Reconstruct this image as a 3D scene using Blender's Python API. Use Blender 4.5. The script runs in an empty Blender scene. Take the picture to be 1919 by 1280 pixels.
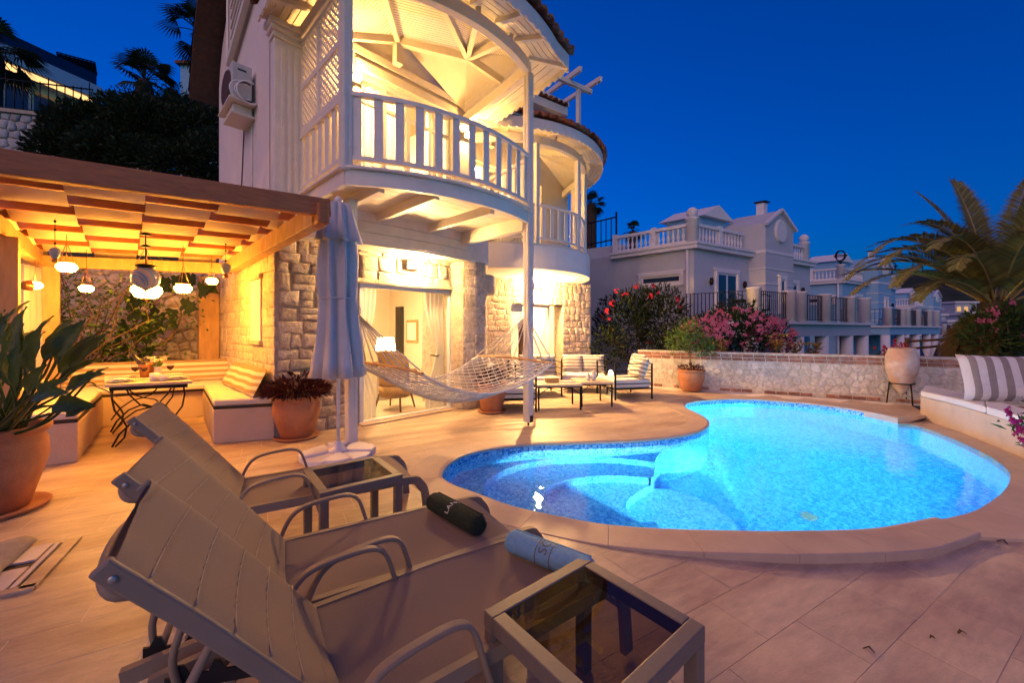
import bpy, bmesh, math, random
from mathutils import Vector, Matrix, noise
from mathutils.geometry import delaunay_2d_cdt
rad = math.radians
sc = bpy.context.scene
COL = sc.collection
RNG = random.Random(7)

# ------------------------------------------------------------------ camera, sky, light
CAM_H = 1.40
cam_d = bpy.data.cameras.new('camera'); cam = bpy.data.objects.new('camera', cam_d); COL.objects.link(cam)
cam.location = (0, 0, CAM_H); cam.rotation_euler = (rad(90), 0, 0)
cam_d.sensor_width = 36; cam_d.lens = 36 * 742 / 1919
cam_d.shift_y = -22 / 1919
cam_d.clip_start = 0.05; cam_d.clip_end = 4000
sc.camera = cam
world = bpy.data.worlds.new('World'); sc.world = world; world.use_nodes = True
wn = world.node_tree.nodes; wl = world.node_tree.links
sky = wn.new('ShaderNodeTexSky'); sky.sky_type = 'NISHITA'; sky.sun_disc = False
sky.sun_elevation = rad(2.0); sky.sun_rotation = rad(160); sky.altitude = 50
sky.air_density = 1.0; sky.dust_density = 1.0; sky.ozone_density = 1.0
tint = wn.new('ShaderNodeMixRGB'); tint.blend_type = 'MULTIPLY'; tint.inputs[0].default_value = 1
tint.inputs[2].default_value = (0.0, 0.50, 2.85, 1)
wl.new(sky.outputs[0], tint.inputs[1])
bg = wn['Background']; wl.new(tint.outputs[0], bg.inputs['Color']); bg.inputs['Strength'].default_value = 0.15
sd = bpy.data.lights.new('afterglow_sun', 'SUN'); sd.energy = 1.2; sd.angle = rad(60); sd.color = (1.0, 0.54, 0.38)
so = bpy.data.objects.new('afterglow_sun', sd); COL.objects.link(so)
so.rotation_euler = (rad(58), 0, rad(-26))
sc.view_settings.view_transform = 'Standard'; sc.view_settings.look = 'None'
sc.view_settings.exposure = 0.0; sc.view_settings.gamma = 1.0; sc.view_settings.use_curve_mapping = False
sc.cycles.use_denoising = True
sc.cycles.max_bounces = 8; sc.cycles.diffuse_bounces = 4; sc.cycles.glossy_bounces = 3
sc.cycles.transmission_bounces = 8; sc.cycles.transparent_max_bounces = 8
sc.cycles.sample_clamp_indirect = 6.0; sc.cycles.blur_glossy = 0.5
sc.cycles.use_light_tree = True

# ------------------------------------------------------------------ photo -> world
F = 742.0; U0 = 959.5; V0 = 618.0
def G(u, v, z=0.0):
    "world point at height z seen at photo pixel (u,v)"
    y = F * (CAM_H - z) / (v - V0)
    return Vector(((u - U0) / F * y, y, z))
def AT(u, v, y):
    return Vector(((u - U0) / F * y, y, CAM_H + (V0 - v) / F * y))
ZW = -0.095                                  # water level
def R(u, v, z):
    "point at height z under the water seen at photo pixel (u,v)"
    p = G(u, v, ZW); d = (p - Vector((0, 0, CAM_H))).normalized()
    h = Vector((d.x, d.y, 0)); si = h.length / 1.33; h.normalize()
    t = (ZW - z) * si / math.sqrt(1 - si * si)
    return Vector((p.x + h.x * t, p.y + h.y * t, z))
D0 = Vector((-2.25, 5.87, 0)); AX = Vector((0.694, 0.720, 0)); BX = Vector((-0.720, 0.694, 0))
def H(a, b, z=0.0):
    "house frame: a along the facade, b into the house"
    p = D0 + AX * a + BX * b
    return Vector((p.x, p.y, z))
Z = Vector((0, 0, 1))

# ------------------------------------------------------------------ materials
MATS = {}
def nd(nt, t, **k):
    n = nt.nodes.new(t)
    for a, b in k.items(): setattr(n, a, b)
    return n
def pbr(name, col, rough=0.6, metal=0.0, var=0.18, scale=5.0, bump=0.0, bscale=60.0, objvar=0.0, stretch=None,
        spec=0.5, col2=None, c2scale=2.0, c2amt=0.5, trans=0.0, emit=None, estr=0.0, coat=0.0, sub=0.0, bdist=0.012):
    m = bpy.data.materials.new(name); m.use_nodes = True
    nt = m.node_tree; P = nt.nodes['Principled BSDF']
    P.inputs['Roughness'].default_value = rough; P.inputs['Metallic'].default_value = metal
    P.inputs['Specular IOR Level'].default_value = spec
    P.inputs['Transmission Weight'].default_value = trans
    P.inputs['Coat Weight'].default_value = coat
    geo = nd(nt, 'ShaderNodeNewGeometry')
    vec = geo.outputs['Position']
    if stretch:
        mp = nd(nt, 'ShaderNodeMapping', vector_type='TEXTURE'); mp.inputs['Scale'].default_value = stretch[0]
        mp.inputs['Rotation'].default_value = stretch[1] if len(stretch) > 1 else (0, 0, 0)
        nt.links.new(vec, mp.inputs[0]); vec = mp.outputs[0]
    n1 = nd(nt, 'ShaderNodeTexNoise'); n1.inputs['Scale'].default_value = scale; n1.inputs['Detail'].default_value = 6
    n1.inputs['Roughness'].default_value = 0.62
    nt.links.new(vec, n1.inputs['Vector'])
    ramp = nd(nt, 'ShaderNodeMapRange'); ramp.inputs[1].default_value = 0.3; ramp.inputs[2].default_value = 0.7
    ramp.inputs[3].default_value = 1 - var; ramp.inputs[4].default_value = 1 + var
    nt.links.new(n1.outputs[0], ramp.inputs[0])
    base = nd(nt, 'ShaderNodeRGB'); base.outputs[0].default_value = (*col, 1); cur = base.outputs[0]
    if col2:
        n2 = nd(nt, 'ShaderNodeTexNoise'); n2.inputs['Scale'].default_value = c2scale; n2.inputs['Detail'].default_value = 5
        nt.links.new(vec, n2.inputs['Vector'])
        r2 = nd(nt, 'ShaderNodeMapRange'); r2.inputs[1].default_value = 0.42; r2.inputs[2].default_value = 0.66
        r2.inputs[4].default_value = c2amt; nt.links.new(n2.outputs[0], r2.inputs[0])
        mx = nd(nt, 'ShaderNodeMixRGB'); mx.inputs[2].default_value = (*col2, 1)
        nt.links.new(r2.outputs[0], mx.inputs[0]); nt.links.new(cur, mx.inputs[1]); cur = mx.outputs[0]
    if objvar:
        oi = nd(nt, 'ShaderNodeObjectInfo'); ov = nd(nt, 'ShaderNodeMapRange')
        ov.inputs[3].default_value = 1 - objvar; ov.inputs[4].default_value = 1 + objvar
        nt.links.new(oi.outputs['Random'], ov.inputs[0])
        mm = nd(nt, 'ShaderNodeMath', operation='MULTIPLY'); nt.links.new(ov.outputs[0], mm.inputs[0]); nt.links.new(ramp.outputs[0], mm.inputs[1])
        fac = mm.outputs[0]
    else: fac = ramp.outputs[0]
    vm = nd(nt, 'ShaderNodeVectorMath', operation='SCALE'); nt.links.new(cur, vm.inputs[0]); nt.links.new(fac, vm.inputs['Scale'])
    nt.links.new(vm.outputs[0], P.inputs['Base Color'])
    if bump:
        nb = nd(nt, 'ShaderNodeTexNoise'); nb.inputs['Scale'].default_value = bscale; nb.inputs['Detail'].default_value = 5
        nt.links.new(vec, nb.inputs['Vector'])
        bp = nd(nt, 'ShaderNodeBump'); bp.inputs['Strength'].default_value = min(1, bump); bp.inputs['Distance'].default_value = bdist
        nt.links.new(nb.outputs[0], bp.inputs['Height']); nt.links.new(bp.outputs[0], P.inputs['Normal'])
    if emit:
        P.inputs['Emission Color'].default_value = (*emit, 1); P.inputs['Emission Strength'].default_value = estr
    MATS[name] = m
    return m
def glass(name, col=(1, 1, 1), rough=0.0, ior=1.45, thin=True, mixt=0.85):
    m = bpy.data.materials.new(name); m.use_nodes = True; nt = m.node_tree; nt.nodes.clear()
    out = nd(nt, 'ShaderNodeOutputMaterial')
    t = nd(nt, 'ShaderNodeBsdfTransparent'); t.inputs[0].default_value = (*col, 1)
    g = nd(nt, 'ShaderNodeBsdfGlossy'); g.inputs['Roughness'].default_value = rough
    fr = nd(nt, 'ShaderNodeFresnel'); fr.inputs[0].default_value = ior
    mx = nd(nt, 'ShaderNodeMixShader')
    gb = nd(nt, 'ShaderNodeNewGeometry'); sb = nd(nt, 'ShaderNodeMath', operation='SUBTRACT'); sb.inputs[0].default_value = 1.0; nt.links.new(gb.outputs['Backfacing'], sb.inputs[1])
    ml = nd(nt, 'ShaderNodeMath', operation='MULTIPLY'); nt.links.new(fr.outputs[0], ml.inputs[0]); nt.links.new(sb.outputs[0], ml.inputs[1])
    nt.links.new(ml.outputs[0], mx.inputs[0]); nt.links.new(t.outputs[0], mx.inputs[1]); nt.links.new(g.outputs[0], mx.inputs[2])
    nt.links.new(mx.outputs[0], out.inputs[0]); MATS[name] = m
    return m
def emis(name, col, s):
    m = bpy.data.materials.new(name); m.use_nodes = True; nt = m.node_tree; nt.nodes.clear()
    out = nd(nt, 'ShaderNodeOutputMaterial'); e = nd(nt, 'ShaderNodeEmission')
    e.inputs[0].default_value = (*col, 1); e.inputs[1].default_value = s
    nt.links.new(e.outputs[0], out.inputs[0]); MATS[name] = m
    return m
def leafmat(name, col, var=0.35, rough=0.45, tl=0.35):
    m = bpy.data.materials.new(name); m.use_nodes = True; nt = m.node_tree; P = nt.nodes['Principled BSDF']
    out = nt.nodes['Material Output']
    geo = nd(nt, 'ShaderNodeNewGeometry')
    rp = nd(nt, 'ShaderNodeMapRange'); rp.inputs[3].default_value = 1 - var; rp.inputs[4].default_value = 1 + var
    nt.links.new(geo.outputs['Random Per Island'], rp.inputs[0])
    vm = nd(nt, 'ShaderNodeVectorMath', operation='SCALE'); vm.inputs[0].default_value = col; nt.links.new(rp.outputs[0], vm.inputs['Scale'])
    nt.links.new(vm.outputs[0], P.inputs['Base Color']); P.inputs['Roughness'].default_value = rough; P.inputs['Specular IOR Level'].default_value = 0.18
    tr = nd(nt, 'ShaderNodeBsdfTranslucent'); nt.links.new(vm.outputs[0], tr.inputs[0])
    mx = nd(nt, 'ShaderNodeMixShader'); mx.inputs[0].default_value = tl
    nt.links.new(P.outputs[0], mx.inputs[1]); nt.links.new(tr.outputs[0], mx.inputs[2]); nt.links.new(mx.outputs[0], out.inputs[0])
    MATS[name] = m
    return m
def stripes(name, c1, c2, freq, axis=0, duty=0.5, rough=0.85):
    m = pbr(name, c1, rough, bump=0.25, bscale=500)
    nt = m.node_tree; P = nt.nodes['Principled BSDF']
    uv = nd(nt, 'ShaderNodeUVMap'); sx = nd(nt, 'ShaderNodeSeparateXYZ'); nt.links.new(uv.outputs[0], sx.inputs[0])
    mu = nd(nt, 'ShaderNodeMath', operation='MULTIPLY'); mu.inputs[1].default_value = freq; nt.links.new(sx.outputs[axis], mu.inputs[0])
    fr = nd(nt, 'ShaderNodeMath', operation='FRACT'); nt.links.new(mu.outputs[0], fr.inputs[0])
    gt = nd(nt, 'ShaderNodeMath', operation='GREATER_THAN'); gt.inputs[1].default_value = duty; nt.links.new(fr.outputs[0], gt.inputs[0])
    nz = nd(nt, 'ShaderNodeTexNoise'); nz.inputs['Scale'].default_value = 14
    mx = nd(nt, 'ShaderNodeMixRGB'); mx.inputs[1].default_value = (*c1, 1); mx.inputs[2].default_value = (*c2, 1)
    nt.links.new(gt.outputs[0], mx.inputs[0])
    m2 = nd(nt, 'ShaderNodeMixRGB', blend_type='MULTIPLY'); m2.inputs[0].default_value = 0.25
    nt.links.new(mx.outputs[0], m2.inputs[1]); nt.links.new(nz.outputs[0], m2.inputs[2])
    nt.links.new(m2.outputs[0], P.inputs['Base Color'])
    return m
def mosaic(name, dark, mid, light, cell=0.025):
    m = bpy.data.materials.new(name); m.use_nodes = True; nt = m.node_tree; P = nt.nodes['Principled BSDF']
    uv = nd(nt, 'ShaderNodeUVMap'); sc_ = nd(nt, 'ShaderNodeVectorMath', operation='SCALE'); sc_.inputs['Scale'].default_value = 1 / cell
    nt.links.new(uv.outputs[0], sc_.inputs[0])
    fl = nd(nt, 'ShaderNodeVectorMath', operation='FLOOR'); nt.links.new(sc_.outputs[0], fl.inputs[0])
    wn_ = nd(nt, 'ShaderNodeTexWhiteNoise', noise_dimensions='2D'); nt.links.new(fl.outputs[0], wn_.inputs['Vector'])
    cr = nd(nt, 'ShaderNodeValToRGB'); cr.color_ramp.interpolation = 'CONSTANT'
    e = cr.color_ramp.elements; e[0].position = 0; e[0].color = (*dark, 1); e[1].position = 0.28; e[1].color = (*mid, 1)
    x = e.new(0.62); x.color = (*light, 1); x = e.new(0.88); x.color = (0.16, 0.60, 0.88, 1)
    nt.links.new(wn_.outputs[0], cr.inputs[0])
    fr = nd(nt, 'ShaderNodeVectorMath', operation='FRACTION'); nt.links.new(sc_.outputs[0], fr.inputs[0])
    sx = nd(nt, 'ShaderNodeSeparateXYZ'); nt.links.new(fr.outputs[0], sx.inputs[0])
    mn = nd(nt, 'ShaderNodeMath', operation='MINIMUM'); nt.links.new(sx.outputs[0], mn.inputs[0]); nt.links.new(sx.outputs[1], mn.inputs[1])
    lt = nd(nt, 'ShaderNodeMath', operation='LESS_THAN'); lt.inputs[1].default_value = 0.1; nt.links.new(mn.outputs[0], lt.inputs[0])
    mx = nd(nt, 'ShaderNodeMixRGB'); mx.inputs[2].default_value = (0.16, 0.52, 0.72, 1)
    nt.links.new(lt.outputs[0], mx.inputs[0]); nt.links.new(cr.outputs[0], mx.inputs[1])
    nt.links.new(mx.outputs[0], P.inputs['Base Color']); P.inputs['Roughness'].default_value = 0.25
    MATS[name] = m
    return m

# ------------------------------------------------------------------ object plumbing
def wloc(o):
    v = Vector((0, 0, 0))
    while o is not None: v = v + Vector(o.location); o = o.parent
    return v
def tag(o, label=None, cat=None, group=None, kind=None):
    if label: o['label'] = label
    if cat: o['category'] = cat
    if group: o['group'] = group
    if kind: o['kind'] = kind
    return o
def thing(name, loc, label, cat, group=None, rz=0.0):
    o = bpy.data.objects.new(name, None); COL.objects.link(o); o.location = loc; o.rotation_euler = (0, 0, rz)
    o.empty_display_size = 0.1
    return tag(o, label, cat, group)
def copy_tree(o, parent=None):
    c = o.copy(); COL.objects.link(c)
    if parent is not None: c.parent = parent
    for ch in list(o.children): copy_tree(ch, c)
    return c
class MB:
    "collects geometry; build() links it as one mesh object"
    def __init__(s): s.v = []; s.f = []; s.m = []; s.uv = []; s.k = 0; s.sm = []
    def add(s, vs, fs, uvs=None, smooth=False):
        o = len(s.v); s.v += [tuple(x) for x in vs]
        for i, f in enumerate(fs):
            s.f.append(tuple(o + j for j in f)); s.m.append(s.k); s.sm.append(smooth)
            s.uv.append(uvs[i] if uvs else None)
        return s
    def mat(s, k): s.k = k; return s
    def obox(s, c, x, y, z):
        "box with centre c and half-extent vectors x,y,z"
        c = Vector(c); x = Vector(x); y = Vector(y); z = Vector(z)
        vs = [c + a * x + b * y + d * z for d in (-1, 1) for b in (-1, 1) for a in (-1, 1)]
        return s.add(vs, [(0, 2, 3, 1), (4, 5, 7, 6), (0, 1, 5, 4), (2, 6, 7, 3), (0, 4, 6, 2), (1, 3, 7, 5)])
    def sweepv(s, pts, w, h, side=Vector((0, 1, 0))):
        "path in a vertical plane swept with a flat section: w across (along side), h thick"
        vs = []; m = len(pts)
        for i, p in enumerate(pts):
            d = (pts[min(m - 1, i + 1)] - pts[max(0, i - 1)]).normalized(); n = d.cross(side).normalized()
            for a, b in ((-1, -1), (1, -1), (1, 1), (-1, 1)): vs.append(p + side * (a * w / 2) + n * (b * h / 2))
        fs = [(i * 4 + k, i * 4 + (k + 1) % 4, i * 4 + 4 + (k + 1) % 4, i * 4 + 4 + k) for i in range(m - 1) for k in range(4)] + [(3, 2, 1, 0), tuple(range(4 * m - 4, 4 * m))]
        return s.add(vs, fs)
    def box(s, x0, x1, y0, y1, z0, z1):
        return s.obox(((x0 + x1) / 2, (y0 + y1) / 2, (z0 + z1) / 2), ((x1 - x0) / 2, 0, 0), (0, (y1 - y0) / 2, 0), (0, 0, (z1 - z0) / 2))
    def hbox(s, a0, a1, b0, b1, z0, z1):
        return s.obox(H((a0 + a1) / 2, (b0 + b1) / 2, (z0 + z1) / 2), AX * ((a1 - a0) / 2), BX * ((b1 - b0) / 2), Z * ((z1 - z0) / 2))
    def bar(s, p, q, w, h, up=Z):
        "rectangular bar from p to q, width w (sideways), height h (along up)"
        p = Vector(p); q = Vector(q); d = (q - p)
        side = d.cross(Vector(up))
        if side.length < 1e-6: side = d.cross(Vector((1, 0, 0)))
        side.normalize(); u = side.cross(d).normalized()
        return s.obox((p + q) / 2, d / 2, side * (w / 2), u * (h / 2))
    def prism(s, poly, z0, z1, caps=True):
        n = len(poly); vs = [(p[0], p[1], z0) for p in poly] + [(p[0], p[1], z1) for p in poly]
        fs = [(i, (i + 1) % n, n + (i + 1) % n, n + i) for i in range(n)]
        if caps: fs += [tuple(reversed(range(n))), tuple(range(n, 2 * n))]
        return s.add(vs, fs)
    def tube(s, pts, r, n=8, caps=True, smooth=True, closed=False):
        pts = [Vector(p) for p in pts]; m = len(pts); rs = r if isinstance(r, (list, tuple)) else [r] * m
        vs = []; ref = None
        for i, p in enumerate(pts):
            a = pts[(i - 1) % m] if (closed or i > 0) else p; b = pts[(i + 1) % m] if (closed or i < m - 1) else p
            t = (b - a)
            if t.length < 1e-9: t = Vector((0, 0, 1))
            t.normalize()
            if ref is None:
                ref = t.cross(Z)
                if ref.length < 1e-3: ref = t.cross(Vector((1, 0, 0)))
            ref = ref - t * ref.dot(t)
            if ref.length < 1e-6: ref = t.orthogonal()
            ref.normalize(); bi = t.cross(ref)
            for k in range(n):
                an = 2 * math.pi * k / n
                vs.append(p + (ref * math.cos(an) + bi * math.sin(an)) * rs[i])
        fs = []
        for i in range(m if closed else m - 1):
            j = (i + 1) % m
            for k in range(n): fs.append((i * n + k, i * n + (k + 1) % n, j * n + (k + 1) % n, j * n + k))
        s.add(vs, fs, smooth=smooth)
        if caps and not closed:
            o = len(s.v) - m * n
            s.f += [tuple(o + k for k in reversed(range(n))), tuple(o + (m - 1) * n + k for k in range(n))]
            s.m += [s.k] * 2; s.uv += [None] * 2; s.sm += [False] * 2
        return s
    def lathe(s, prof, c=(0, 0, 0), n=24, smooth=True, rf=None, capb=True, capt=True):
        "prof: list of (r,z); rf(theta,z) multiplies the radius"
        c = Vector(c); vs = []; m = len(prof)
        for r, z in prof:
            for k in range(n):
                th = 2 * math.pi * k / n; rr = r * (rf(th, z) if rf else 1)
                vs.append(c + Vector((rr * math.cos(th), rr * math.sin(th), z)))
        fs = []; us = []
        for i in range(m - 1):
            for k in range(n):
                fs.append((i * n + k, i * n + (k + 1) % n, (i + 1) * n + (k + 1) % n, (i + 1) * n + k))
                us.append([(k / n, i / m), ((k + 1) / n, i / m), ((k + 1) / n, (i + 1) / m), (k / n, (i + 1) / m)])
        if capb and prof[0][0] > 1e-5: fs.append(tuple(reversed(range(n)))); us.append(None)
        if capt and prof[-1][0] > 1e-5: fs.append(tuple((m - 1) * n + k for k in range(n))); us.append(None)
        return s.add(vs, fs, us, smooth)
    def sweep(s, pts, w, z0, z1, closed=False):
        "horizontal path swept with a rectangular section of width w between z0 and z1 (relative to each point's z)"
        pts = [Vector(p) for p in pts]; m = len(pts); vs = []
        for i, p in enumerate(pts):
            a = pts[(i - 1) % m] if (closed or i > 0) else p; b = pts[(i + 1) % m] if (closed or i < m - 1) else p
            t = b - a; t.z = 0; t.normalize(); nn = Vector((-t.y, t.x, 0)) * (w / 2)
            vs += [p - nn + Z * z0, p + nn + Z * z0, p + nn + Z * z1, p - nn + Z * z1]
        fs = []
        for i in range(m if closed else m - 1):
            j = (i + 1) % m
            for k in range(4): fs.append((i * 4 + k, i * 4 + (k + 1) % 4, j * 4 + (k + 1) % 4, j * 4 + k))
        if not closed: fs += [(3, 2, 1, 0), tuple((m - 1) * 4 + k for k in range(4))]
        return s.add(vs, fs)
    def grid(s, f, nu, nv, smooth=True, uvf=None):
        vs = [f(i / nu, j / nv) for j in range(nv + 1) for i in range(nu + 1)]
        fs = []; us = []
        for j in range(nv):
            for i in range(nu):
                q = j * (nu + 1) + i; fs.append((q, q + 1, q + nu + 2, q + nu + 1))
                us.append([(i / nu, j / nv), ((i + 1) / nu, j / nv), ((i + 1) / nu, (j + 1) / nv), (i / nu, (j + 1) / nv)])
        return s.add(vs, fs, us, smooth)
    def build(s, name, mats, parent=None, local=False, bevel=0.0, seg=2, fix=True, kind=None, label=None, cat=None, group=None, solid=0.0, subd=0):
        if not isinstance(mats, (list, tuple)): mats = [mats]
        if local: off = Vector((0, 0, 0))
        elif parent is not None: off = wloc(parent)
        elif kind == 'structure' or not s.v: off = Vector((0, 0, 0))
        else:
            xs = [v[0] for v in s.v]; ys = [v[1] for v in s.v]; zs = [v[2] for v in s.v]
            off = Vector(((min(xs) + max(xs)) / 2, (min(ys) + max(ys)) / 2, min(zs)))
        me = bpy.data.meshes.new(name)
        me.from_pydata([(v[0] - off.x, v[1] - off.y, v[2] - off.z) for v in s.v], [], s.f)
        for m in mats: me.materials.append(MATS[m] if isinstance(m, str) else m)
        if len(mats) > 1: me.polygons.foreach_set('material_index', s.m)
        me.polygons.foreach_set('use_smooth', s.sm)
        if any(u is not None for u in s.uv):
            uvl = me.uv_layers.new(name='UVMap'); fl = []
            for f, u in zip(s.f, s.uv): fl += [c for k in range(len(f)) for c in (u[k] if u else (0.0, 0.0))]
            uvl.data.foreach_set('uv', fl)
        me.update()
        if fix:
            bm = bmesh.new(); bm.from_mesh(me); bmesh.ops.recalc_face_normals(bm, faces=bm.faces); bm.to_mesh(me); bm.free()
        o = bpy.data.objects.new(name, me); COL.objects.link(o)
        if parent is not None: o.parent = parent
        else: o.location = off
        if bevel:
            b = o.modifiers.new('bevel', 'BEVEL'); b.width = bevel; b.segments = seg; b.limit_method = 'ANGLE'; b.angle_limit = rad(40)
        if solid:
            b = o.modifiers.new('solid', 'SOLIDIFY'); b.thickness = solid; b.offset = 0
        if subd:
            b = o.modifiers.new('subd', 'SUBSURF'); b.levels = subd; b.render_levels = subd
        return tag(o, label, cat, group, kind)
def piece(name, me, parent, loc=(0, 0, 0), rot=(0, 0, 0)):
    o = bpy.data.objects.new(name, me); COL.objects.link(o); o.parent = parent; o.location = loc; o.rotation_euler = rot
    return o
def catmull(P, n, closed=False):
    out = []; m = len(P)
    for i in range(m if closed else m - 1):
        p0 = P[(i - 1) % m] if closed or i > 0 else P[i]; p1 = P[i]; p2 = P[(i + 1) % m]
        p3 = P[(i + 2) % m] if closed or i + 2 < m else p2
        for k in range(n):
            t = k / n
            out.append(0.5 * ((2 * p1) + (p2 - p0) * t + (2 * p0 - 5 * p1 + 4 * p2 - p3) * t * t + (3 * p1 - p0 - 3 * p2 + p3) * t ** 3))
    if not closed: out.append(P[-1])
    return out
def inside(p, poly):
    x, y = p[0], p[1]; r = False; n = len(poly); j = n - 1
    for i in range(n):
        xi, yi = poly[i][0], poly[i][1]; xj, yj = poly[j][0], poly[j][1]
        if (yi > y) != (yj > y) and x < (xj - xi) * (y - yi) / (yj - yi) + xi: r = not r
        j = i
    return r
def smooth(a, b, x):
    t = max(0, min(1, (x - a) / (b - a))); return t * t * (3 - 2 * t)
def regions(polys, extra=()):
    "constrained triangulation of several polygons -> (verts2d, [(tri, set(poly ids))])"
    vs = []; fs = []
    for p in polys:
        o = len(vs); vs += [Vector((q[0], q[1])) for q in p]; fs.append(list(range(o, o + len(p))))
    vs += [Vector(e) for e in extra]
    V, E, T, ov, oe, of = delaunay_2d_cdt(vs, [], fs, 0, 1e-5)
    res = []
    for t in T:
        c = (V[t[0]] + V[t[1]] + V[t[2]]) / 3
        res.append((tuple(t), {i for i, p in enumerate(polys) if inside(c, p)}))
    return V, res
# ------------------------------------------------------------------ masonry
def inset_poly(P, g):
    n = len(P); c = sum((Vector(p) for p in P), Vector((0, 0))) / n; out = []
    for p in P:
        d = Vector(p) - c; L = d.length
        out.append(c + d * max(0.25, (L - g * 1.3) / L) if L > 1e-6 else Vector(p))
    return out
def stone_geo(P, mapf, depth, rng, gap=0.008, rnd=0.022, rough=0.3):
    P = inset_poly([Vector(p) for p in P], gap); Q = []
    for i, p in enumerate(P):
        q = P[(i + 1) % len(P)]; Q.append(p)
        if (q - p).length > 0.07:
            m = (p + q) / 2; d = (q - p); nn = Vector((-d.y, d.x)).normalized()
            Q.append(m + nn * rng.uniform(-0.004, 0.009))
    n = len(Q); mb = MB(); dd = depth * rng.uniform(0.75, 1.25)
    I = inset_poly(Q, rnd); c = sum(Q, Vector((0, 0))) / n; I2 = [c + (p - c) * 0.5 for p in I]
    v = [mapf(p.x, p.y, -0.02) for p in Q] + [mapf(p.x, p.y, dd * 0.55) for p in Q]
    v += [mapf(p.x, p.y, dd * (1 + rng.uniform(-rough, rough))) for p in I]
    v += [mapf(p.x, p.y, dd * (1.04 + .6 * rng.uniform(-rough, rough))) for p in I2] + [mapf(c.x, c.y, dd * (1.04 + .6 * rng.uniform(-rough, rough)))]
    f = []
    for r in range(3):
        for i in range(n): f.append((r * n + i, r * n + (i + 1) % n, (r + 1) * n + (i + 1) % n, (r + 1) * n + i))
    for i in range(n): f.append((3 * n + i, 3 * n + (i + 1) % n, 4 * n))
    mb.add(v, f, smooth=True)
    return mb
def courses(L, Ht, rng, hr=(0.15, 0.24), wr=(0.18, 0.42), holes=(), jit=0.012):
    "irregular coursed stones on an L x Ht rectangle, holes = (u0,u1,v0,v1)"
    out = []; y = 0.0
    while y < Ht - 1e-3:
        h = rng.uniform(*hr)
        if Ht - y - h < hr[0] * 0.6: h = Ht - y
        spans = [(0.0, L)]
        for (a, b, c, d) in holes:
            if y + h * 0.5 > c and y + h * 0.5 < d:
                ns = []
                for (s, e) in spans:
                    if b <= s or a >= e: ns.append((s, e)); continue
                    if a > s: ns.append((s, a))
                    if b < e: ns.append((b, e))
                spans = ns
        for (s, e) in spans:
            x = s
            while x < e - 1e-3:
                w = rng.uniform(*wr)
                if e - x - w < wr[0] * 0.7: w = e - x
                j = lambda k=jit: rng.uniform(-k, k); jx = lambda k=jit * .8 if jit > .013 else 0: rng.uniform(-k, k)
                if rng.random() < 0.22 and h > 0.17:
                    k = h * rng.uniform(0.4, 0.6)
                    out.append([(x, y), (x + w, y), (x + w, y + k), (x, y + k)]); out.append([(x, y + k), (x + w, y + k), (x + w, y + h), (x, y + h)])
                else:
                    out.append([(x + jx(), y + j()), (x + w + jx(), y + j()), (x + w + jx(), y + h + j()), (x + jx(), y + h + j())])
                x += w
        y += h
    return out
def voronoi(L, Ht, n, rng, ax=1.0):
    pts = []
    g = math.sqrt(L * Ht / n)
    nx = max(1, round(L / g)); ny = max(1, round(Ht / g))
    for j in range(ny):
        for i in range(nx):
            pts.append(Vector(((i + 0.5 * (j % 2) + rng.uniform(0.1, 0.9)) * L / nx, (j + rng.uniform(0.15, 0.85)) * Ht / ny)))
    cells = []
    for p in pts:
        poly = [Vector((0, 0)), Vector((L, 0)), Vector((L, Ht)), Vector((0, Ht))]
        for q in pts:
            if q is p or (q - p).length > 3.2 * g: continue
            m = (p + q) / 2; d = q - p; new = []
            for i in range(len(poly)):
                a = poly[i]; b = poly[(i + 1) % len(poly)]; da = (a - m).dot(d); db = (b - m).dot(d)
                if da <= 0: new.append(a)
                if da * db < 0: new.append(a + (b - a) * (da / (da - db)))
            poly = new
            if len(poly) < 3: break
        clean = [poly[i] for i in range(len(poly)) if (poly[i] - poly[i - 1]).length > 0.012]
        if len(clean) >= 3: cells.append(clean)
    return cells
def lay(polys, mapf, parent, mat, rng, depth=0.03, name='stone', limit=300, **k):
    rest = MB()
    for i, P in enumerate(polys):
        g = stone_geo(P, mapf, depth, rng, **k)
        if i < limit: g.build(name, mat, parent, fix=False)
        else: rest.add(g.v, g.f)
    if rest.v: rest.build(name + 'work', mat, parent, fix=False, kind='stuff')
# ------------------------------------------------------------------ foliage
def leaf_quads(mb, c, d, L, W, rng, bend=0.2, nrm=None):
    "one pointed leaf from c along d: 2 quads folded on the rib"
    d = Vector(d).normalized(); s = d.cross(nrm if nrm is not None else Vector((rng.uniform(-1, 1), rng.uniform(-1, 1), rng.uniform(0.2, 1))))
    if s.length < 1e-4: s = d.orthogonal()
    s.normalize(); u = s.cross(d); c = Vector(c)
    a = c + d * L * 0.45 + u * bend * L * 0.15; t = c + d * L - u * bend * L * 0.25
    mb.add([c, a + s * W * 0.5 + u * W * 0.12, t, a - s * W * 0.5 + u * W * 0.12, a], [(0, 4, 1), (4, 2, 1), (0, 3, 4), (4, 3, 2)])
def leaf_cloud(mb, blobs, n, L, W, rng, droop=0.0, up=0.3):
    tot = sum(r[0] * r[1] * r[2] for _, r in blobs)
    for c, r in blobs:
        k = int(n * r[0] * r[1] * r[2] / tot); c = Vector(c)
        for _ in range(k):
            v = Vector((rng.gauss(0, 1), rng.gauss(0, 1), rng.gauss(0, 1))).normalized()
            q = rng.random() ** 0.4
            p = c + Vector((v.x * r[0], v.y * r[1], v.z * r[2])) * q
            d = v + Vector((rng.uniform(-.8, .8), rng.uniform(-.8, .8), rng.uniform(-.6, .6) + up - droop))
            leaf_quads(mb, p, d, L * rng.uniform(.6, 1.25), W * rng.uniform(.7, 1.2), rng)
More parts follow.
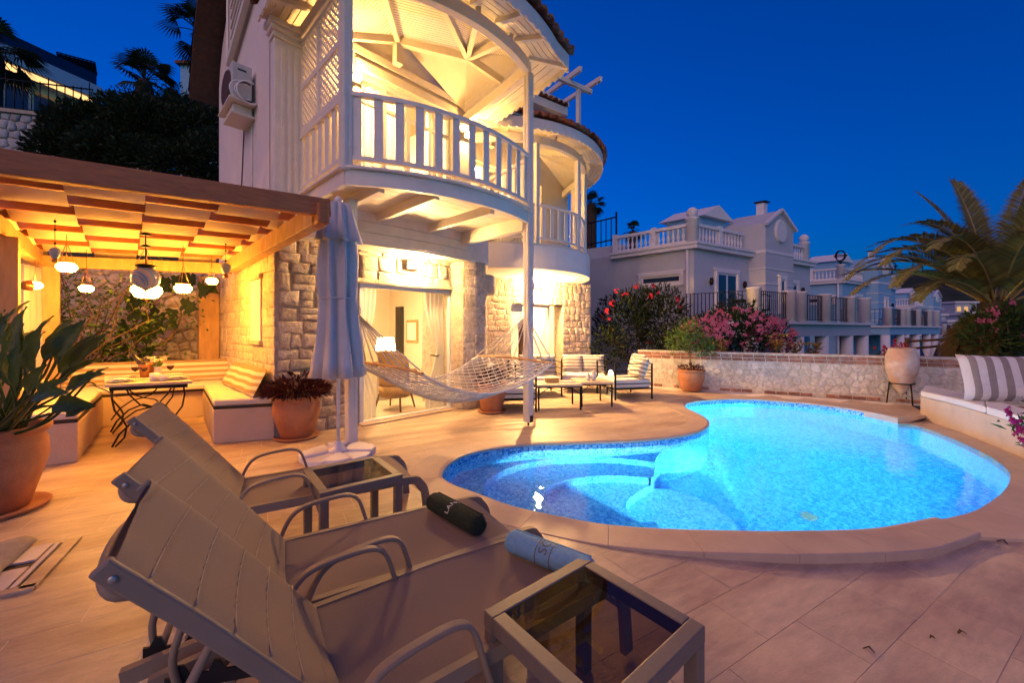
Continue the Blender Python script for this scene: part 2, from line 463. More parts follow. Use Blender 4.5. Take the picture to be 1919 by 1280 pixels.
def sphere(mb, c, r, n=12, m=8, sx=1, sy=1, sz=1):
    c = Vector(c); vs = []; fs = []
    for j in range(m + 1):
        ph = math.pi * j / m
        for i in range(n):
            th = 2 * math.pi * i / n
            vs.append(c + Vector((r * sx * math.sin(ph) * math.cos(th), r * sy * math.sin(ph) * math.sin(th), -r * sz * math.cos(ph))))
    for j in range(m):
        for i in range(n): fs.append((j * n + i, j * n + (i + 1) % n, (j + 1) * n + (i + 1) % n, (j + 1) * n + i))
    mb.add(vs, fs, smooth=True)
    return mb
def text_mesh(body, size, extrude=0.0, align='CENTER', spacing=1.0):
    cu = bpy.data.curves.new('lettering', 'FONT'); cu.body = body; cu.size = size; cu.extrude = extrude; cu.align_x = align; cu.align_y = 'CENTER'
    cu.space_character = spacing
    o = bpy.data.objects.new('lettering', cu); COL.objects.link(o)
    dg = bpy.context.evaluated_depsgraph_get(); me = bpy.data.meshes.new_from_object(o.evaluated_get(dg))
    bpy.data.objects.remove(o); return me
# ------------------------------------------------------------------ palette
pbr('travertine', (0.57, 0.42, 0.285), 0.42, var=0.16, scale=7, bump=0.2, bscale=40, objvar=0.06,
    stretch=((1, .30, 1), (0, 0, rad(31))), col2=(0.37, 0.235, 0.165), c2scale=1.1, c2amt=0.85)
pbr('coping_stone', (0.52, 0.38, 0.275), 0.5, var=0.10, scale=5, bump=0.15, bscale=120, objvar=0.05, col2=(0.40, 0.26, 0.20), c2amt=0.4)
pbr('joint', (0.80, 0.68, 0.58), 0.9)
pbr('white_stone', (0.57, 0.46, 0.345), 0.95, var=0.3, scale=14, bump=1.0, bdist=.016, bscale=30, objvar=0.14, col2=(0.42, 0.31, 0.22), c2scale=5, c2amt=0.5)
pbr('mortar', (0.48, 0.39, 0.30), 0.95, var=0.25, scale=12, bump=0.6, bscale=60)
pbr('grey_rubble', (0.50, 0.48, 0.46), 0.95, var=0.25, scale=8, bump=0.7, bscale=40, objvar=0.15, col2=(0.3, 0.27, 0.24), c2amt=0.5)
pbr('patio_rubble', (0.60, 0.56, 0.50), 0.95, var=0.28, scale=16, bump=1.0, bdist=.018, bscale=30, objvar=0.12, col2=(0.40, 0.38, 0.30), c2scale=6, c2amt=0.55)
pbr('lime_mortar', (0.58, 0.53, 0.46), 0.95, var=0.2, scale=14, bump=0.6, bscale=70, col2=(0.42, 0.40, 0.33), c2scale=5, c2amt=0.5)
pbr('brick', (0.27, 0.105, 0.065), 0.9, var=0.25, scale=20, bump=0.5, bscale=90, objvar=0.28, col2=(0.42, 0.32, 0.27), c2scale=14, c2amt=0.6)
pbr('white_render', (0.77, 0.68, 0.63), 0.85, var=0.06, scale=2.5, bump=0.2, bscale=90)
pbr('white_timber', (0.79, 0.71, 0.60), 0.5, var=0.07, scale=7, bump=0.12, bscale=120, stretch=((1, 1, 1),))
pbr('cream_board', (0.74, 0.67, 0.55), 0.55, var=0.07, scale=5, bump=0.1, bscale=90)
pbr('upvc', (0.78, 0.77, 0.75), 0.35, var=0.03)
pbr('roof_clay', (0.24, 0.085, 0.045), 0.85, var=0.3, scale=9, bump=0.4, bscale=60, objvar=0.3, col2=(0.12, 0.06, 0.04), c2scale=8)
pbr('dark_soffit', (0.075, 0.035, 0.02), 0.8, var=0.25, scale=12)
pbr('plaster_room', (0.74, 0.64, 0.48), 0.9, var=0.04)
pbr('room_floor', (0.62, 0.52, 0.38), 0.25, var=0.08)
pbr('pergola_wood', (0.42, 0.13, 0.035), 0.55, var=0.25, scale=5, bump=0.2, bscale=50, stretch=((1, .12, .12), (0, 0, rad(33))))
pbr('pergola_pale', (0.50, 0.29, 0.13), 0.55, var=0.2, scale=5, bump=0.15, bscale=50, stretch=((.3, .3, 1.6),))
pbr('awning', (0.66, 0.52, 0.36), 0.9, var=0.06, scale=4, bump=0.15, bscale=200)
pbr('bench_render', (0.58, 0.44, 0.33), 0.88, var=0.12, scale=4, bump=0.3, bscale=70, col2=(0.45, 0.31, 0.22), c2amt=0.4)
pbr('cushion', (0.72, 0.62, 0.50), 0.9, var=0.06, bump=0.3, bscale=300)
pbr('cushion_white', (0.72, 0.68, 0.64), 0.9, var=0.06, bump=0.3, bscale=300)
pbr('dark_base', (0.03, 0.018, 0.012), 0.7)
stripes('stripe_gold', (0.76, 0.66, 0.5), (0.40, 0.26, 0.12), 4, 1)
stripes('stripe_grey', (0.74, 0.71, 0.67), (0.30, 0.265, 0.235), 5.5, 1)
stripes('stripe_big', (0.74, 0.71, 0.70), (0.30, 0.26, 0.25), 7, 0, 0.52)
pbr('iron', (0.014, 0.013, 0.013), 0.45, metal=0.6, var=0.2, bump=0.1, bscale=200)
pbr('table_top', (0.60, 0.48, 0.35), 0.35, var=0.12, scale=7)
pbr('terracotta', (0.40, 0.15, 0.065), 0.8, var=0.16, scale=7, bump=0.3, bscale=80, col2=(0.48, 0.25, 0.14), c2scale=4, c2amt=0.5)
pbr('amphora_clay', (0.52, 0.30, 0.20), 0.85, var=0.2, scale=6, bump=0.35, bscale=60, col2=(0.62, 0.56, 0.50), c2scale=3.2, c2amt=0.9)
pbr('soil', (0.035, 0.022, 0.015), 0.95, var=0.5, scale=30, bump=0.8, bscale=60)
pbr('lounger_frame', (0.27, 0.195, 0.135), 0.55, spec=.35, metal=0.0, var=0.06, scale=9)
pbr('lounger_sling', (0.25, 0.18, 0.138), 0.85, spec=.25, var=0.07, scale=200, bump=0.35, bscale=900)
pbr('side_table_metal', (0.19, 0.155, 0.125), 0.5, metal=0.2, var=0.08, scale=60, bump=0.15, bscale=300)
pbr('seam_thread', (0.30, 0.235, 0.20), 0.8)
pbr('screw', (0.5, 0.46, 0.40), 0.5, metal=1.0)
pbr('black_plastic', (0.02, 0.019, 0.018), 0.5)
pbr('parasol_cloth', (0.52, 0.49, 0.50), 0.9, var=0.06, scale=8, bump=0.15, bscale=400)
pbr('parasol_pole', (0.72, 0.70, 0.72), 0.35)
pbr('plastic_white', (0.72, 0.66, 0.66), 0.45, var=0.04)
pbr('towel_green', (0.017, 0.033, 0.016), 0.98, var=0.3, scale=60, bump=1.0, bscale=320)
pbr('towel_blue', (0.26, 0.54, 0.78), 0.98, var=0.12, scale=60, bump=1.0, bscale=320)
pbr('towel_band', (0.22, 0.50, 0.74), 0.7)
pbr('thread_grey', (0.16, 0.13, 0.10), 0.5, metal=0.2)
pbr('thread_white', (0.70, 0.68, 0.62), 0.7)
pbr('rope', (0.78, 0.71, 0.62), 0.9, var=0.12, scale=60, bump=0.4, bscale=400)
pbr('spreader_wood', (0.55, 0.30, 0.12), 0.5, var=0.2, scale=8)
pbr('rattan', (0.46, 0.27, 0.10), 0.6, var=0.3, scale=45, bump=0.9, bscale=120)
pbr('rattan_dark', (0.14, 0.075, 0.035), 0.6, var=0.3, scale=45, bump=0.9, bscale=120)
pbr('curtain_white', (0.74, 0.68, 0.58), 0.9, var=0.04)
pbr('curtain_dark', (0.035, 0.028, 0.022), 0.9, var=0.6, scale=40)
pbr('copper', (0.42, 0.20, 0.09), 0.35, metal=0.9, var=0.2)
pbr('ceramic', (0.78, 0.74, 0.68), 0.2, var=0.02)
pbr('ceramic_blue', (0.35, 0.40, 0.48), 0.3)
pbr('wine', (0.06, 0.004, 0.006), 0.1)
pbr('bottle_glass', (0.03, 0.02, 0.008), 0.08, coat=0.4)
pbr('bark', (0.17, 0.10, 0.055), 0.9, var=0.35, scale=14, bump=0.8, bscale=40)
pbr('palm_trunk', (0.05, 0.032, 0.02), 0.95, var=0.4, scale=14, bump=0.9, bscale=30)
pbr('frond_stem', (0.33, 0.25, 0.08), 0.6, var=0.2)
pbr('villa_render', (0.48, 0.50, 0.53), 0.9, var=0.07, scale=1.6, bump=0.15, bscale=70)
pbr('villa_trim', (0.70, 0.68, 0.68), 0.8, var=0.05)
pbr('villa_dusk_tint', (0.22, 0.43, 0.60), 0.9, var=0.06)  # white walls with the blue of dusk light put into the base colour
pbr('slate_glass', (0.02, 0.035, 0.06), 0.08, var=0.05, spec=0.8)
pbr('dark_room', (0.012, 0.013, 0.018), 0.9)
pbr('hill_green', (0.018, 0.030, 0.018), 0.98, var=0.55, scale=0.12, bump=0.8, bscale=0.25, col2=(0.035, 0.035, 0.022), c2scale=0.05)
pbr('terrain_soil', (0.06, 0.052, 0.036), 0.98, var=0.4, scale=0.8, bump=0.5, bscale=3)
pbr('ac_white', (0.55, 0.53, 0.49), 0.5, var=0.1, scale=10)
pbr('drain_grey', (0.13, 0.14, 0.16), 0.6)
pbr('hatch_panel', (0.60, 0.50, 0.45), 0.6, var=0.12, scale=6)
pbr('rust', (0.22, 0.09, 0.03), 0.9, var=0.4, scale=20)
pbr('grey_cloth', (0.36, 0.30, 0.27), 0.95, var=0.15, scale=20, bump=0.6, bscale=200)
pbr('dry_leaf', (0.045, 0.025, 0.012), 0.9)
pbr('blue_panel', (0.012, 0.02, 0.05), 0.15)
leafmat('leaf_dark', (0.028, 0.045, 0.018)); leafmat('leaf_mid', (0.045, 0.085, 0.022)); leafmat('leaf_fresh', (0.10, 0.17, 0.035))
leafmat('leaf_fig', (0.030, 0.050, 0.016)); leafmat('leaf_strelitzia', (0.055, 0.085, 0.022), 0.3, 0.32, 0.15)
leafmat('leaf_oleander', (0.014, 0.024, 0.008), 0.4, 0.5, 0.2); leafmat('leaf_purple', (0.055, 0.012, 0.016), 0.4, 0.45, 0.15)
leafmat('leaf_palm', (0.15, 0.145, 0.045), 0.4, 0.45, 0.15); leafmat('leaf_palm_dry', (0.12, 0.075, 0.03), 0.3)
leafmat('leaf_yellow', (0.28, 0.20, 0.06)); leafmat('petal_pink', (0.72, 0.19, 0.28), 0.25, 0.6, 0.4); leafmat('petal_red', (0.55, 0.03, 0.06), 0.25, 0.6, 0.4)
leafmat('petal_magenta', (0.42, 0.02, 0.16), 0.25, 0.6, 0.4); leafmat('petal_white', (0.72, 0.62, 0.48), 0.1, 0.6, 0.3)
mosaic('pool_mosaic', (0.015, 0.24, 0.60), (0.05, 0.36, 0.72), (0.12, 0.48, 0.80))
mosaic('pool_band', (0.02, 0.13, 0.42), (0.12, 0.34, 0.60), (0.34, 0.54, 0.70))
leafmat('curtain_white', (0.86, 0.82, 0.74), 0.02, 0.8, 0.6)
glass('clear_glass'); glass('smoked_glass', (0.52, 0.44, 0.32), ior=1.4); glass('wine_glass', (0.96, 0.96, 0.96), ior=1.35)
emis('lantern_glow', (1.0, 0.42, 0.045), 270.0)
emis('lantern_big', (1.0, 0.42, 0.045), 210.0)
emis('lamp_balcony', (1.0, 0.55, 0.16), 1000.0)
emis('lamp_terrace', (1.0, 0.55, 0.19), 8200.0)
emis('lamp_wall', (1.0, 0.58, 0.20), 2000.0)
emis('lamp_shade', (1.0, 0.66, 0.30), 30.0)
emis('room_bulb', (1.0, 0.64, 0.28), 480.0)
emis('pool_lens', (0.70, 0.93, 1.0), 25.0)
emis('far_window', (1.0, 0.55, 0.2), 0.8)
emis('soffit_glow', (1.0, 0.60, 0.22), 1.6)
def water_mat():
    m = bpy.data.materials.new('pool_water'); m.use_nodes = True; nt = m.node_tree; P = nt.nodes['Principled BSDF']
    P.inputs['Base Color'].default_value = (0.80, 0.95, 1.0, 1); P.inputs['Roughness'].default_value = 0.0
    P.inputs['Transmission Weight'].default_value = 1.0; P.inputs['IOR'].default_value = 1.33
    geo = nd(nt, 'ShaderNodeNewGeometry'); n = nd(nt, 'ShaderNodeTexNoise'); n.inputs['Scale'].default_value = 9; n.inputs['Detail'].default_value = 3
    nt.links.new(geo.outputs['Position'], n.inputs['Vector'])
    b = nd(nt, 'ShaderNodeBump'); b.inputs['Strength'].default_value = 0.10; b.inputs['Distance'].default_value = 0.03
    nt.links.new(n.outputs[0], b.inputs['Height']); nt.links.new(b.outputs[0], P.inputs['Normal']); MATS['pool_water'] = m
water_mat()
# ------------------------------------------------------------------ pool outline
px_up = [(1683, 783), (1620, 770), (1550, 759), (1450, 750), (1380, 747), (1320, 750), (1289, 755), (1283, 762), (1300, 771), (1319, 781),
         (1328, 792), (1317, 804), (1280, 815), (1200, 824), (1100, 828), (1000, 831), (920, 839), (870, 851), (840, 868), (826, 890),
         (845, 906), (890, 923), (960, 948), (1050, 968), (1140, 983), (1250, 991), (1390, 994), (1450, 993), (1550, 987), (1640, 978), (1700, 966), (1752, 955)]
px_low = [(1818, 966), (1852, 948), (1880, 926), (1893, 903), (1888, 884), (1850, 856), (1780, 823), (1720, 801)]
up = [G(u, v, 0) for u, v in px_up]; low = [G(u, v, -0.11) for u, v in px_low]
up = [Vector((p.x, p.y, 0)) for p in catmull(up, 4)]
lowc = [Vector((p.x, p.y, 0)) for p in catmull([up[-1]] + low + [up[0]], 4)][1:-1]
POOL = up + lowc                          # counter-clockwise? far end -> left -> near -> right
NUP = len(up)
def normals(P, closed):
    out = []; m = len(P)
    for i in range(m):
        a = P[(i - 1) % m] if closed or i > 0 else P[i]; b = P[(i + 1) % m] if closed or i < m - 1 else P[i]
        t = (b - a); t.z = 0; t.normalize(); out.append(Vector((t.y, -t.x, 0)))
    return out
PN = normals(POOL, True)
if inside(POOL[20] + PN[20] * 0.05, POOL): PN = [-n for n in PN]
def zf(x, y):
    "the near terrace falls gently away to the right"
    return -0.11 * smooth(0.1, 3.3, x) * (1 - smooth(3.2, 4.2, y))
# outer edge of the coping (constant width, a little wider at the near right corner)
CW = [0.30 if i < NUP else 0.0 for i in range(len(POOL))]
COUT = [POOL[i] + PN[i] * 0.30 for i in range(NUP)]
COUT[-1] = G(1838, 984, 0.0); COUT[-1].z = 0
for k in range(1, 7): COUT[-1 - k] = COUT[-1].lerp(COUT[-8], k / 7)
COUT[0] = G(1742, 779, 0.0)
# ------------------------------------------------------------------ overflow deck on the right of the pool
e0 = COUT[0].copy(); e1 = COUT[-1].copy()
deck_poly = [e1, Vector((4.5, 2.70, 0)), Vector((10.5, 1.6, 0)), Vector((11.5, 5.2, 0)), Vector((7.4, 7.35, 0)), e0] + [POOL[0]] + list(reversed(POOL[NUP:])) + [POOL[NUP - 1]]
deck2 = [(p.x, p.y) for p in deck_poly]
pool2 = [(p.x, p.y) for p in POOL]
cope2 = [(p.x, p.y) for p in COUT] + [(p.x, p.y) for p in reversed(up)]
hole2 = [(p.x, p.y) for p in COUT] + [(p.x, p.y) for p in POOL[NUP:]]
# house footprint and raised bits where no paving is laid
house2 = [tuple(H(*p)[:2]) for p in ((-1.1, .02), (1.55, .02), (1.7, -.12), (2.3, -.12), (2.4, .6), (3.0, 1.0), (5.0, .8), (7.6, .7), (7.6, 6), (-1.1, 6))]
floor2 = [(-9, -1.5), (11.5, -1.5), (11.5, 5.2), (7.35, 7.55), (2.2, 10.6), (2.2, 13), (-6.3, 13), (-9, 8)]
# base slab under the tiles
ex = [(x * 0.5, y * 0.5) for x in range(-17, 23) for y in range(-2, 26) if inside((x * .5, y * .5), floor2)] + [(x * .25 + .01, y * .25 + .01) for x in range(0, 24) for y in range(1, 16)]
V, T = regions([floor2, hole2, deck2], ex)
mb = MB()
vs = [(p[0], p[1], zf(p[0], p[1]) - (0.0012 if zf(p[0], p[1]) > -1e-5 else 0.0042)) for p in V]
mb.add(vs, [t for t, s in T if 0 in s and 1 not in s and 2 not in s])
patio = mb.build('patio_floor', 'joint', kind='structure', fix=False)
tag(patio, 'travertine paved terrace round the pool')
# paving tiles
dv = Vector((0.857, 0.515, 0)); pv = Vector((0.515, -0.857, 0))
TL, TW, GP = 0.585, 0.29, 0.0016
trng = random.Random(11); cand = []
org = G(1387, 1272, -0.1); org.z = 0
hole_test = hole2
for j in range(-46, 18):
    off = trng.uniform(0, TL)
    for i in range(-26, 26):
        c = org + dv * (i * TL + off + TL / 2) + pv * (j * TW + TW / 2)
        q = [c + dv * (sx * (TL / 2 - GP)) + pv * (sy * (TW / 2 - GP)) for sx, sy in ((-1, -1), (1, -1), (1, 1), (-1, 1))]
        if not all(inside(p, floor2) for p in q): continue
        if inside(c, house2) and all(inside(p, house2) for p in q): continue
        if all(inside(p, deck2) for p in q) or c.y < 0.45: continue
        inh = [inside(p, hole2) or inside(p, deck2) for p in q]
        if all(inh): continue
        u = U0 + F * c.x / c.y; v = V0 + F * CAM_H / c.y
        vis = -60 < u < 1980 and v < 1340
        touch = any(inh) or any(inside(c + dv * (a * TL / 2) + pv * (b * TW / 2), hole2) or inside(c + dv * (a * TL / 2) + pv * (b * TW / 2), deck2) for a in (-1, -.5, 0, .5, 1) for b in (-1, 0, 1))
        cand.append((0 if vis else 1, c.y * c.y * c.y, c, q, touch))
cand.sort(key=lambda t: (t[0], t[1]))
rest = MB()
for k, (nv_, _, c, q, touch) in enumerate(cand):
    tz = trng.uniform(-0.0002, 0.0002); t = MB()
    zz = lambda x, y: zf(x, y) + tz
    if touch:
        V, T = regions([[(p.x, p.y) for p in q], hole2, deck2])
        tri = [t_ for t_, s in T if 0 in s and 1 not in s and 2 not in s]
        if not tri: continue
        us = sorted({i for t_ in tri for i in t_}); mp = {i: n for n, i in enumerate(us)}
        t.add([(V[i][0], V[i][1], zz(V[i][0], V[i][1])) for i in us], [tuple(mp[i] for i in t_) for t_ in tri])
    else:
        e = 0.0025; n4 = len(q); tr = trng
        inn = [c + (p - c) * (1 - e / 0.2) for p in q]
        t.add([(p.x, p.y, zz(p.x, p.y) - 0.010) for p in q] + [(p.x, p.y, zz(p.x, p.y) - 0.0003) for p in q] + [(p.x, p.y, zz(p.x, p.y)) for p in inn],
              [(i, (i + 1) % 4, 4 + (i + 1) % 4, 4 + i) for i in range(4)] + [(4 + i, 4 + (i + 1) % 4, 8 + (i + 1) % 4, 8 + i) for i in range(4)] + [(8, 9, 10, 11)])
    if k < 300: t.build('tile', 'travertine', patio, fix=False)
    else: rest.add(t.v, t.f)
rest.build('paving', 'travertine', patio, fix=False, kind='stuff')
# overflow deck
V, T = regions([deck2], [(x * .4, y * .4) for x in range(8, 28) for y in range(4, 20) if inside((x * .4, y * .4), deck2)])
mb = MB(); mb.add([(p[0], p[1], -0.088) for p in V], [t for t, s in T if 0 in s])
n = len(deck_poly); mb.add([(p.x, p.y, -0.088) for p in deck_poly] + [(p.x, p.y, -0.4) for p in deck_poly], [(i, (i + 1) % n, n + (i + 1) % n, n + i) for i in range(n)])
deck = mb.build('overflow_deck', 'coping_stone', kind='structure', fix=False)
# ------------------------------------------------------------------ pool: coping stones, shell, water
pool = thing('pool', (1.5, 4.5, 0), None, None); tag(pool, kind='structure')
acc = 0; start = 0; segs = []
for i in range(1, NUP):
    acc += (up[i] - up[i - 1]).length
    if acc > 0.52 or i == NUP - 1:
        segs.append((start, i)); start = i; acc = 0
for s, e in segs:
    mb = MB(); I = [up[i] - PN[i] * 0.012 for i in range(s, e + 1)]; O = [COUT[i] for i in range(s, e + 1)]
    g = 0.003
    if s > 0:
        I[0] = I[0] + (I[1] - I[0]).normalized() * g; O[0] = O[0] + (O[1] - O[0]).normalized() * g
    m = len(I); vs = []
    for k in range(m):
        dzc = Z * (-.06 * smooth(1.4, 3.2, I[k].x) * (1 - smooth(3.2, 4.2, I[k].y)))
        I[k] = I[k] + dzc; O[k] = O[k] + dzc
        mid = I[k] * 0.9 + O[k] * 0.1; m2 = I[k] * 0.03 + O[k] * 0.97
        vs += [I[k] + Z * (-0.12 if s == 0 or e == NUP - 1 else -0.032), I[k] + Z * -0.007, mid + Z * 0.004, m2 + Z * 0.004, O[k] + Z * -0.002, O[k] - dzc + Z * (min(zf(O[k].x, O[k].y), 0) - 0.02)]
    fs = [(k * 6 + r, k * 6 + r + 1, (k + 1) * 6 + r + 1, (k + 1) * 6 + r) for k in range(m - 1) for r in range(5)] + [tuple(range(5, -1, -1)), tuple((m - 1) * 6 + r for r in range(6))]
    mb.add(vs, fs); mb.build('coping_stone', 'coping_stone', pool)
# shell
Zb, Z1, Z2, ZD = -0.42, -0.62, -0.82, -1.45
c1 = Vector((0.95, 4.05)); 
p1 = R(907, 912, Zb); p2 = R(985, 928, Z1)
disc1 = [(c1.x + abs(p1.x - c1.x) * 1.0 * math.cos(2 * math.pi * k / 40), c1.y + 0.92 * math.sin(2 * math.pi * k / 40)) for k in range(40)]
disc2 = [(c1.x + 0.18 + abs(p2.x - c1.x) * 1.0 * math.cos(2 * math.pi * k / 40), c1.y + 0.52 * math.sin(2 * math.pi * k / 40)) for k in range(40)]
dl = [R(u, v, Z2) for u, v in ((1228, 998), (1200, 982), (1174, 955), (1177, 938), (1195, 922), (1224, 906), (1230, 880), (1258, 846), (1310, 812))]
dl = [Vector((p.x, p.y, 0)) for p in catmull(dl, 3)]
deep2 = [(dl[0].x - .1, 1.5)] + [(p.x, p.y) for p in dl] + [(dl[-1].x, dl[-1].y + 1.2), (3.0, 9.5), (9, 9.5), (9, 1.5)]
pf = [R(u, v, -1.02) for u, v in ((1150, 1010), (1168, 950), (1195, 920), (1228, 916), (1285, 926), (1345, 952), (1394, 1000), (1394, 1030))]
plat2 = [(p.x, p.y) for p in catmull([Vector((p.x, p.y, 0)) for p in pf], 4)]
V, T = regions([pool2, disc1, disc2, deep2, plat2])
lv = {}
mb = MB()
def level(s): return (-1.02 if 4 in s else ZD) if 3 in s else Z2 if 2 in s else Z1 if 1 in s else Zb
for t, s in T:
    if 0 not in s: continue
    z = level(s); mb.add([(V[i][0], V[i][1], z) for i in t], [(0, 1, 2)], [[(V[i][0], V[i][1]) for i in t]])
def level_at(x, y):
    p = (x, y)
    return (-1.02 if inside(p, plat2) else ZD) if inside(p, deep2) else Z2 if inside(p, disc2) else Z1 if inside(p, disc1) else Zb
def riser(path, closed):
    m = len(path); acc = 0
    for i in range(m if closed else m - 1):
        a = Vector(path[i][:2]); b = Vector(path[(i + 1) % m][:2]); L = (b - a).length; K = max(1, int(L / 0.04))
        for k in range(K):
            p = a + (b - a) * (k / K); q = a + (b - a) * ((k + 1) / K); c = (p + q) / 2; nn = Vector((-(q - p).y, (q - p).x)).normalized() * 0.012
            if inside(c, pool2):
                za = level_at(*(c + nn)); zb = level_at(*(c - nn))
                if abs(za - zb) > 0.01:
                    lo, hi = min(za, zb), max(za, zb); u0 = acc + L * k / K; u1 = acc + L * (k + 1) / K
                    mb.add([(p.x, p.y, lo), (q.x, q.y, lo), (q.x, q.y, hi), (p.x, p.y, hi)], [(0, 1, 2, 3)], [[(u0, lo), (u1, lo), (u1, hi), (u0, hi)]])
        acc += L
riser(disc1, True); riser(plat2, False); riser(disc2, True); riser([(p.x, p.y) for p in dl], False)
mb.mat(0)
acc = 0; wallm = MB(); band = MB()
for i in range(len(POOL)):
    j = (i + 1) % len(POOL); a, b = POOL[i], POOL[j]; L = (b - a).length
    top = (-0.030 - .06 * smooth(1.4, 3.2, a.x) * (1 - smooth(3.2, 4.2, a.y))) if (i < NUP - 1) else -0.090
    u0, u1 = acc, acc + L
    zb_ = -0.30
    mb.add([(a.x, a.y, ZD), (b.x, b.y, ZD), (b.x, b.y, zb_), (a.x, a.y, zb_)], [(0, 1, 2, 3)], [[(u0, ZD), (u1, ZD), (u1, zb_), (u0, zb_)]])
    band.add([(a.x, a.y, zb_), (b.x, b.y, zb_), (b.x, b.y, top), (a.x, a.y, top)], [(0, 1, 2, 3)], [[(u0, zb_), (u1, zb_), (u1, top), (u0, top)]])
    acc += L
mb.build('pool_basin', 'pool_mosaic', pool, fix=False)
band.build('waterline_band', 'pool_band', pool, fix=False)
V, T = regions([pool2])
w = MB(); w.add([(p[0], p[1], ZW) for p in V], [t for t, s in T if 0 in s])
wo = w.build('pool_water', 'pool_water', fix=False, kind='structure'); tag(wo, 'still lit water filling the freeform pool')
for p in wo.data.polygons:
    if p.normal.z < 0: p.flip()
def pool_lamp(pos, nrm, power, label, aim=None):
    t = thing('pool_lamp', pos, label, 'pool lamp', 'underwater pool lamps')
    n = Vector(nrm).normalized(); mb = MB(); s = n.cross(Z).normalized(); u = s.cross(n)
    ring = [Vector(pos) + (s * math.cos(k * math.pi / 10) + u * math.sin(k * math.pi / 10)) * 0.10 + n * 0.01 for k in range(20)]
    mb.tube(ring, 0.018, 6, closed=True); mb.build('trim_ring', 'upvc', t)
    mb = MB(); mb.add([Vector(pos) + n * 0.02] + [Vector(pos) + (s * math.cos(k * math.pi / 8) + u * math.sin(k * math.pi / 8)) * 0.09 + n * 0.012 for k in range(16)], [(0, 1 + k, 1 + (k + 1) % 16) for k in range(16)])
    mb.build('lens', 'pool_lens', t)
    ld = bpy.data.lights.new('pool_bulb', 'SPOT' if aim else 'POINT'); ld.energy = power; ld.color = (0.62, 0.96, 1.0) if aim and power > 2000 else (0.27, 0.90, 1.0); ld.shadow_soft_size = 0.06
    lo = bpy.data.objects.new('pool_bulb', ld); COL.objects.link(lo); lo.parent = t; lo.location = n * 0.14
    if aim:
        ld.spot_size = rad(84); ld.spot_blend = .5; lo.rotation_euler = Vector(aim).to_track_quat('-Z', 'Y').to_euler()
pl = R(1285, 994, -0.60)
i_n = min(range(len(POOL)), key=lambda i: (Vector((G(1425, 993).x, G(1425, 993).y)) - Vector(pool2[i])).length)
pool_lamp(POOL[i_n] + Z * -0.62 - PN[i_n] * 0.01, -PN[i_n], 3300, 'round underwater lamp in the near pool wall by the shallow ledge', (-.28, 1.0, -.40))
i_f = min(range(len(POOL)), key=lambda i: (Vector((G(1292, 757).x, G(1292, 757).y)) - Vector(pool2[i])).length)
pool_lamp(POOL[i_f] + Z * -0.45 - PN[i_f] * 0.01, -PN[i_f], 520, 'glowing underwater lamp in the far narrow end of the pool')
i_r = min(range(len(POOL)), key=lambda i: (Vector((G(1650, 977).x, G(1650, 977).y)) - Vector(pool2[i])).length)
pool_lamp(POOL[i_r] + Z * -0.6 - PN[i_r] * 0.01, -PN[i_r], 900, 'added unseen underwater lamp in the near pool wall below the right end of the coping', (.35, 1.0, -.22))  # added out of sight under the coping to brighten the right-hand water
# floor drain on the pool bottom
dr = MB(); pd = R(1516, 968, ZD + .01); dr.lathe([(0.075, 0), (0.075, 0.012), (0.055, 0.016), (0.0, 0.016)], pd, 16)
for k in range(5): dr.box(pd.x - .05, pd.x + .05, pd.y - .052 + k * .024, pd.y - .044 + k * .024, pd.z + .016, pd.z + .02)
dr.build('pool_drain', 'side_table_metal', label='white round drain cover on the pool bottom', cat='drain cover')
# channel drain of black slats between overflow deck and bench
gpts = [G(u, v, -0.11) for u, v in ((1745, 793), (1800, 810), (1860, 832), (1919, 860), (1990, 900))]; gpts = catmull(gpts, 10)
gr = thing('channel_drain', gpts[20], 'curved slatted grey drain grating in front of the striped pillow bench', 'drain grating')
mb = MB(); mb.sweep(gpts, 0.17, -0.01, 0.003); mb.build('channel', 'dark_base', gr)
L = 0; last = 0; k = 0
fine = []
for i in range(len(gpts) - 1):
    for q in range(5): fine.append(gpts[i].lerp(gpts[i + 1], q / 5))
d0 = 0
for i in range(1, len(fine) - 1):
    d0 += (fine[i] - fine[i - 1]).length
    if d0 - last > 0.052:
        last = d0; t = (fine[i + 1] - fine[i - 1]).normalized(); nn = Vector((-t.y, t.x, 0))
        s = MB(); s.obox(fine[i] + Z * 0.007, t * 0.017, nn * 0.075, Z * 0.006); s.build('slat', 'drain_grey', gr)
# floor hatch, lower left
h = thing('floor_hatch', G(60, 1120, 0), 'open inspection hatch with pale broken panels in the floor at lower left', 'hatch')
o = G(130, 1022, .002)
def hq(i, j): return o - dv * i + pv * j
mb = MB()
mb.obox(hq(0.16, .24) + Z * -0.002, dv * .19, pv * .30, Z * .004); mb.build('hatch_base', 'dark_base', h)
for (i, j, hx, hy, m, nm) in ((.0, .22, .035, .30, 'travertine', 'hatch_frame'), (.16, .515, .19, .03, 'travertine', 'hatch_frame')):
    mb = MB(); mb.obox(hq(i, j) + Z * .006, dv * hx, pv * hy, Z * .008); mb.build(nm, m, h, bevel=.003)
for (i, j, hx, hy) in ((.20, .05, .11, .11), (.20, .37, .11, .13)):
    mb = MB(); mb.obox(hq(i, j) + Z * .008, dv * hx, pv * hy, Z * .006); mb.build('panel', 'hatch_panel', h, bevel=.002)
mb = MB(); mb.obox(hq(.065, .22) + Z * .006, dv * .012, pv * .26, Z * .008); mb.build('rail', 'hatch_panel', h)
mb = MB(); mb.obox(hq(.083, .2) + Z * .007, dv * .004, pv * .2, Z * .005); mb.build('rust_strip', 'rust', h)
cl = MB(); cc = hq(.37, .12)
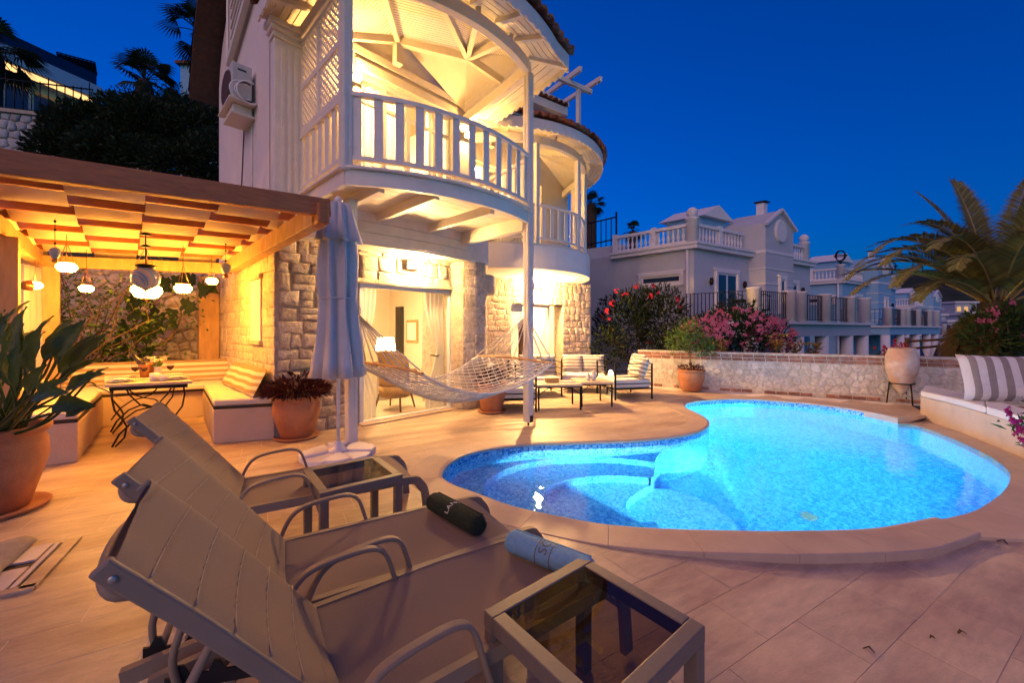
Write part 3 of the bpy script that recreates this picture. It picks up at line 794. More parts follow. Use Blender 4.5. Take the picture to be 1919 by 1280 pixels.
def clf(a, b):
    p = cc + dv * ((a - .5) * .36) + pv * ((b - .5) * .52)
    return Vector((p.x, p.y, .022 + .05 * math.sqrt(max(0, 1 - (2 * a - 1) ** 2)) * (.75 + .25 * math.sin(9 * a + 5 * b)) + .012 * noise.noise(Vector((a * 5, b * 5, 1)))))
cl.grid(clf, 14, 18); cl.build('folded_cloth', 'grey_cloth', label='crumpled grey brown cloth lying over the open hatch', cat='cloth', solid=.012)
# ------------------------------------------------------------------ the white house with balconies
house = thing('house', H(0.3, 0.5, 0), 'white two storey house with stone ground floor and lit timber balconies', 'house')
hr = random.Random(5)
ZD1, ZR1, ZPL = 3.12, 3.93, 5.14          # deck, rail top, plate beam underside
def arc3(P, Q, S, n):
    "arc through three (a,b) points"
    ax, ay = P; bx, by = Q; cx, cy = S
    d = 2 * (ax * (by - cy) + bx * (cy - ay) + cx * (ay - by))
    ux = ((ax * ax + ay * ay) * (by - cy) + (bx * bx + by * by) * (cy - ay) + (cx * cx + cy * cy) * (ay - by)) / d
    uy = ((ax * ax + ay * ay) * (cx - bx) + (bx * bx + by * by) * (ax - cx) + (cx * cx + cy * cy) * (bx - ax)) / d
    r = math.hypot(ax - ux, ay - uy); t0 = math.atan2(ay - uy, ax - ux); t1 = math.atan2(cy - uy, cx - ux); tm = math.atan2(by - uy, bx - ux)
    def un(t):
        while t < t0: t += 2 * math.pi
        return t
    if un(tm) > un(t1): t1 = t1 if t1 < t0 else t1 - 2 * math.pi
    else: t1 = un(t1)
    return [(ux + r * math.cos(t0 + (t1 - t0) * k / n), uy + r * math.sin(t0 + (t1 - t0) * k / n)) for k in range(n + 1)]
CL, CR = (-0.85, -1.48), (1.68, -1.84)
ARC = arc3(CL, (0.30, -1.96), CR, 26)
# ---- ground floor stone
A0, A1 = -1.125, 1.70
fr = MB()
fr.hbox(A0, 0.0, 0.0, 0.30, 0, 2.66); fr.hbox(A0, A1, 0.0, .30, 2.10, 2.66)          # pier, lintel
fr.hbox(A0, A0 + .3, .30, 3.6, 0, 2.66)
front = fr.build('stone_wall', 'mortar', house)
lay(courses(1.06, 2.62, hr, (.11, .23), (.13, .33), jit=.022), lambda u, v, w: H(A0 + 0.03 + u, -w, v), front, 'white_stone', hr, 0.022, gap=.008, rnd=.016)
lay(courses(1.70, 0.50, hr, (.15, .26), (.16, .36), jit=.022), lambda u, v, w: H(u, -w, 2.13 + v), front, 'white_stone', hr, 0.030, gap=.005, rnd=.02, rough=.6)
lay(courses(3.6, 2.62, hr, (.19, .30), (.28, .5), holes=[(0.55, 1.05, 1.25, 2.1)]), lambda u, v, w: H(A0 - w, 0.0 + u, v), front, 'white_stone', hr, 0.010, gap=.003, rnd=.012)
# side window niche in the pergola wall
mb = MB(); mb.hbox(A0 - .03, A0 - .006, .55, 1.05, 1.25, 2.1); nich = mb.build('window_niche', 'white_render', house)
mb = MB()
mb.hbox(A0 - .06, A0 - .0, .50, 1.10, 2.1, 2.17); mb.hbox(A0 - .06, A0, .50, 1.10, 1.19, 1.25); mb.build('niche_sill', 'white_stone', nich, bevel=.01)
# right pier with round nose
nose = [(1.66, -.10), (1.70, -.30), (1.95, -.36), (2.2, -.33), (2.36, -.2), (2.42, 0.0), (2.42, .3), (2.40, .9)]
npts = [Vector((a, b, 0)) for a, b in nose]
nd_ = [0]
for i in range(1, len(npts)): nd_.append(nd_[-1] + (npts[i] - npts[i - 1]).length)
def along(path, dist, u):
    for i in range(1, len(path)):
        if u <= dist[i] or i == len(path) - 1:
            t = (u - dist[i - 1]) / (dist[i] - dist[i - 1]); p = path[i - 1].lerp(path[i], t); d = (path[i] - path[i - 1]).normalized()
            return p, Vector((d.y, -d.x, 0))
def nmap(u, v, w):
    p, n = along(npts, nd_, u); q = p + n * w
    return H(q.x, q.y, v)
pm = MB(); poly = [H(a, b) for a, b in nose] + [H(1.66, .9)]
pm.prism(poly, 0, 2.62); pier = pm.build('stone_pier', 'mortar', house)
lay(courses(nd_[-1], 2.6, hr, (.12, .22), (.14, .3), jit=.018), nmap, pier, 'white_stone', hr, 0.008, gap=.0015, rnd=.014)
mb = MB(); mb.lathe([(.0, 0), (.30, 0), (.33, .06), (.33, .34), (.30, .36)], H(2.3, -.02, 2.06), 20); mb.build('rounded_corbel', 'white_stone', house)
# ---- sliding door to the lit room
sl = thing_parent = MB()
sl.hbox(-.02, 0.045, -.02, .07, .03, 2.10); sl.hbox(1.625, 1.69, -.02, .07, .03, 2.10); sl.hbox(-.02, 1.69, -.02, .07, 2.035, 2.10); sl.hbox(-.02, 1.69, -.03, .09, 0.004, .032)
door = sl.build('sliding_door', 'upvc', house, bevel=.004)
mb = MB(); mb.hbox(.05, 1.62, .028, .034, .035, 2.03); mb.build('pane', 'clear_glass', door)
mb = MB(); mb.hbox(-.10, 1.75, -.09, -.05, 2.10, 2.16); mb.build('door_lintel', 'white_stone', house, bevel=.01)
mb = MB(); mb.hbox(-.05, 1.66, -.20, -.03, 0.0, .02); mb.build('threshold', 'travertine', house)
# ---- room 1
rm = MB(); f1, b1 = .31, 3.3
rm.hbox(-.82, 2.3, .1, b1, -.05, .012); room_fl = rm.build('room_floor', 'room_floor', house)
rm = MB(); rm.hbox(-.82, 2.3, b1, b1 + .1, 0, 2.6); rm.hbox(2.3, 2.4, .31, b1, 0, 2.6); rm.hbox(-.82, 2.3, .1, b1, 2.5, 2.6); rm.hbox(A0 + .31, A0 + .33, .31, b1, 0, 2.6)
rm.build('room_wall', 'plaster_room', house)
# ---- drum part: stone wall, round slab, balcony
W0_, W1_ = Vector((-.75, 8.70, 0)), Vector((1.28, 10.02, 0)); W0, W1, W2 = W0_, W1_, W1_ + (W1_ - W0_).normalized() * .98
W3 = W2 + BX * 2.5
wd = (W1 - W0).normalized(); wn_2 = Vector((wd.y, -wd.x, 0)); wl_ = (W1 - W0).length
xd = (W2 - W1).normalized(); xn = Vector((xd.y, -xd.x, 0))
def on_w(px):
    t = (px - U0) / F; k = (t * W0.y - W0.x) / (wd.x - t * wd.y); return k
d0, d1, d2 = on_w(958), on_w(1036), on_w(1056)
mb = MB()
def wbox(m, s, e, w0, w1, z0, z1): m.obox(W0 + wd * ((s + e) / 2) + wn_2 * ((w0 + w1) / 2) + Z * ((z0 + z1) / 2), wd * ((e - s) / 2), wn_2 * ((w1 - w0) / 2), Z * ((z1 - z0) / 2))
wbox(mb, 0, d0, -.35, 0, 0, 2.62); wbox(mb, d0, d2, -.35, 0, 2.02, 2.62); wbox(mb, d2, wl_, -.35, 0, 0, 2.62)
mb.obox((W1 + W2) / 2 + Z * 1.31 - xn * .15, xd * ((W2 - W1).length / 2), xn * .15, Z * 1.31)
mb.obox((W2 + W3) / 2 + Z * 1.31 - xd * .12, BX * 1.25, xd * .1, Z * 1.31)
drum = mb.build('stone_wall', 'mortar', house)
lay(courses(wl_, 2.6, hr, (.12, .21), (.14, .34), jit=.016, holes=[(d0 - .02, d2 + .02, 0, 2.04)]), lambda u, v, w: W0 + wd * u + wn_2 * w + Z * v, drum, 'white_stone', hr, 0.006, gap=.002, rnd=.010)
lay(courses((W2 - W1).length, 2.6, hr, (.13, .2), (.14, .27)), lambda u, v, w: W1 + xd * u + xn * w + Z * v, drum, 'white_stone', hr, 0.009, gap=.003, rnd=.010)
fm = MB(); wbox(fm, d0, d0 + .05, -.2, -.12, .02, 2.0); wbox(fm, d1 - .05, d1, -.2, -.12, .02, 2.0); wbox(fm, d0, d1, -.2, -.12, 1.95, 2.02); wbox(fm, d0, d0 + .42, -.2, -.15, 1.83, 1.95)
d2o = fm.build('terrace_door', 'upvc', house)
fm = MB(); wbox(fm, d0 + .05, d1 - .05, -.165, -.16, .03, 1.95); fm.build('pane', 'clear_glass', d2o)
fm = MB(); fm.grid(lambda a, b: W0 + wd * (d0 + .05 + .34 * a) - wn_2 * (.30 + .02 * math.sin(a * 30)) + Z * (.05 + 1.8 * b), 24, 4)
fm.build('net_curtain', 'curtain_white', d2o)
mb = MB(); q0 = W0 - wn_2 * .36
rb = [q0 + wd * .55, q0 + wd * (wl_ + .1), q0 + wd * (wl_ + .1) - wn_2 * 2.4, q0 + wd * .55 - wn_2 * 2.4]
mb.prism(rb, -.05, .01); mb.build('room_floor', 'room_floor', house)
mb = MB()
for i in (1, 2, 3):
    p, q = rb[i], rb[(i + 1) % 4]; mb.bar(p + Z * 1.3, q + Z * 1.3, .06, 2.6)
mb.prism(rb, 2.5, 2.56); mb.build('room_wall', 'white_render', house)
# ---- round slab of the second balcony
SC, SR = (4.2, 1.3), 2.16
sa = [(SC[0] + SR * math.cos(rad(t)), SC[1] + SR * math.sin(rad(t))) for t in range(196, 349, 6)]
slab = [H(*p) for p in sa] + [H(6.6, 2.2), H(2.2, 2.2), H(1.9, 1.0), H(1.9, -.1)]
mb = MB(); mb.prism(slab, 2.60, 3.08); mb.build('round_balcony_slab', 'white_render', house, bevel=.012)
# ---- upper storey walls
UZ0, UZ1 = 2.95, 6.4
um = MB()
um.hbox(A0, -.0, 0.0, .25, 2.66, 5.9)                     # front, left of balcony doors
um.hbox(0.0, 1.70, 0.0, .25, 5.26, 6.0); um.hbox(1.70, 2.12, 0, .25, 3.0, 5.9)
um.hbox(1.90, 2.12, .25, 1.0, 3.0, 5.9)
um.hbox(2.12, 2.5, 1.0, 1.25, 3.0, 5.9); um.hbox(2.5, 5.4, 1.0, 1.25, 5.2, 5.9); um.hbox(5.4, 6.6, 1.0, 1.25, 3.0, 5.9); um.hbox(3.9, 4.2, 1.0, 1.25, 3.0, 5.2)
um.hbox(6.4, 6.6, 1.25, 5, 3.0, 5.9)
um.build('upper_wall', 'cream_board', house)
# gable side wall facing the pergola
sw = MB()
prof = [(0.0, 2.66), (3.45, 2.66), (3.45, 5.95), (3.36, 6.25), (3.15, 6.6), (2.75, 7.0), (2.2, 7.4), (1.5, 7.8), (0.9, 8.0), (0.0, 8.0)]
vs = [H(A0, b, z) for b, z in prof] + [H(A0 + .2, b, z) for b, z in prof]; n = len(prof)
sw.add(vs, [tuple(range(n)), tuple(range(2 * n - 1, n - 1, -1))] + [(i, (i + 1) % n, n + (i + 1) % n, n + i) for i in range(n)])
side = sw.build('gable_wall', 'white_render', house)
# brown boarded verge of the rear roof
vp = [(3.75, 5.72), (3.62, 6.0), (3.45, 6.32), (3.22, 6.66), (2.82, 7.06), (2.26, 7.46), (1.5, 7.88), (.9, 8.1)]
vm = MB()
for i in range(len(vp) - 1):
    (b0, z0), (b1_, z1) = vp[i], vp[i + 1]
    c = [H(A0 - .40, b0, z0), H(A0 + .3, b0, z0), H(A0 + .3, b1_, z1), H(A0 - .40, b1_, z1)]
    n_ = (c[1] - c[0]).cross(c[3] - c[0]).normalized() * .12
    if n_.z < 0: n_ = -n_
    vm.add(c + [p + n_ for p in c], [(0, 1, 2, 3), (7, 6, 5, 4), (0, 4, 5, 1), (1, 5, 6, 2), (2, 6, 7, 3), (3, 7, 4, 0)])
verge = vm.build('rear_roof', 'dark_soffit', house)
def tile_mesh(L=.40, R_=.085, n=7):
    m = MB(); vs = []
    for x, r in ((0, R_), (L, R_ * .82)):
        for s in (1, .86):
            for k in range(n + 1):
                t = math.pi * k / n; vs.append((x, r * s * math.cos(t), r * s * math.sin(t)))
    q = n + 1; fs = []
    for k in range(n):
        fs += [(k, k + 1, 2 * q + k + 1, 2 * q + k), (q + k + 1, q + k, 3 * q + k, 3 * q + k + 1), (k + 1, k, q + k, q + k + 1), (2 * q + k, 2 * q + k + 1, 3 * q + k + 1, 3 * q + k)]
    m.add(vs, fs, smooth=True); o = m.build('roof_tile', 'roof_clay', local=True); me = o.data; bpy.data.objects.remove(o); return me
TILE = tile_mesh()
def place_tile(parent, p, d, up=Z, roll=0.0):
    "tile whose open end is at p, running along d (up the slope)"
    d = Vector(d).normalized(); s = Vector(up).cross(d).normalized(); u = d.cross(s)
    M = Matrix((d, s, u)).transposed().to_euler()
    o = bpy.data.objects.new('roof_tile', TILE); COL.objects.link(o); o.parent = parent
    o.location = Vector(p) - wloc(parent); o.rotation_euler = M
    o.scale = (1, RNG.uniform(.93, 1.07), RNG.uniform(.9, 1.1))
for i in range(len(vp) - 1):
    (b0, z0), (b1_, z1) = vp[i], vp[i + 1]; L = math.hypot(b1_ - b0, z1 - z0)
    for k in range(max(1, int(L / .3))):
        t = k / max(1, int(L / .3)); place_tile(verge, H(A0 - .34, b0 + (b1_ - b0) * t, z0 + (z1 - z0) * t + .12), BX * (b1_ - b0) + Z * (z1 - z0))
# raking canopy panel high on the gable
mb = MB(); wz = [(2.2, 5.80), (.95, 6.22), (.95, 7.6), (2.2, 7.6)]; n = 4
vs = [H(A0 - .05, b, z) for b, z in wz] + [H(A0 + .0, b, z) for b, z in wz]
mb.add(vs, [(0, 1, 2, 3), (7, 6, 5, 4)] + [(i, (i + 1) % 4, 4 + (i + 1) % 4, 4 + i) for i in range(4)])
sh = mb.build('raking_panel', 'hatch_panel', house)
mb = MB(); mb.bar(H(A0 - .08, 2.25, 5.80), H(A0 - .08, .9, 6.24), .07, .10); mb.build('raking_trim', 'cream_board', sh)
mb = MB(); mb.bar(H(A0 - .09, 2.22, 5.80), H(A0 - .09, 2.22, 7.6), .03, .03); mb.build('edge_trim', 'white_timber', sh)
for k in range(7):
    mb = MB(); mb.bar(H(A0 - .065, 2.15, 6.02 + k * .17), H(A0 - .065, 1.0, 6.40 + k * .17), .02, .05); mb.build('louvre', 'cream_board', sh)
# corner pilaster with grooves
pil = MB(); pil.hbox(A0 - .05, -.80, -.16, 0.0, 2.70, 5.05)
pilo = pil.build('corner_pilaster', 'white_timber', house, bevel=.006)
for k in range(4):
    mb = MB(); mb.hbox(-1.10 + k * .075, -1.055 + k * .075, -.172, -.158, 2.75, 4.95); mb.build('reed', 'white_timber', pilo, bevel=.004)
mb = MB()
for k in range(3): mb.hbox(A0 - .07 - .03 * k, -.78, -.19 - .04 * k, 0.0, 5.05 + .06 * k, 5.11 + .06 * k)
mb.build('capital', 'white_timber', pilo, bevel=.006)
# ---- first balcony
bal = MB()
deck_ab = [(-.85, -.02)] + ARC + [(1.95, -.02)]
bal.prism([H(a, b) for a, b in deck_ab], 3.085, 3.115); balc = bal.build('timber_balcony', 'white_timber', house)
bd = MB()
for k in range(13):                                            # soffit boards with open joints
    b0 = -.05 - k * .15
    seg = []
    for a in [-.84 + .05 * i for i in range(56)]:
        bb = None
        for i in range(len(ARC) - 1):
            (a0_, c0), (a1_, c1_) = ARC[i], ARC[i + 1]
            if a0_ <= a <= a1_: bb = c0 + (c1_ - c0) * (a - a0_) / (a1_ - a0_)
        if bb is not None and bb < b0 - .14: seg.append(a)
        elif bb is None and a > 1.66 and b0 > -1.7: seg.append(a)
    if len(seg) > 1:
        m = MB(); m.hbox(seg[0], seg[-1], b0 - .142, b0, 3.05, 3.078); m.build('soffit_board', 'cream_board', balc)
rimp = [H(a, b, 0) for a, b in [(-.85, 0)] + ARC]
mb = MB(); mb.sweep(rimp[1:], .05, 2.95, 3.11); mb.sweep(rimp[:2], .05, 2.95, 3.11)
mb.bar(H(1.68, -1.84, 3.03), H(1.95, -.1, 3.03), .05, .16); rim = mb.build('rim_beam', 'white_timber', balc)
mb = MB(); mb.sweep([p + (p - H(.4, -.4)).normalized() * .03 for p in rimp], .10, 3.116, 3.14); mb.build('deck_nosing', 'white_timber', rim)
for a, bf, in ((.07, -1.86), (.91, -1.92), (-.5, -1.62)):
    mb = MB(); mb.bar(H(a, -.36, 2.99), H(a, bf + .03, 2.99), .07, .12); mb.build('joist', 'white_timber', balc)
mb = MB(); mb.bar(H(1.62, -.36, 2.95), H(1.64, -1.80, 2.95), .10, .2); mb.build('joist', 'white_timber', balc)
# curved siding below the deck
sidp = [H(a, b, 0) for a, b in arc3((-1.12, -.20), (.4, -.44), (2.28, -.30), 20)]
for k in range(3):
    mb = MB(); z0 = 2.62 + k * .145
    mb.sweep(sidp, .05 + .0 * k, z0, z0 + .138); mb.build('siding_board', 'white_timber', balc)
mb = MB(); mb.prism([H(-1.1, 0)] + sidp + [H(2.28, 0)], 2.59, 2.635); mb.build('siding_soffit', 'white_timber', balc)
# posts
def post(name, p, z0, z1, w, par, grooves=True):
    m = MB(); m.obox(Vector((p.x, p.y, (z0 + z1) / 2)), AX * (w / 2), BX * (w / 2), Z * ((z1 - z0) / 2))
    o = m.build(name, 'white_timber', par, bevel=.008)
    if grooves:
        for s in (-.25, .25):
            g = MB(); g.obox(Vector((p.x, p.y, (z0 + z1) / 2)) + AX * (s * w) - BX * (w / 2 + .002), AX * (w * .13), BX * .004, Z * ((z1 - z0) / 2 - .03)); g.build('fillet', 'white_timber', o)
            g = MB(); g.obox(Vector((p.x, p.y, (z0 + z1) / 2)) + BX * (s * w) - AX * (w / 2 + .002), BX * (w * .13), AX * .004, Z * ((z1 - z0) / 2 - .03)); g.build('fillet', 'white_timber', o)
    return o
pR = Vector((.24, 5.80, 0)); pL = Vector((-1.915, 4.72, 0))
post('post', pR, .05, 5.16, .11, balc); post('post', pL, 0.0, 2.96, .11, balc)
post('post', H(*CL), 3.1, 5.16, .11, balc)
mb = MB(); mb.box(pR.x - .012, pR.x + .012, pR.y - .012, pR.y + .012, 0, .06); mb.obox(pR + Z * .10 - BX * .06, AX * .035, BX * .003, Z * .05); mb.build('post_foot', 'iron', balc)
# railing
def railing(path, zb, zt, par, spacing, bw=.095, name='railing', skip_ends=True, top=.07):
    m = MB(); m.sweep(path, .07, zt - .05, zt); r = m.build(name, 'white_timber', par, bevel=.006)
    m = MB(); m.sweep(path, .05, zb + .10, zb + .145); m.build('bottom_rail', 'white_timber', r)
    ds = [0]
    for i in range(1, len(path)): ds.append(ds[-1] + (path[i] - path[i - 1]).length)
    n = max(1, int(ds[-1] / spacing))
    for k in range(n):
        u = (k + .5) * ds[-1] / n
        p, nn = along(path, ds, u); t = Vector((-nn.y, nn.x, 0))
        m = MB(); m.obox(p + Z * ((zb + .145 + zt - .05) / 2), t * (bw / 2), nn * .011, Z * ((zt - zb - .195) / 2)); m.build('baluster', 'white_timber', r, bevel=.003, seg=1)
    return r
railing([H(a, b) for a, b in ARC], ZD1, ZR1 + .02, balc, .205)
railing([H(-.85, -.06), H(*CL)], ZD1, ZR1 - .02, balc, .195, bw=.09)
railing([H(1.70, -1.80), H(1.93, -.25)], ZD1, ZR1, balc, .205)
# lattice screen on the left side
lt = MB(); b0, b1s = -1.42, -.05; z0, z1 = 3.93, 5.12
for b in (b0 + .02, (b0 + b1s) / 2, b1s - .02): lt.hbox(-.87, -.83, b - .025, b + .025, z0, z1)
for z in (z0 + .03, (z0 + z1) / 2, z1 - .02): lt.hbox(-.872, -.828, b0, b1s, z - .03, z + .03)
lat = lt.build('lattice_screen', 'white_timber', balc)
la = MB()
def clip_seg(c, sgn, B0, B1, Y0, Y1):
    pts = []
    for b in (B0, B1):
        z = c + sgn * b
        if Y0 <= z <= Y1: pts.append((b, z))
    for z in (Y0, Y1):
        b = (z - c) / sgn
        if B0 < b < B1: pts.append((b, z))
    return pts[:2] if len(pts) >= 2 else None
for bb0, bb1 in ((b0, (b0 + b1s) / 2), ((b0 + b1s) / 2, b1s)):
    for zz0, zz1 in ((z0, (z0 + z1) / 2), ((z0 + z1) / 2, z1)):
        for sgn, oa in ((1, -.853), (-1, -.845)):
            for k in range(-60, 60):
                s_ = clip_seg(4.5 + sgn * .7 + k * .086, sgn, bb0, bb1, zz0, zz1)
                if s_ and math.dist(*s_) > .03: la.bar(H(oa, *s_[0]), H(oa, *s_[1]), .007, .026, up=BX * -sgn + Z) if False else la.bar(H(oa, *s_[0]), H(oa, *s_[1]), .024, .006, up=AX)
la.build('lattice', 'white_timber', lat, fix=False)
# balcony doors
def glazed(par, a0, a1, b, z0, z1, n, nm='glass_door'):
    w = (a1 - a0) / n; m = MB()
    for k in range(n + 1): m.hbox(a0 + k * w - .035, a0 + k * w + .035, b - .03, b + .03, z0, z1)
    m.hbox(a0, a1, b - .028, b + .028, z1 - .08, z1); m.hbox(a0, a1, b - .028, b + .028, z0, z0 + .1); m.hbox(a0, a1, b - .026, b + .026, z1 - .42, z1 - .37)
    d = m.build(nm, 'upvc', par)
    for k in range(n):
        m = MB(); m.hbox(a0 + k * w + .036, a0 + (k + 1) * w - .036, b - .004, b + .004, z0 + .1, z1 - .08); m.build('pane', 'clear_glass', d)
    return d
glazed(house, 0.0, 1.70, .10, 3.12, 5.26, 4); glazed(house, 2.5, 3.9, 1.1, 3.12, 5.2, 3); glazed(house, 4.2, 5.4, 1.1, 3.12, 5.2, 2)
mb = MB(); mb.hbox(-.08, 1.78, -.045, 0.0, 5.26, 5.40); mb.hbox(-.08, 0, -.03, .0, 3.12, 5.26); mb.hbox(1.70, 1.78, -.03, 0, 3.12, 5.26)
mb.hbox(-.85, 1.95, -.03, 0.0, 5.48, 5.60); mb.build('door_casing', 'white_timber', house, bevel=.006)
# rooms behind the upper doors
mb = MB(); mb.hbox(-.9, 2.1, 2.6, 2.7, 3, 5.6); mb.hbox(-.9, 2.1, .25, 2.6, 5.5, 5.6); mb.hbox(-.9, 2.1, .25, 2.6, 3.0, 3.1); mb.hbox(-.92, -.85, .25, 2.6, 3, 5.6); mb.hbox(1.9, 1.97, 1.0, 2.6, 3, 5.6)
mb.hbox(2.3, 6.4, 3.2, 3.3, 3, 5.6); mb.hbox(2.3, 6.4, 1.25, 3.2, 5.5, 5.6); mb.hbox(2.3, 6.4, 1.25, 3.2, 3.0, 3.1); mb.hbox(2.2, 2.3, 1.25, 3.2, 3, 5.6)
mb.build('upper_room', 'plaster_room', house)
# ---- roofs
def balcony_roof(plate, eave, hubs, zp, ze, wallpts, tag_):
    """plate: (a,b) points of the plate beam, eave: matching outer points, hubs: list of (a,b,z); ceiling is boarded."""
    ms = MB(); ms.sweep([H(a, b) for a, b in plate], .10, zp, zp + .16); roof = ms.build('balcony_roof', 'white_timber', house, bevel=.008)
    ceil = MB(); raf = []
    P3 = [H(a, b, zp + .27) for a, b in plate]
    hub3 = [H(*h) for h in hubs]
    def near(p): return min(hub3, key=lambda h: (h - p).length)
    for i in range(len(P3) - 1):
        p, q = P3[i], P3[i + 1]; h = near((p + q) / 2); hp, hq_ = near(p), near(q)
        tris = [(p, q, h)]
        if hp is not h: tris.append((p, h, hp))
        elif hq_ is not h: tris.append((q, hq_, h))
        N = 26 if (p - h).length > .8 else 10
        n_ = (q - p).cross(h - p).normalized()
        if n_.z > 0: n_ = -n_
        for k in range(N):
            t0, t1 = k / N, (k + .86) / N
            ceil.add([p.lerp(hp, t0), q.lerp(hq_, t0), q.lerp(hq_, t1), p.lerp(hp, t1)], [(0, 1, 2, 3)])
            t2 = (k + 1) / N
            ceil.add([p.lerp(hp, t1) - n_ * .008, q.lerp(hq_, t1) - n_ * .008, q.lerp(hq_, t2) - n_ * .008, p.lerp(hp, t2) - n_ * .008], [(0, 1, 2, 3)])
    for tri in (([P3[-1], hub3[-1], hub3[0]],) if len(hub3) > 1 else ()):
        ceil.add(tri, [(0, 1, 2)])
    ceil.build('ceiling_boards', 'cream_board', roof, fix=False)
    step = max(1, len(P3) // 5)
    for i in range(0, len(P3), step):
        h = near(P3[i]); m = MB(); m.bar(P3[i] + Z * -.04, h + Z * -.05, .07, .11); m.build('rafter', 'cream_board', roof)
    for i in range(len(hub3) - 1):
        m = MB(); m.bar(hub3[i] - Z * .06, hub3[i + 1] - Z * .06, .09, .13); m.build('ridge_beam', 'cream_board', roof)
    m = MB(); h = hub3[0]; m.obox(h - Z * .22, AX * .06, BX * .06, Z * .22); m.build('king_post', 'cream_board', roof, bevel=.01)
    # eave soffit, scalloped fascia, tiles
    E3 = [H(a, b, ze) for a, b in eave]; so_ = MB()
    for i in range(len(P3) - 1):
        for k in range(5):
            t0, t1 = k / 5, (k + .9) / 5
            a_, b_ = P3[i] + Z * .0, P3[i + 1] + Z * .0
            so_.add([a_.lerp(E3[i], t0), b_.lerp(E3[i + 1], t0), b_.lerp(E3[i + 1], t1), a_.lerp(E3[i], t1)], [(0, 1, 2, 3)])
            so_.add([a_.lerp(E3[i], t1) + Z * .012, b_.lerp(E3[i + 1], t1) + Z * .012, b_.lerp(E3[i + 1], (k + 1) / 5) + Z * .012, a_.lerp(E3[i], (k + 1) / 5) + Z * .012], [(0, 1, 2, 3)])
    so_.build('eave_soffit', 'cream_board', roof, fix=False)
    for i in range(1, len(P3) - 1, 4):
        m = MB(); m.bar(P3[i] - Z * .02, E3[i] - Z * .03, .06, .07); m.build('rafter_tail', 'cream_board', roof)
    ds = [0]
    for i in range(1, len(E3)): ds.append(ds[-1] + (E3[i] - E3[i - 1]).length)
    fas = MB(); n = int(ds[-1] / .02); pv_ = None
    for k in range(n + 1):
        p, nn = along(E3, ds, ds[-1] * k / n); zb_ = -.05 - .035 * abs(math.sin(math.pi * k * .02 / .14)); cur = (p + Z * zb_, p + Z * .13, nn)
        if pv_:
            o_ = nn * .022
            fas.add([pv_[0], cur[0], cur[1], pv_[1], pv_[0] + o_, cur[0] + o_, cur[1] + o_, pv_[1] + o_], [(0, 1, 2, 3), (4, 7, 6, 5), (0, 4, 5, 1), (3, 2, 6, 7)])
        pv_ = cur
    fas.build('fascia', 'white_timber', roof, fix=False)
    # roof covering: slab + two courses of barrel tiles at the eave
    top = MB()
    for i in range(len(E3) - 1):
        hp, hq_ = near(P3[i]), near(P3[i + 1])
        top.add([E3[i] + Z * .13, E3[i + 1] + Z * .13, hq_ + Z * .42, hp + Z * .42], [(0, 1, 2, 3)])
    top.build('roof_deck', 'roof_clay', roof, fix=False)
    k = 0; u = .04
    while u < ds[-1] - .02:
        p, nn = along(E3, ds, u); h = near(p) + Z * .42; d = (h - (p + Z * .13)); dn = d.normalized()
        side_ = Vector((-nn.y, nn.x, 0))
        for r in range(3):
            if d.length > r * .36 + .3: place_tile(roof, p + Z * (.155 + .012 * r) + nn * .07 + dn * (r * .36), d, roll=0)
        u += .172
    # under-tiles: pans read as a dark band
    return roof
off = lambda P_, d: [(P_[i][0] + nx * d, P_[i][1] + ny * d) for i, (nx, ny) in enumerate([(lambda a, b: ((b[1] - a[1]) / math.dist(a, b), -(b[0] - a[0]) / math.dist(a, b)))(P_[max(0, i - 1)], P_[min(len(P_) - 1, i + 1)]) for i in range(len(P_))])]
plate1 = [(-.85, -.02), (-.85, -.5), (-.85, -1.0)] + ARC + [(1.78, -1.2), (1.87, -.6), (1.95, -.02)]
eave1 = off(plate1, .46)
il = 3; eave1[il] = (CL[0] - .45, CL[1] - .42); eave1[il - 1] = (CL[0] - .46, -1.0)
ir = 3 + len(ARC) - 1; eave1[ir] = (CR[0] + .40, CR[1] - .42)
for k, q in enumerate(((2.28, -1.2), (2.36, -.6), (2.42, -.02))): eave1[ir + 1 + k] = q
plate1[0] = (-.85, -.02)
br1 = balcony_roof(plate1, eave1, [(.55, -.12, 5.98), (1.35, -.85, 5.76)], ZPL, 5.28, None, '')
RP = 2.02
a2 = [(SC[0] + RP * math.cos(rad(t)), SC[1] + RP * math.sin(rad(t))) for t in range(206, 341, 6)]
plate2 = [(2.2, .98)] + a2 + [(6.35, .98)]
eave2 = [(2.0, .95)] + [(SC[0] + (RP + .42) * math.cos(rad(t)), SC[1] + (RP + .42) * math.sin(rad(t))) for t in range(206, 341, 6)] + [(6.8, .95)]
br2 = balcony_roof(plate2, eave2, [(3.5, .9, 6.0), (5.0, .9, 6.0)], ZPL - .02, 5.26, None, '')
bal2 = MB(); bal2.prism([H(*p) for p in sa] + [H(6.6, 1.0), H(2.2, 1.0)], 3.085, 3.11); bo2 = bal2.build('round_balcony', 'cream_board', house)
railing([H(SC[0] + RP * math.cos(rad(t)), SC[1] + RP * math.sin(rad(t))) for t in range(214, 341, 5)], ZD1, ZR1, bo2, .20, bw=.085)
for t in (246, 282, 306, 334): post('post', H(SC[0] + RP * math.cos(rad(t)), SC[1] + RP * math.sin(rad(t))), 3.1, 5.14, .10, bo2, False)
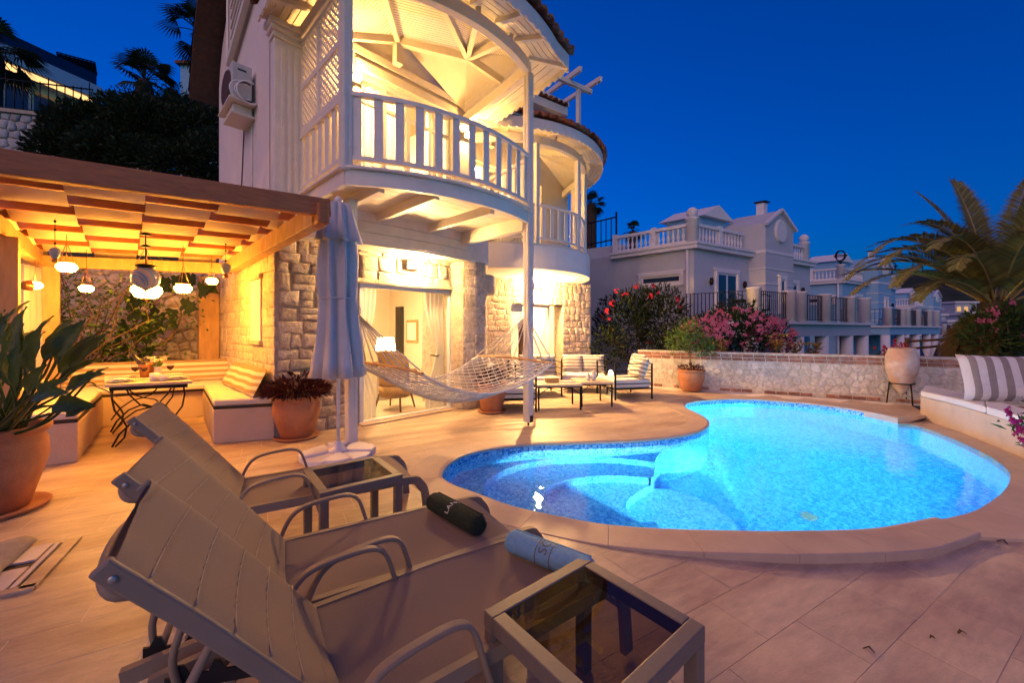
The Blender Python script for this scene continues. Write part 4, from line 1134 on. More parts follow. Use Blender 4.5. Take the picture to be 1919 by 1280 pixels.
# rear top storey roof and timber pergola seen over the second roof
ur = MB(); q = [AT(958, 172, 10.5), AT(1064, 206, 11.2)]; back = BX * 3.0
zt = q[0].z
lo = [Vector((q[0].x, q[0].y, zt - .25)) - AX * 1.5, Vector((q[1].x, q[1].y, zt - .25))]
ur.add([lo[0], lo[1], lo[1] + back, lo[0] + back, lo[0] + Z * .22, lo[1] + Z * .22, lo[1] + back + Z * 1.2, lo[0] + back + Z * 1.2], [(0, 1, 2, 3), (7, 6, 5, 4), (0, 4, 5, 1), (1, 5, 6, 2), (3, 2, 6, 7), (0, 3, 7, 4)])
uro = ur.build('upper_roof', 'cream_board', house)
k = 0; d = lo[1] - lo[0]
while k * .18 < d.length:
    place_tile(uro, lo[0] + d.normalized() * (k * .18) + Z * .24 - BX * .06, BX + Z * .33); k += 1
mb = MB(); mb.obox((lo[0] + lo[1]) / 2 + BX * 1.6 - Z * 1.6, d / 2 - d.normalized() * .3, BX * 1.2, Z * 1.4); mb.build('upper_wall', 'white_render', house)
tp = MB(); rz0 = AT(1084, 255, 11.0); rz1 = AT(1084, 162, 11.0)
tp.obox((rz0 + rz1) / 2, AX * .05, BX * .05, Z * ((rz1.z - rz0.z) / 2)); tpo = tp.build('roof_pergola', 'white_timber', house)
for (p, q) in ((AT(1018, 132, 10.4), AT(1108, 172, 11.2)), (AT(995, 165, 11.4), AT(1065, 197, 12.3)), (AT(1024, 176, 12.2), AT(1088, 128, 10.3)), (AT(1058, 190, 12.6), AT(1126, 147, 10.7))):
    m = MB(); m.bar(p, q, .09, .12); m.build('beam', 'white_timber', tpo)
mb = MB(); mb.tube([AT(940, 192, 11.2), AT(1084, 246, 11.0)], .02, 6); mb.tube([AT(940, 205, 11.2), AT(1084, 258, 11.0)], .015, 6); mb.build('roof_rail', 'iron', house)
# ------------------------------------------------------------------ lamps on the house and in the rooms
def bulkhead(p, n, label, mat, r=.09, cage=True):
    n = Vector(n).normalized(); s = n.cross(Z).normalized(); t = thing('wall_lamp', p, label, 'wall lamp', 'lit wall lamps of the house')
    m = MB(); m.obox(Vector(p) + n * .015, s * (r * 1.1), n * .015, Z * (r * .8)); m.build('back_plate', 'iron', t, bevel=.006)
    m = MB(); sphere(m, Vector(p) + n * .075 * (2.6 if cage else 1), r * .72, 14, 10); m.build('globe', mat, t)
    if cage:
        m = MB()
        for k in (-1, 0, 1):
            m.tube([Vector(p) + s * (r * 1.05 * math.cos(a)) + n * (.02 + .26 * math.sin(a)) + Z * (k * r * .5) for a in [i * math.pi / 10 for i in range(11)]], .004, 5)
        m.build('cage', 'iron', t)
    return t
bulkhead(H(.80, -.11, 2.44), -BX, 'small caged bulkhead lamp on the stone lintel over the sliding door', 'lamp_wall')
bulkhead(W0 + wd * on_w(1004) + wn_2 * .06 + Z * 2.46, wn_2, 'glaring round lamp under the round balcony slab above the second door', 'lamp_terrace', .085, False)
bulkhead(H(-.10, -.06, 5.05), -BX, 'glaring lamp on the left end of the timber balcony wall', 'lamp_balcony', .08, False)
bulkhead(H(1.98, -.06, 4.95), -BX, 'bright bare lamp at the corner of the balcony wall beside the post', 'lamp_balcony', .07, False)
bulkhead(H(2.75, .95, 4.75), -BX, 'bright lamp on the wall of the round balcony between its posts', 'lamp_balcony', .07, False)
bulkhead(H(4.05, .95, 4.75), -BX, 'lamp between the two glazed doors of the round balcony', 'lamp_balcony', .06, False)
def ceiling_lamp(p, label, power, r=.11):
    t = thing('ceiling_lamp', p, label, 'ceiling lamp', 'ceiling lamps in the lit rooms')
    m = MB(); m.lathe([(r * 1.1, 0), (r * 1.1, -.02), (r, -.025)], p, 20); m.build('rim', 'upvc', t)
    m = MB(); m.lathe([(r, -.025), (r * .8, -.07), (r * .3, -.09), (.001, -.092)], p, 20); m.build('diffuser', 'room_bulb', t)
ceiling_lamp(H(.6, 1.4, 2.50), 'round ceiling lamp in the ground floor room behind the sliding door', 0, .16)
ceiling_lamp(W0 + wd * 1.6 - wn_2 * 1.4 + Z * 2.5, 'round ceiling lamp in the room behind the second terrace door', 0, .22)
ceiling_lamp(H(.6, 1.2, 5.5), 'round ceiling lamp in the upper room behind the timber balcony', 0, .26)
ceiling_lamp(H(4.0, 2.0, 5.5), 'round ceiling lamp in the upper room behind the round balcony', 0, .22)

for (a0_, a1_, b_, z0_, z1_, lab) in ((.04, .42, .22, 3.14, 5.2, 'white curtain behind the left pane of the timber balcony doors'), (.46, .84, .23, 3.14, 5.2, 'white curtain behind the second pane of the timber balcony doors'), (1.28, 1.66, .22, 3.14, 5.2, 'white curtain behind the right pane of the timber balcony doors'), (2.55, 3.3, 1.3, 3.14, 5.15, 'white curtain inside the wider door of the round balcony'), (4.3, 5.3, 1.3, 3.14, 5.15, 'white curtain inside the narrower door of the round balcony')):
    m = MB(); m.grid(lambda a, b: H(a0_ + (a1_ - a0_) * a, b_ + .03 * math.sin(a * (a1_ - a0_) * 50), z0_ + (z1_ - z0_) * b), 40, 4)
    m.build('curtain', 'curtain_white', label=lab, cat='curtain')
# ------------------------------------------------------------------ timber pergola with woven awning
FRc, BRc, BLc, FLc = Vector((-2.02, 3.98, 0)), Vector((-4.43, 6.24, 0)), Vector((-6.62, 5.52, 0)), Vector((-3.95, 2.62, 0))
ZF, ZBk = 2.40, 2.30
perg = thing('pergola', (-4.3, 4.6, 0), 'brown timber pergola with woven cream awning strips over the dining corner', 'pergola')
def PG(s, t, dz=0.0):
    "s across (0 left .. 1 right), t depth (0 front .. 1 back)"
    p = FLc.lerp(FRc, s).lerp(BLc.lerp(BRc, s), t); p.z = ZF + (ZBk - ZF) * t + dz; return p
def PGe(s, t, dz=0.0):
    p = PG(0, t) + (PG(1, t) - PG(0, t)) * s; p.z += dz; return p
mb = MB(); mb.bar(PG(1, -.06, .10), PG(1, 1.0, .10), .12, .19); mb.build('side_beam', 'pergola_pale', perg, bevel=.006)
mb = MB(); mb.bar(PG(0, -.3, .10), PG(0, 1.02, .10), .12, .19); mb.build('side_beam', 'pergola_pale', perg, bevel=.006)
mb = MB(); mb.bar(PG(-.15, 1, .06), PG(1.0, 1, .06), .10, .16); mb.build('rear_beam', 'pergola_pale', perg, bevel=.006)
fe0 = G(-420, 206, 2.66); fe1 = AT(612, 392, 3.86)
fb0 = AT(-300, 262, 2.25); fb1 = AT(618, 391, 3.86)
mb = MB(); mb.bar(fb0, fb1, .09, .17); mb.build('front_beam', 'pergola_wood', perg, bevel=.008)
fd = (fb1 - fb0).normalized()
mb = MB(); mb.bar(PG(1, -.10, .16) + Vector((.0, .0, -.06)), PG(1, -.03, .16) - Z * .06, .11, .2); mb.build('beam_end', 'pergola_wood', perg, bevel=.02)
# posts
for (u, v, y, w) in ((15, 455, 4.05, .15), (94, 497, 5.62, .19)):
    p = AT(u, v, y); m = MB(); m.obox(Vector((p.x, p.y, p.z / 2 + .02)), AX * (w / 2), BX * (w / 2), Z * (p.z / 2 + .04)); m.build('post', 'pergola_pale', perg, bevel=.006)
# battens parallel to the front beam
TB = [.02 + .115 * k for k in range(9)]
for t in TB:
    mb = MB(); mb.bar(PGe(.0, t, .235), PGe(1.0, t, .235), .045, .10); mb.build('batten', 'pergola_wood', perg, bevel=.004)
# awning strips, woven over and under
SB = [-.16, .045, .265, .485, .705, .925, .998]; NS = 6
for k in range(NS):
    s0, s1 = SB[k] + .003, SB[k + 1] - .003
    m = MB(); pts = []
    tt = [-.005 + i * .0109 for i in range(98)]
    def zt(t):
        ph = (t - TB[0]) / .115
        return .235 + .062 * math.cos(math.pi * (ph + k)) * 1.0
    m.grid(lambda a, b: PGe(s0 + (s1 - s0) * a, tt[int(round(b * 97))], max(.17, min(.30, zt(tt[int(round(b * 97))])))), 2, 97)
    m.build('awning_strip', 'awning', perg, solid=.004)
# wind cord clips on the front beam
for u in (100, 258, 283, 340):
    p = AT(u, 262 + (u + 300) * 129 / 918 - 14, 2.25 + (u + 300) / 918 * 1.61); m = MB(); m.tube([p - Z * .02, p + Z * .05], .006, 6); m.build('clip', 'screw', perg)
# ------------------------------------------------------------------ rear garden wall of the dining corner
gw0, gw1 = Vector((-9.0, 6.75, 0)), Vector((-5.35, 7.62, 0)); gd = (gw1 - gw0).normalized(); gn = Vector((gd.y, -gd.x, 0)); gl = (gw1 - gw0).length
gwall = thing('garden_wall', (gw0 + gw1) / 2, 'rough stone wall at the back of the dining corner behind the fig branches', 'stone wall')
mb = MB(); mb.obox((gw0 + gw1) / 2 + Z * 1.3 - gn * .16, gd * (gl / 2), gn * .15, Z * 1.3); mb.build('wall_core', 'mortar', gwall)
vr = random.Random(21)
cells = voronoi(gl, 2.6, 230, vr)
cells.sort(key=lambda c: -(sum(p.x for p in c) / len(c)))
lay(cells, lambda u, v, w: gw0 + gd * u + gn * w + Z * v, gwall, 'white_stone', vr, .04, gap=.008, rnd=.03, rough=.5)
mb = MB(); mb.hbox(A0 - .32, A0 - .02, 3.30, 3.48, 0, 2.36); mb.build('door_post', 'pergola_pale', perg)
# ------------------------------------------------------------------ built-in benches
def bench(name, label, foot, seat, zs=.45, over=.03):
    t = thing(name, Vector((foot[0][0], foot[0][1], 0)), label, 'bench')
    m = MB(); m.prism(foot, 0.002, zs - .03); m.build('plinth', 'bench_render', t, bevel=.012)
    m = MB(); c = sum((Vector(p[:2]) for p in foot), Vector((0, 0))) / len(foot)
    m.prism([(c.x + (p[0] - c.x) * .985, c.y + (p[1] - c.y) * .985) for p in foot], zs - .03, zs + .005); m.build('base_board', 'dark_base', t)
    return t
rb0, rb1 = G(400, 833), G(512, 824)
rbk = (G(380, 781) - rb0); 
R1 = [rb0, rb1 + Vector((.02, 0, 0)), rb1 + BX * 2.1, rb0 + rbk.normalized() * 2.05]
R1 = [(p.x, p.y) for p in R1]
tR = bench('built_in_bench', 'pale rendered bench along the lit stone wall on the right of the dining table', R1, None)
lb0 = G(146, 867); lbk = (G(195, 797) - lb0).normalized(); lo_ = -Vector((.85, .53, 0)).normalized()
L1 = [lb0 + lo_ * .62, lb0, lb0 + lbk * 2.0, lb0 + lbk * 2.0 + lo_ * .62]
tL = bench('built_in_bench', 'pale rendered bench on the left of the dining table behind the big potted plant', [(p.x, p.y) for p in L1], None)
bk0 = lb0 + lbk * 2.02 + lo_ * .62; bk1 = Vector((R1[3][0], R1[3][1], 0)) + (rb1 - rb0) * .95
B1 = [bk0, lb0 + lbk * 2.02, Vector((R1[3][0], R1[3][1], 0)), bk1, bk1 + BX * .62, bk0 + BX * .7]
tB = bench('built_in_bench', 'pale rendered bench at the rear between the two side benches', [(p.x, p.y) for p in B1], None)
def seat_pad(poly, z, label, mat='cushion', th=.085):
    m = MB(); m.prism(poly, z, z + th); return m.build('seat_cushion', mat, bevel=.028, seg=3, label=label, cat='seat cushion')
def quad_split(Q, n):
    Q = [Vector((p[0], p[1], 0)) for p in Q]
    return [[(q.x, q.y) for q in (Q[0].lerp(Q[3], k / n + .004), Q[1].lerp(Q[2], k / n + .004), Q[1].lerp(Q[2], (k + 1) / n - .004), Q[0].lerp(Q[3], (k + 1) / n - .004))] for k in range(n)]
SP = quad_split(R1, 2)
seat_pad(SP[0], .456, 'cream seat cushion on the right built-in bench, nearest the red leaved pot')
seat_pad(SP[1], .456, 'cream seat cushion on the right built-in bench, at the inner corner')
SP = quad_split([L1[0], L1[1], L1[2], L1[3]], 2)
seat_pad(SP[0], .456, 'cream seat cushion on the front half of the left built-in bench'); seat_pad(SP[1], .456, 'cream seat cushion on the inner half of the left built-in bench')
seat_pad([(p.x, p.y) for p in (bk0, bk1, bk1 + BX * .55, bk0 + BX * .6)], .456, 'long cream seat cushion on the rear built-in bench')
def back_pad(p, q, inn, label, z0=.55, h=.34, lean=.16, mat='stripe_gold', th=.11):
    p = Vector(p); q = Vector(q); inn = Vector(inn).normalized(); L = (q - p).length; d = (q - p).normalized(); m = MB()
    def fn(sg):
        def f(a, b):
            e = (1 - abs(2 * a - 1) ** 8) ** .5 * (1 - abs(2 * b - 1) ** 6) ** .5
            return p + d * (a * L) + Z * (z0 + b * h) - inn * (lean * b) + inn * (sg * th * .5 * e) + inn * (.012 * math.sin(a * L * 9) * e)
        return f
    m.grid(fn(1), max(8, int(L * 10)), 10); m.grid(fn(-1), max(8, int(L * 10)), 10)
    return m.build('back_cushion', mat, label=label, cat='back cushion')
back_pad(H(A0 - .22, .10), H(A0 - .22, 1.9), -AX, 'gold striped back cushion leaning on the lit stone wall, right bench')
back_pad(bk0 + BX * .50 + (bk1 - bk0) * .02, bk1 + BX * .50, -BX, 'long gold striped back cushion along the rear bench')
back_pad(L1[0] + lbk * .1 - lo_ * .16, L1[3] - lo_ * .16, -lo_, 'gold striped back cushion on the left bench behind the big potted plant')
# ------------------------------------------------------------------ dining table
tf0, tf1 = G(196, 721, .77), G(361, 714, .77); td = (tf1 - tf0).normalized(); tb = BX * 1.25
tab = thing('dining_table', ((tf0 + tf1) / 2 + tb / 2) * 1.0 - Z * .77, 'stone topped dining table on curved black iron legs under the lanterns', 'table')
mb = MB(); top = [tf0, tf1, tf1 + tb, tf0 + tb]; mb.prism([(p.x, p.y) for p in top], .735, .77); mb.build('table_top', 'table_top', tab, bevel=.006)
mb = MB(); ins = [tf0 + td * .05 + BX * .05, tf1 - td * .05 + BX * .05, tf1 - td * .05 + tb - BX * .05, tf0 + td * .05 + tb - BX * .05]
mb.sweep([Vector((p.x, p.y, 0)) for p in ins], .02, .69, .734, closed=True); mb.build('apron', 'iron', tab)
def legframe(o, lab):
    W = (tf1 - tf0).length - .12; c = o
    def P_(x, z): return Vector((c.x, c.y, 0)) + td * (x * W / 2) + Z * z
    for sg in (-1, 1):
        m = MB(); m.tube([P_(sg * x, z) for x, z in ((.98, .02), (.80, .16), (.45, .30), (0, .37))], .011, 6); m.build('leg', 'iron', tab)
        m = MB(); m.tube([P_(sg * x, z) for x, z in ((.62, .70), (.52, .62), (.25, .50), (0, .46))], .009, 6); m.build('scroll', 'iron', tab)
        m = MB(); m.tube([P_(sg * x, z) for x, z in ((.96, .70), (.99, .6), (.92, .45), (.70, .33), (.60, .25), (.66, .12), (.9, .02))], .010, 6); m.build('scroll', 'iron', tab)
        m = MB(); m.tube([P_(sg * x, z) for x, z in ((0, .46), (.35, .43), (.7, .33), (.97, .18))], .009, 6); m.build('scroll', 'iron', tab)
legframe((tf0 + tf1) / 2 + BX * .12, ''); legframe((tf0 + tf1) / 2 + tb - BX * .14, '')
TZ = .772
def ontab(x, y): return Vector(((tf0 + td * (x * (tf1 - tf0).length) + tb * y).x, (tf0 + td * (x * (tf1 - tf0).length) + tb * y).y, TZ))
def wineglass(p, label):
    t = thing('wine_glass', p, label, 'wine glass', 'red wine glasses on the dining table')
    m = MB(); m.lathe([(.034, 0), (.032, .003), (.006, .006), (.004, .02), (.004, .085), (.008, .095), (.03, .115), (.042, .145), (.042, .17), (.033, .215)], p, 18, capt=False); m.build('bowl', 'wine_glass', t)
    m = MB(); m.lathe([(.004, .098), (.028, .116), (.039, .145), (.039, .155), (.0, .155)], p, 16); m.build('wine', 'wine', t)
wineglass(ontab(.36, .40), 'red wine glass at the left, partly behind another glass'); wineglass(ontab(.46, .30), 'red wine glass in front of the flowers, nearest the table edge'); wineglass(ontab(.80, .45), 'red wine glass on the right beside the white candle holders')
def plate(p, n, label):
    t = thing('plate_stack', p, label, 'plates', 'place settings on the dining table')
    for k in range(n):
        m = MB(); r = .135 - .025 * k; z = .012 * k; m.lathe([(r * .55, z), (r * .6, z + .003), (r, z + .014), (r * .99, z + .018), (r * .58, z + .008), (.0, z + .007)], p, 24); m.build('plate', 'ceramic', t)
plate(ontab(.18, .18), 3, 'stack of white plates at the front left of the dining table'); plate(ontab(.22, .60), 2, 'white plates at the rear left of the dining table')
plate(ontab(.84, .22), 3, 'stack of white plates at the front right of the dining table'); plate(ontab(.86, .66), 2, 'white plates at the rear right of the dining table')
def candle(p, h, label):
    t = thing('candle_holder', p, label, 'candle holder', 'white candle holders on the dining table')
    m = MB(); m.lathe([(.038, 0), (.043, .004), (.045, h), (.039, h), (.037, h * .35), (0, h * .35)], p, 16); m.build('cup', 'ceramic', t)
    m = MB(); m.lathe([(.033, h * .36), (.033, h * .6), (0, h * .6)], p, 12); m.build('candle', 'plaster_room', t)
candle(ontab(.56, .12), .10, 'taller white candle holder left of the shorter one on the table'); candle(ontab(.67, .10), .085, 'shorter white candle holder at the middle right of the table')
p = ontab(.52, .62); bk = thing('wine_bucket', p, 'copper wine cooler bucket behind the wine glasses', 'wine bucket')
m = MB(); m.lathe([(.065, 0), (.085, .17), (.09, .175), (.083, .17), (.06, .02), (0, .02)], p, 20); m.build('bucket', 'copper', bk)
m = MB(); b0 = p + Vector((.0, 0, .09)); bdv = (Z * .9 - td * .55).normalized()
m.tube([b0 + bdv * s for s in (0, .05, .15, .17, .20, .23, .31, .315)], [.036, .038, .038, .034, .018, .014, .0135, .015], 12); bo_ = m.build('wine_bottle', 'bottle_glass', label='dark wine bottle leaning in the copper bucket', cat='bottle')
fl_ = thing('flower_vase', ontab(.66, .60), 'small vase of white lilies on the dining table', 'flowers'); p = ontab(.66, .60)
m = MB(); m.lathe([(.03, 0), (.045, .04), (.035, .1), (.045, .14)], p, 14, capt=False); m.build('vase', 'ceramic', fl_)
frr = random.Random(3)
for k in range(5):
    a = k * 1.26; tip = p + Vector((.07 * math.cos(a), .07 * math.sin(a), .20 + .03 * (k % 2))); m = MB(); m.tube([p + Z * .1, tip], .003, 5); st = m.build('stem', 'leaf_mid', fl_)
    m = MB()
    for j in range(6):
        b = j * 1.047; leaf_quads(m, tip, (math.cos(b) * .8, math.sin(b) * .8, .7), .075, .032, frr, 1.2)
    m.build('blossom', 'petal_white', fl_)
m = MB()
for j in range(7): leaf_quads(m, p + Z * .12, (frr.uniform(-1, 1), frr.uniform(-1, 1), frr.uniform(.3, 1)), .13, .04, frr)
m.build('leaf_tuft', 'leaf_fresh', fl_)
# ------------------------------------------------------------------ hanging lanterns
def lantern(c, r, label, top, mat='lantern_glow'):
    t = thing('hanging_lantern', c, label, 'lantern', 'oval glass lanterns under the pergola')
    m = MB(); m.lathe([(r * .35, -r * .62), (r * .72, -r * .5), (r, -.05 * r), (r * .95, r * .25), (r * .62, r * .55)], c, 22); m.build('shade', mat, t)
    m = MB(); m.lathe([(r * .62, r * .55), (r * .8, r * .58), (r * .82, r * .72), (r * .6, r * .8), (r * .55, r * .7)], c, 22); m.build('cap', 'copper', t)
    m = MB(); m.lathe([(.001, -r * .95), (r * .08, -r * .86), (r * .05, -r * .78), (r * .3, -r * .68), (r * .36, -r * .6)], c, 12); m.build('finial', 'copper', t)
    up_ = c + Z * (r * .8 + .22)
    for k in range(3):
        a = k * 2.094 + .4; m = MB(); m.tube([c + Vector((r * .7 * math.cos(a), r * .7 * math.sin(a), r * .72)), up_], .0035, 4); m.build('chain', 'copper', t)
    if top > up_.z:
        m = MB(); m.tube([up_, Vector((c.x, c.y, top))], .004, 4); m.build('cord', 'iron', t)
ROOFZ = 2.45
lantern(AT(125, 501, 4.35), .083, 'white oval lantern hanging beside the left pergola post', ROOFZ)
lantern(AT(162, 541, 5.2), .072, 'small oval lantern hanging low in front of the twiggy bush', ROOFZ)
lantern(AT(343, 541, 4.9), .088, 'oval lantern hanging right of the big mosaic lantern', ROOFZ)
lantern(AT(397, 527, 5.6), .07, 'small oval lantern nearest the lit stone wall', ROOFZ)
lantern(AT(275, 545, 5.1), .155, 'large glowing lantern hanging behind the mosaic globe lantern', ROOFZ, 'lantern_big')
def lantern_mat():
    m = pbr('mosaic_globe', (.30, .24, .22), .25, var=.3, scale=90)
    nt = m.node_tree; P = nt.nodes['Principled BSDF']; uv = nd(nt, 'ShaderNodeUVMap'); w = nd(nt, 'ShaderNodeTexWave'); w.wave_type = 'RINGS'; w.rings_direction = 'SPHERICAL'
    mp = nd(nt, 'ShaderNodeMapping'); mp.inputs['Scale'].default_value = (6, 2.2, 1); mp.inputs['Location'].default_value = (-4.5, -.62, 0); nt.links.new(uv.outputs[0], mp.inputs[0]); nt.links.new(mp.outputs[0], w.inputs[0]); w.inputs['Scale'].default_value = 0.42
    cr = nd(nt, 'ShaderNodeValToRGB'); e = cr.color_ramp.elements; e[0].color = (.30, .24, .22, 1); e[1].color = (.34, .27, .24, 1); x = e.new(.30); x.color = (.05, .10, .40, 1); x = e.new(.42); x.color = (.12, .50, .62, 1); x = e.new(.55); x.color = (.26, .12, .36, 1); x = e.new(.68); x.color = (.32, .26, .23, 1)
    nt.links.new(w.outputs[0], cr.inputs[0]); nt.links.new(cr.outputs[0], P.inputs['Base Color']); nt.links.new(cr.outputs[0], P.inputs['Emission Color']); P.inputs['Emission Strength'].default_value = .12
lantern_mat()
c = AT(273, 521, 4.35); t = thing('mosaic_lantern', c, 'round mosaic glass lantern with iridescent arcs in the middle of the pergola', 'lantern'); r = .125
m = MB(); m.lathe([(r * math.sin(a), -r * math.cos(a)) for a in [.05 + i * .13 for i in range(22)]], c, 28); m.build('globe', 'mosaic_globe', t)
m = MB(); m.lathe([(r * .55, r * .85), (r * .72, r * 1.0), (r * .74, r * 1.1), (r * .5, r * 1.2), (.015, r * 1.25)], c, 20); m.build('cap', 'iron', t)
m = MB(); m.lathe([(.001, -r * 1.35), (.012, -r * 1.25), (.006, -r * 1.15), (r * .3, -r * .97)], c, 12); m.build('finial', 'copper', t)
m = MB(); m.tube([c + Z * r * 1.2, Vector((c.x, c.y, 2.47))], .006, 6); m.build('cord', 'iron', t)
for k in range(3):
    a = k * 2.094; m = MB(); m.tube([c + Vector((r * .7 * math.cos(a), r * .7 * math.sin(a), r * 1.05)), Vector((c.x, c.y, c.z + r * 1.1 + .2))], .003, 4); m.build('chain', 'copper', t)
m = MB(); m.lathe([(.055, 0), (.05, .012), (.02, .03), (0, .03)], (c.x, c.y, 2.44), 16); m.build('canopy_plate', 'iron', t)
m = MB(); m.lathe([(.035, 0), (.05, .012), (.02, .03), (0, .03)], (c.x, c.y, c.z + r * 1.1 + .2), 14); m.build('hook_plate', 'iron', t)
# small ceramic bird ornaments on cords
for (u, v, y, lab) in ((103, 474, 3.75, 'blue grey ceramic bird ornament hanging by the left lantern'), (423, 503, 4.9, 'blue grey ceramic bird ornament hanging near the lit stone wall')):
    c = AT(u, v, y); t = thing('hanging_ornament', c, lab, 'ornament', 'ceramic ornaments on cords'); k = y / 4.2
    m = MB(); m.lathe([(.001, -.07 * k), (.025 * k, -.05 * k), (.045 * k, .0), (.04 * k, .04 * k), (.012 * k, .06 * k)], c, 14, rf=lambda th, z: 1 + .12 * math.cos(th * 2)); m.build('body', 'ceramic_blue', t)
    m = MB(); m.lathe([(.022 * k, -.10 * k), (.025 * k, -.07 * k), (.01 * k, -.05 * k)], c, 8); m.build('tassel', 'copper', t)
    m = MB(); m.tube([c + Z * .06 * k, Vector((c.x, c.y, 2.45))], .003, 4); m.build('cord', 'iron', t)
    for s in (.09, .22, .3):
        m = MB(); sphere(m, c + Z * s, .011, 8, 6); m.build('bead', 'iron', t)
# sconce + curtain on the left post
c = AT(66, 535, 4.9); t = thing('wall_sconce', c, 'glowing oval sconce with a copper bell beside the left curtain', 'sconce')
m = MB(); sphere(m, c, .06, 16, 10, 1.2, 1, .75); m.build('shade', 'lantern_glow', t)
m = MB(); m.tube([AT(36, 533, 4.75), AT(46, 535, 4.8), AT(56, 535, 4.85)], [.02, .055, .065], 14); m.build('bell', 'copper', t)
m = MB(); m.tube([c + Z * .06, c + Z * .2, c + Z * .32], .004, 5); m.build('chain', 'copper', t)
c0, c1_ = AT(38, 490, 5.05), AT(76, 505, 5.45); m = MB()
m.grid(lambda a, b: Vector((c0.x + (c1_.x - c0.x) * a, c0.y + (c1_.y - c0.y) * a, .5 + b * 1.75)) + AX * (.03 * math.sin(a * 22 + b * 1.5)), 30, 12)
m.build('outdoor_curtain', 'curtain_white', label='pale draped curtain between the two left pergola posts', cat='curtain', solid=.004)
# ------------------------------------------------------------------ plants around the dining corner
pr = random.Random(31)
tw = thing('twiggy_shrub', AT(150, 640, 6.2) * 1.0, 'bare twiggy shrub with sparse bright leaves at the back of the pergola', 'shrub')
b0 = Vector((-7.1, 6.35, .2))
tips = []
for k in range(26):
    d = Vector((pr.uniform(-.35, 1.0), pr.uniform(-.25, .25), pr.uniform(.5, 1.2))).normalized(); L = pr.uniform(1.3, 2.4)
    pts = [b0 + Vector((pr.uniform(-.25, .25), pr.uniform(-.15, .15), .3)) + d * (L * s) + Vector((.3 * s * s * pr.uniform(-1, 1), .12 * s * pr.uniform(-1, 1), -.1 * s * s)) for s in (0, .25, .5, .75, 1)]
    m = MB(); m.tube(pts, [.016, .013, .010, .007, .003], 5); m.build('branch', 'bark', tw); tips += pts[2:]
m = MB()
for p in tips:
    for _ in range(18): leaf_quads(m, p + Vector((pr.gauss(0, .16), pr.gauss(0, .1), pr.gauss(0, .2))), (pr.uniform(-1, 1), pr.uniform(-1, 1), pr.uniform(-.6, .6)), .075, .04, pr)
m.build('foliage', 'leaf_fresh', tw, fix=False, kind='stuff')
low_ = thing('leafy_bush', Vector((-6.7, 6.45, 0)), 'low round leaved bush at the foot of the rear garden wall', 'shrub')
m = MB(); leaf_cloud(m, [((-6.9, 6.45, .75), (.7, .25, .5)), ((-6.2, 6.62, .7), (.45, .2, .35)), ((-7.6, 6.3, 1.2), (.5, .25, .7))], 1500, .09, .065, pr); m.build('foliage', 'leaf_mid', low_, fix=False)
m = MB(); m.tube([(-6.9, 6.45, 0), (-6.9, 6.45, .7)], .025, 6); m.build('stem', 'bark', low_)
fig = thing('fig_tree', Vector((-6.2, 7.0, 0)), 'fig tree with large dark lobed leaves against the lit rear stone wall', 'tree')
fb = [AT(268, 690, 6.9), AT(262, 668, 6.9), AT(282, 655, 6.85), AT(312, 640, 6.8), AT(330, 618, 6.75), AT(340, 590, 6.7), AT(338, 575, 6.7)]
m = MB(); m.tube(fb, [.03, .028, .022, .018, .014, .011, .008], 7); m.build('branch', 'bark', fig)
m = MB(); m.tube([Vector((fb[0].x - .1, fb[0].y, 0)), fb[0]], [.045, .03], 7); m.build('trunk', 'bark', fig)
m = MB(); m.tube([fb[1], AT(245, 620, 6.8), AT(262, 590, 6.75), AT(300, 560, 6.8), AT(370, 540, 6.9)], [.022, .018, .014, .01, .006], 6); m.build('branch', 'bark', fig)
def figleaf(c, d, S, name='leaf'):
    d = Vector(d).normalized(); n = Vector((pr.uniform(-.4, .4), -1, pr.uniform(-.3, .5))).normalized(); s = d.cross(n).normalized()
    m = MB(); lob = [(0, 0), (.35, -.08), (.62, .12), (.42, .30), (.70, .55), (.36, .52), (.22, .66), (.0, 1.05), (-.22, .66), (-.36, .52), (-.70, .55), (-.42, .30), (-.62, .12), (-.35, -.08)]
    vs = [Vector(c) + s * (x * S) + d * (y * S) + n * (S * (.18 * abs(x) + pr.uniform(-.03, .03))) for x, y in lob]; k = len(vs); vs.append(Vector(c) + d * (.4 * S) - n * (S * .03))
    m.add(vs, [(i, (i + 1) % k, k) for i in range(k)]); m.build(name, 'leaf_fig', fig, fix=False)
for (u, v, y, S) in ((340, 572, 6.65, .22), (352, 578, 6.62, .22), (330, 580, 6.7, .2), (300, 590, 6.7, .26), (312, 600, 6.66, .24), (285, 585, 6.7, .25), (262, 600, 6.7, .27), (248, 585, 6.7, .28), (240, 610, 6.65, .27), (270, 615, 6.65, .26), (255, 630, 6.6, .24), (280, 630, 6.6, .22), (235, 570, 6.7, .26), (262, 560, 6.75, .26), (290, 612, 6.62, .2),
                     (365, 535, 6.8, .27), (378, 545, 6.8, .26), (372, 525, 6.85, .27), (350, 525, 6.85, .25), (390, 535, 6.85, .22), (320, 535, 6.85, .24), (300, 530, 6.85, .25), (335, 520, 6.85, .24), (280, 650, 6.7, .2), (232, 640, 6.6, .22), (245, 655, 6.6, .2)):
    figleaf(AT(u + pr.uniform(-6, 6), v, y), (pr.uniform(-1, 1), pr.uniform(-.2, .2), pr.uniform(-1.0, .2)), S)
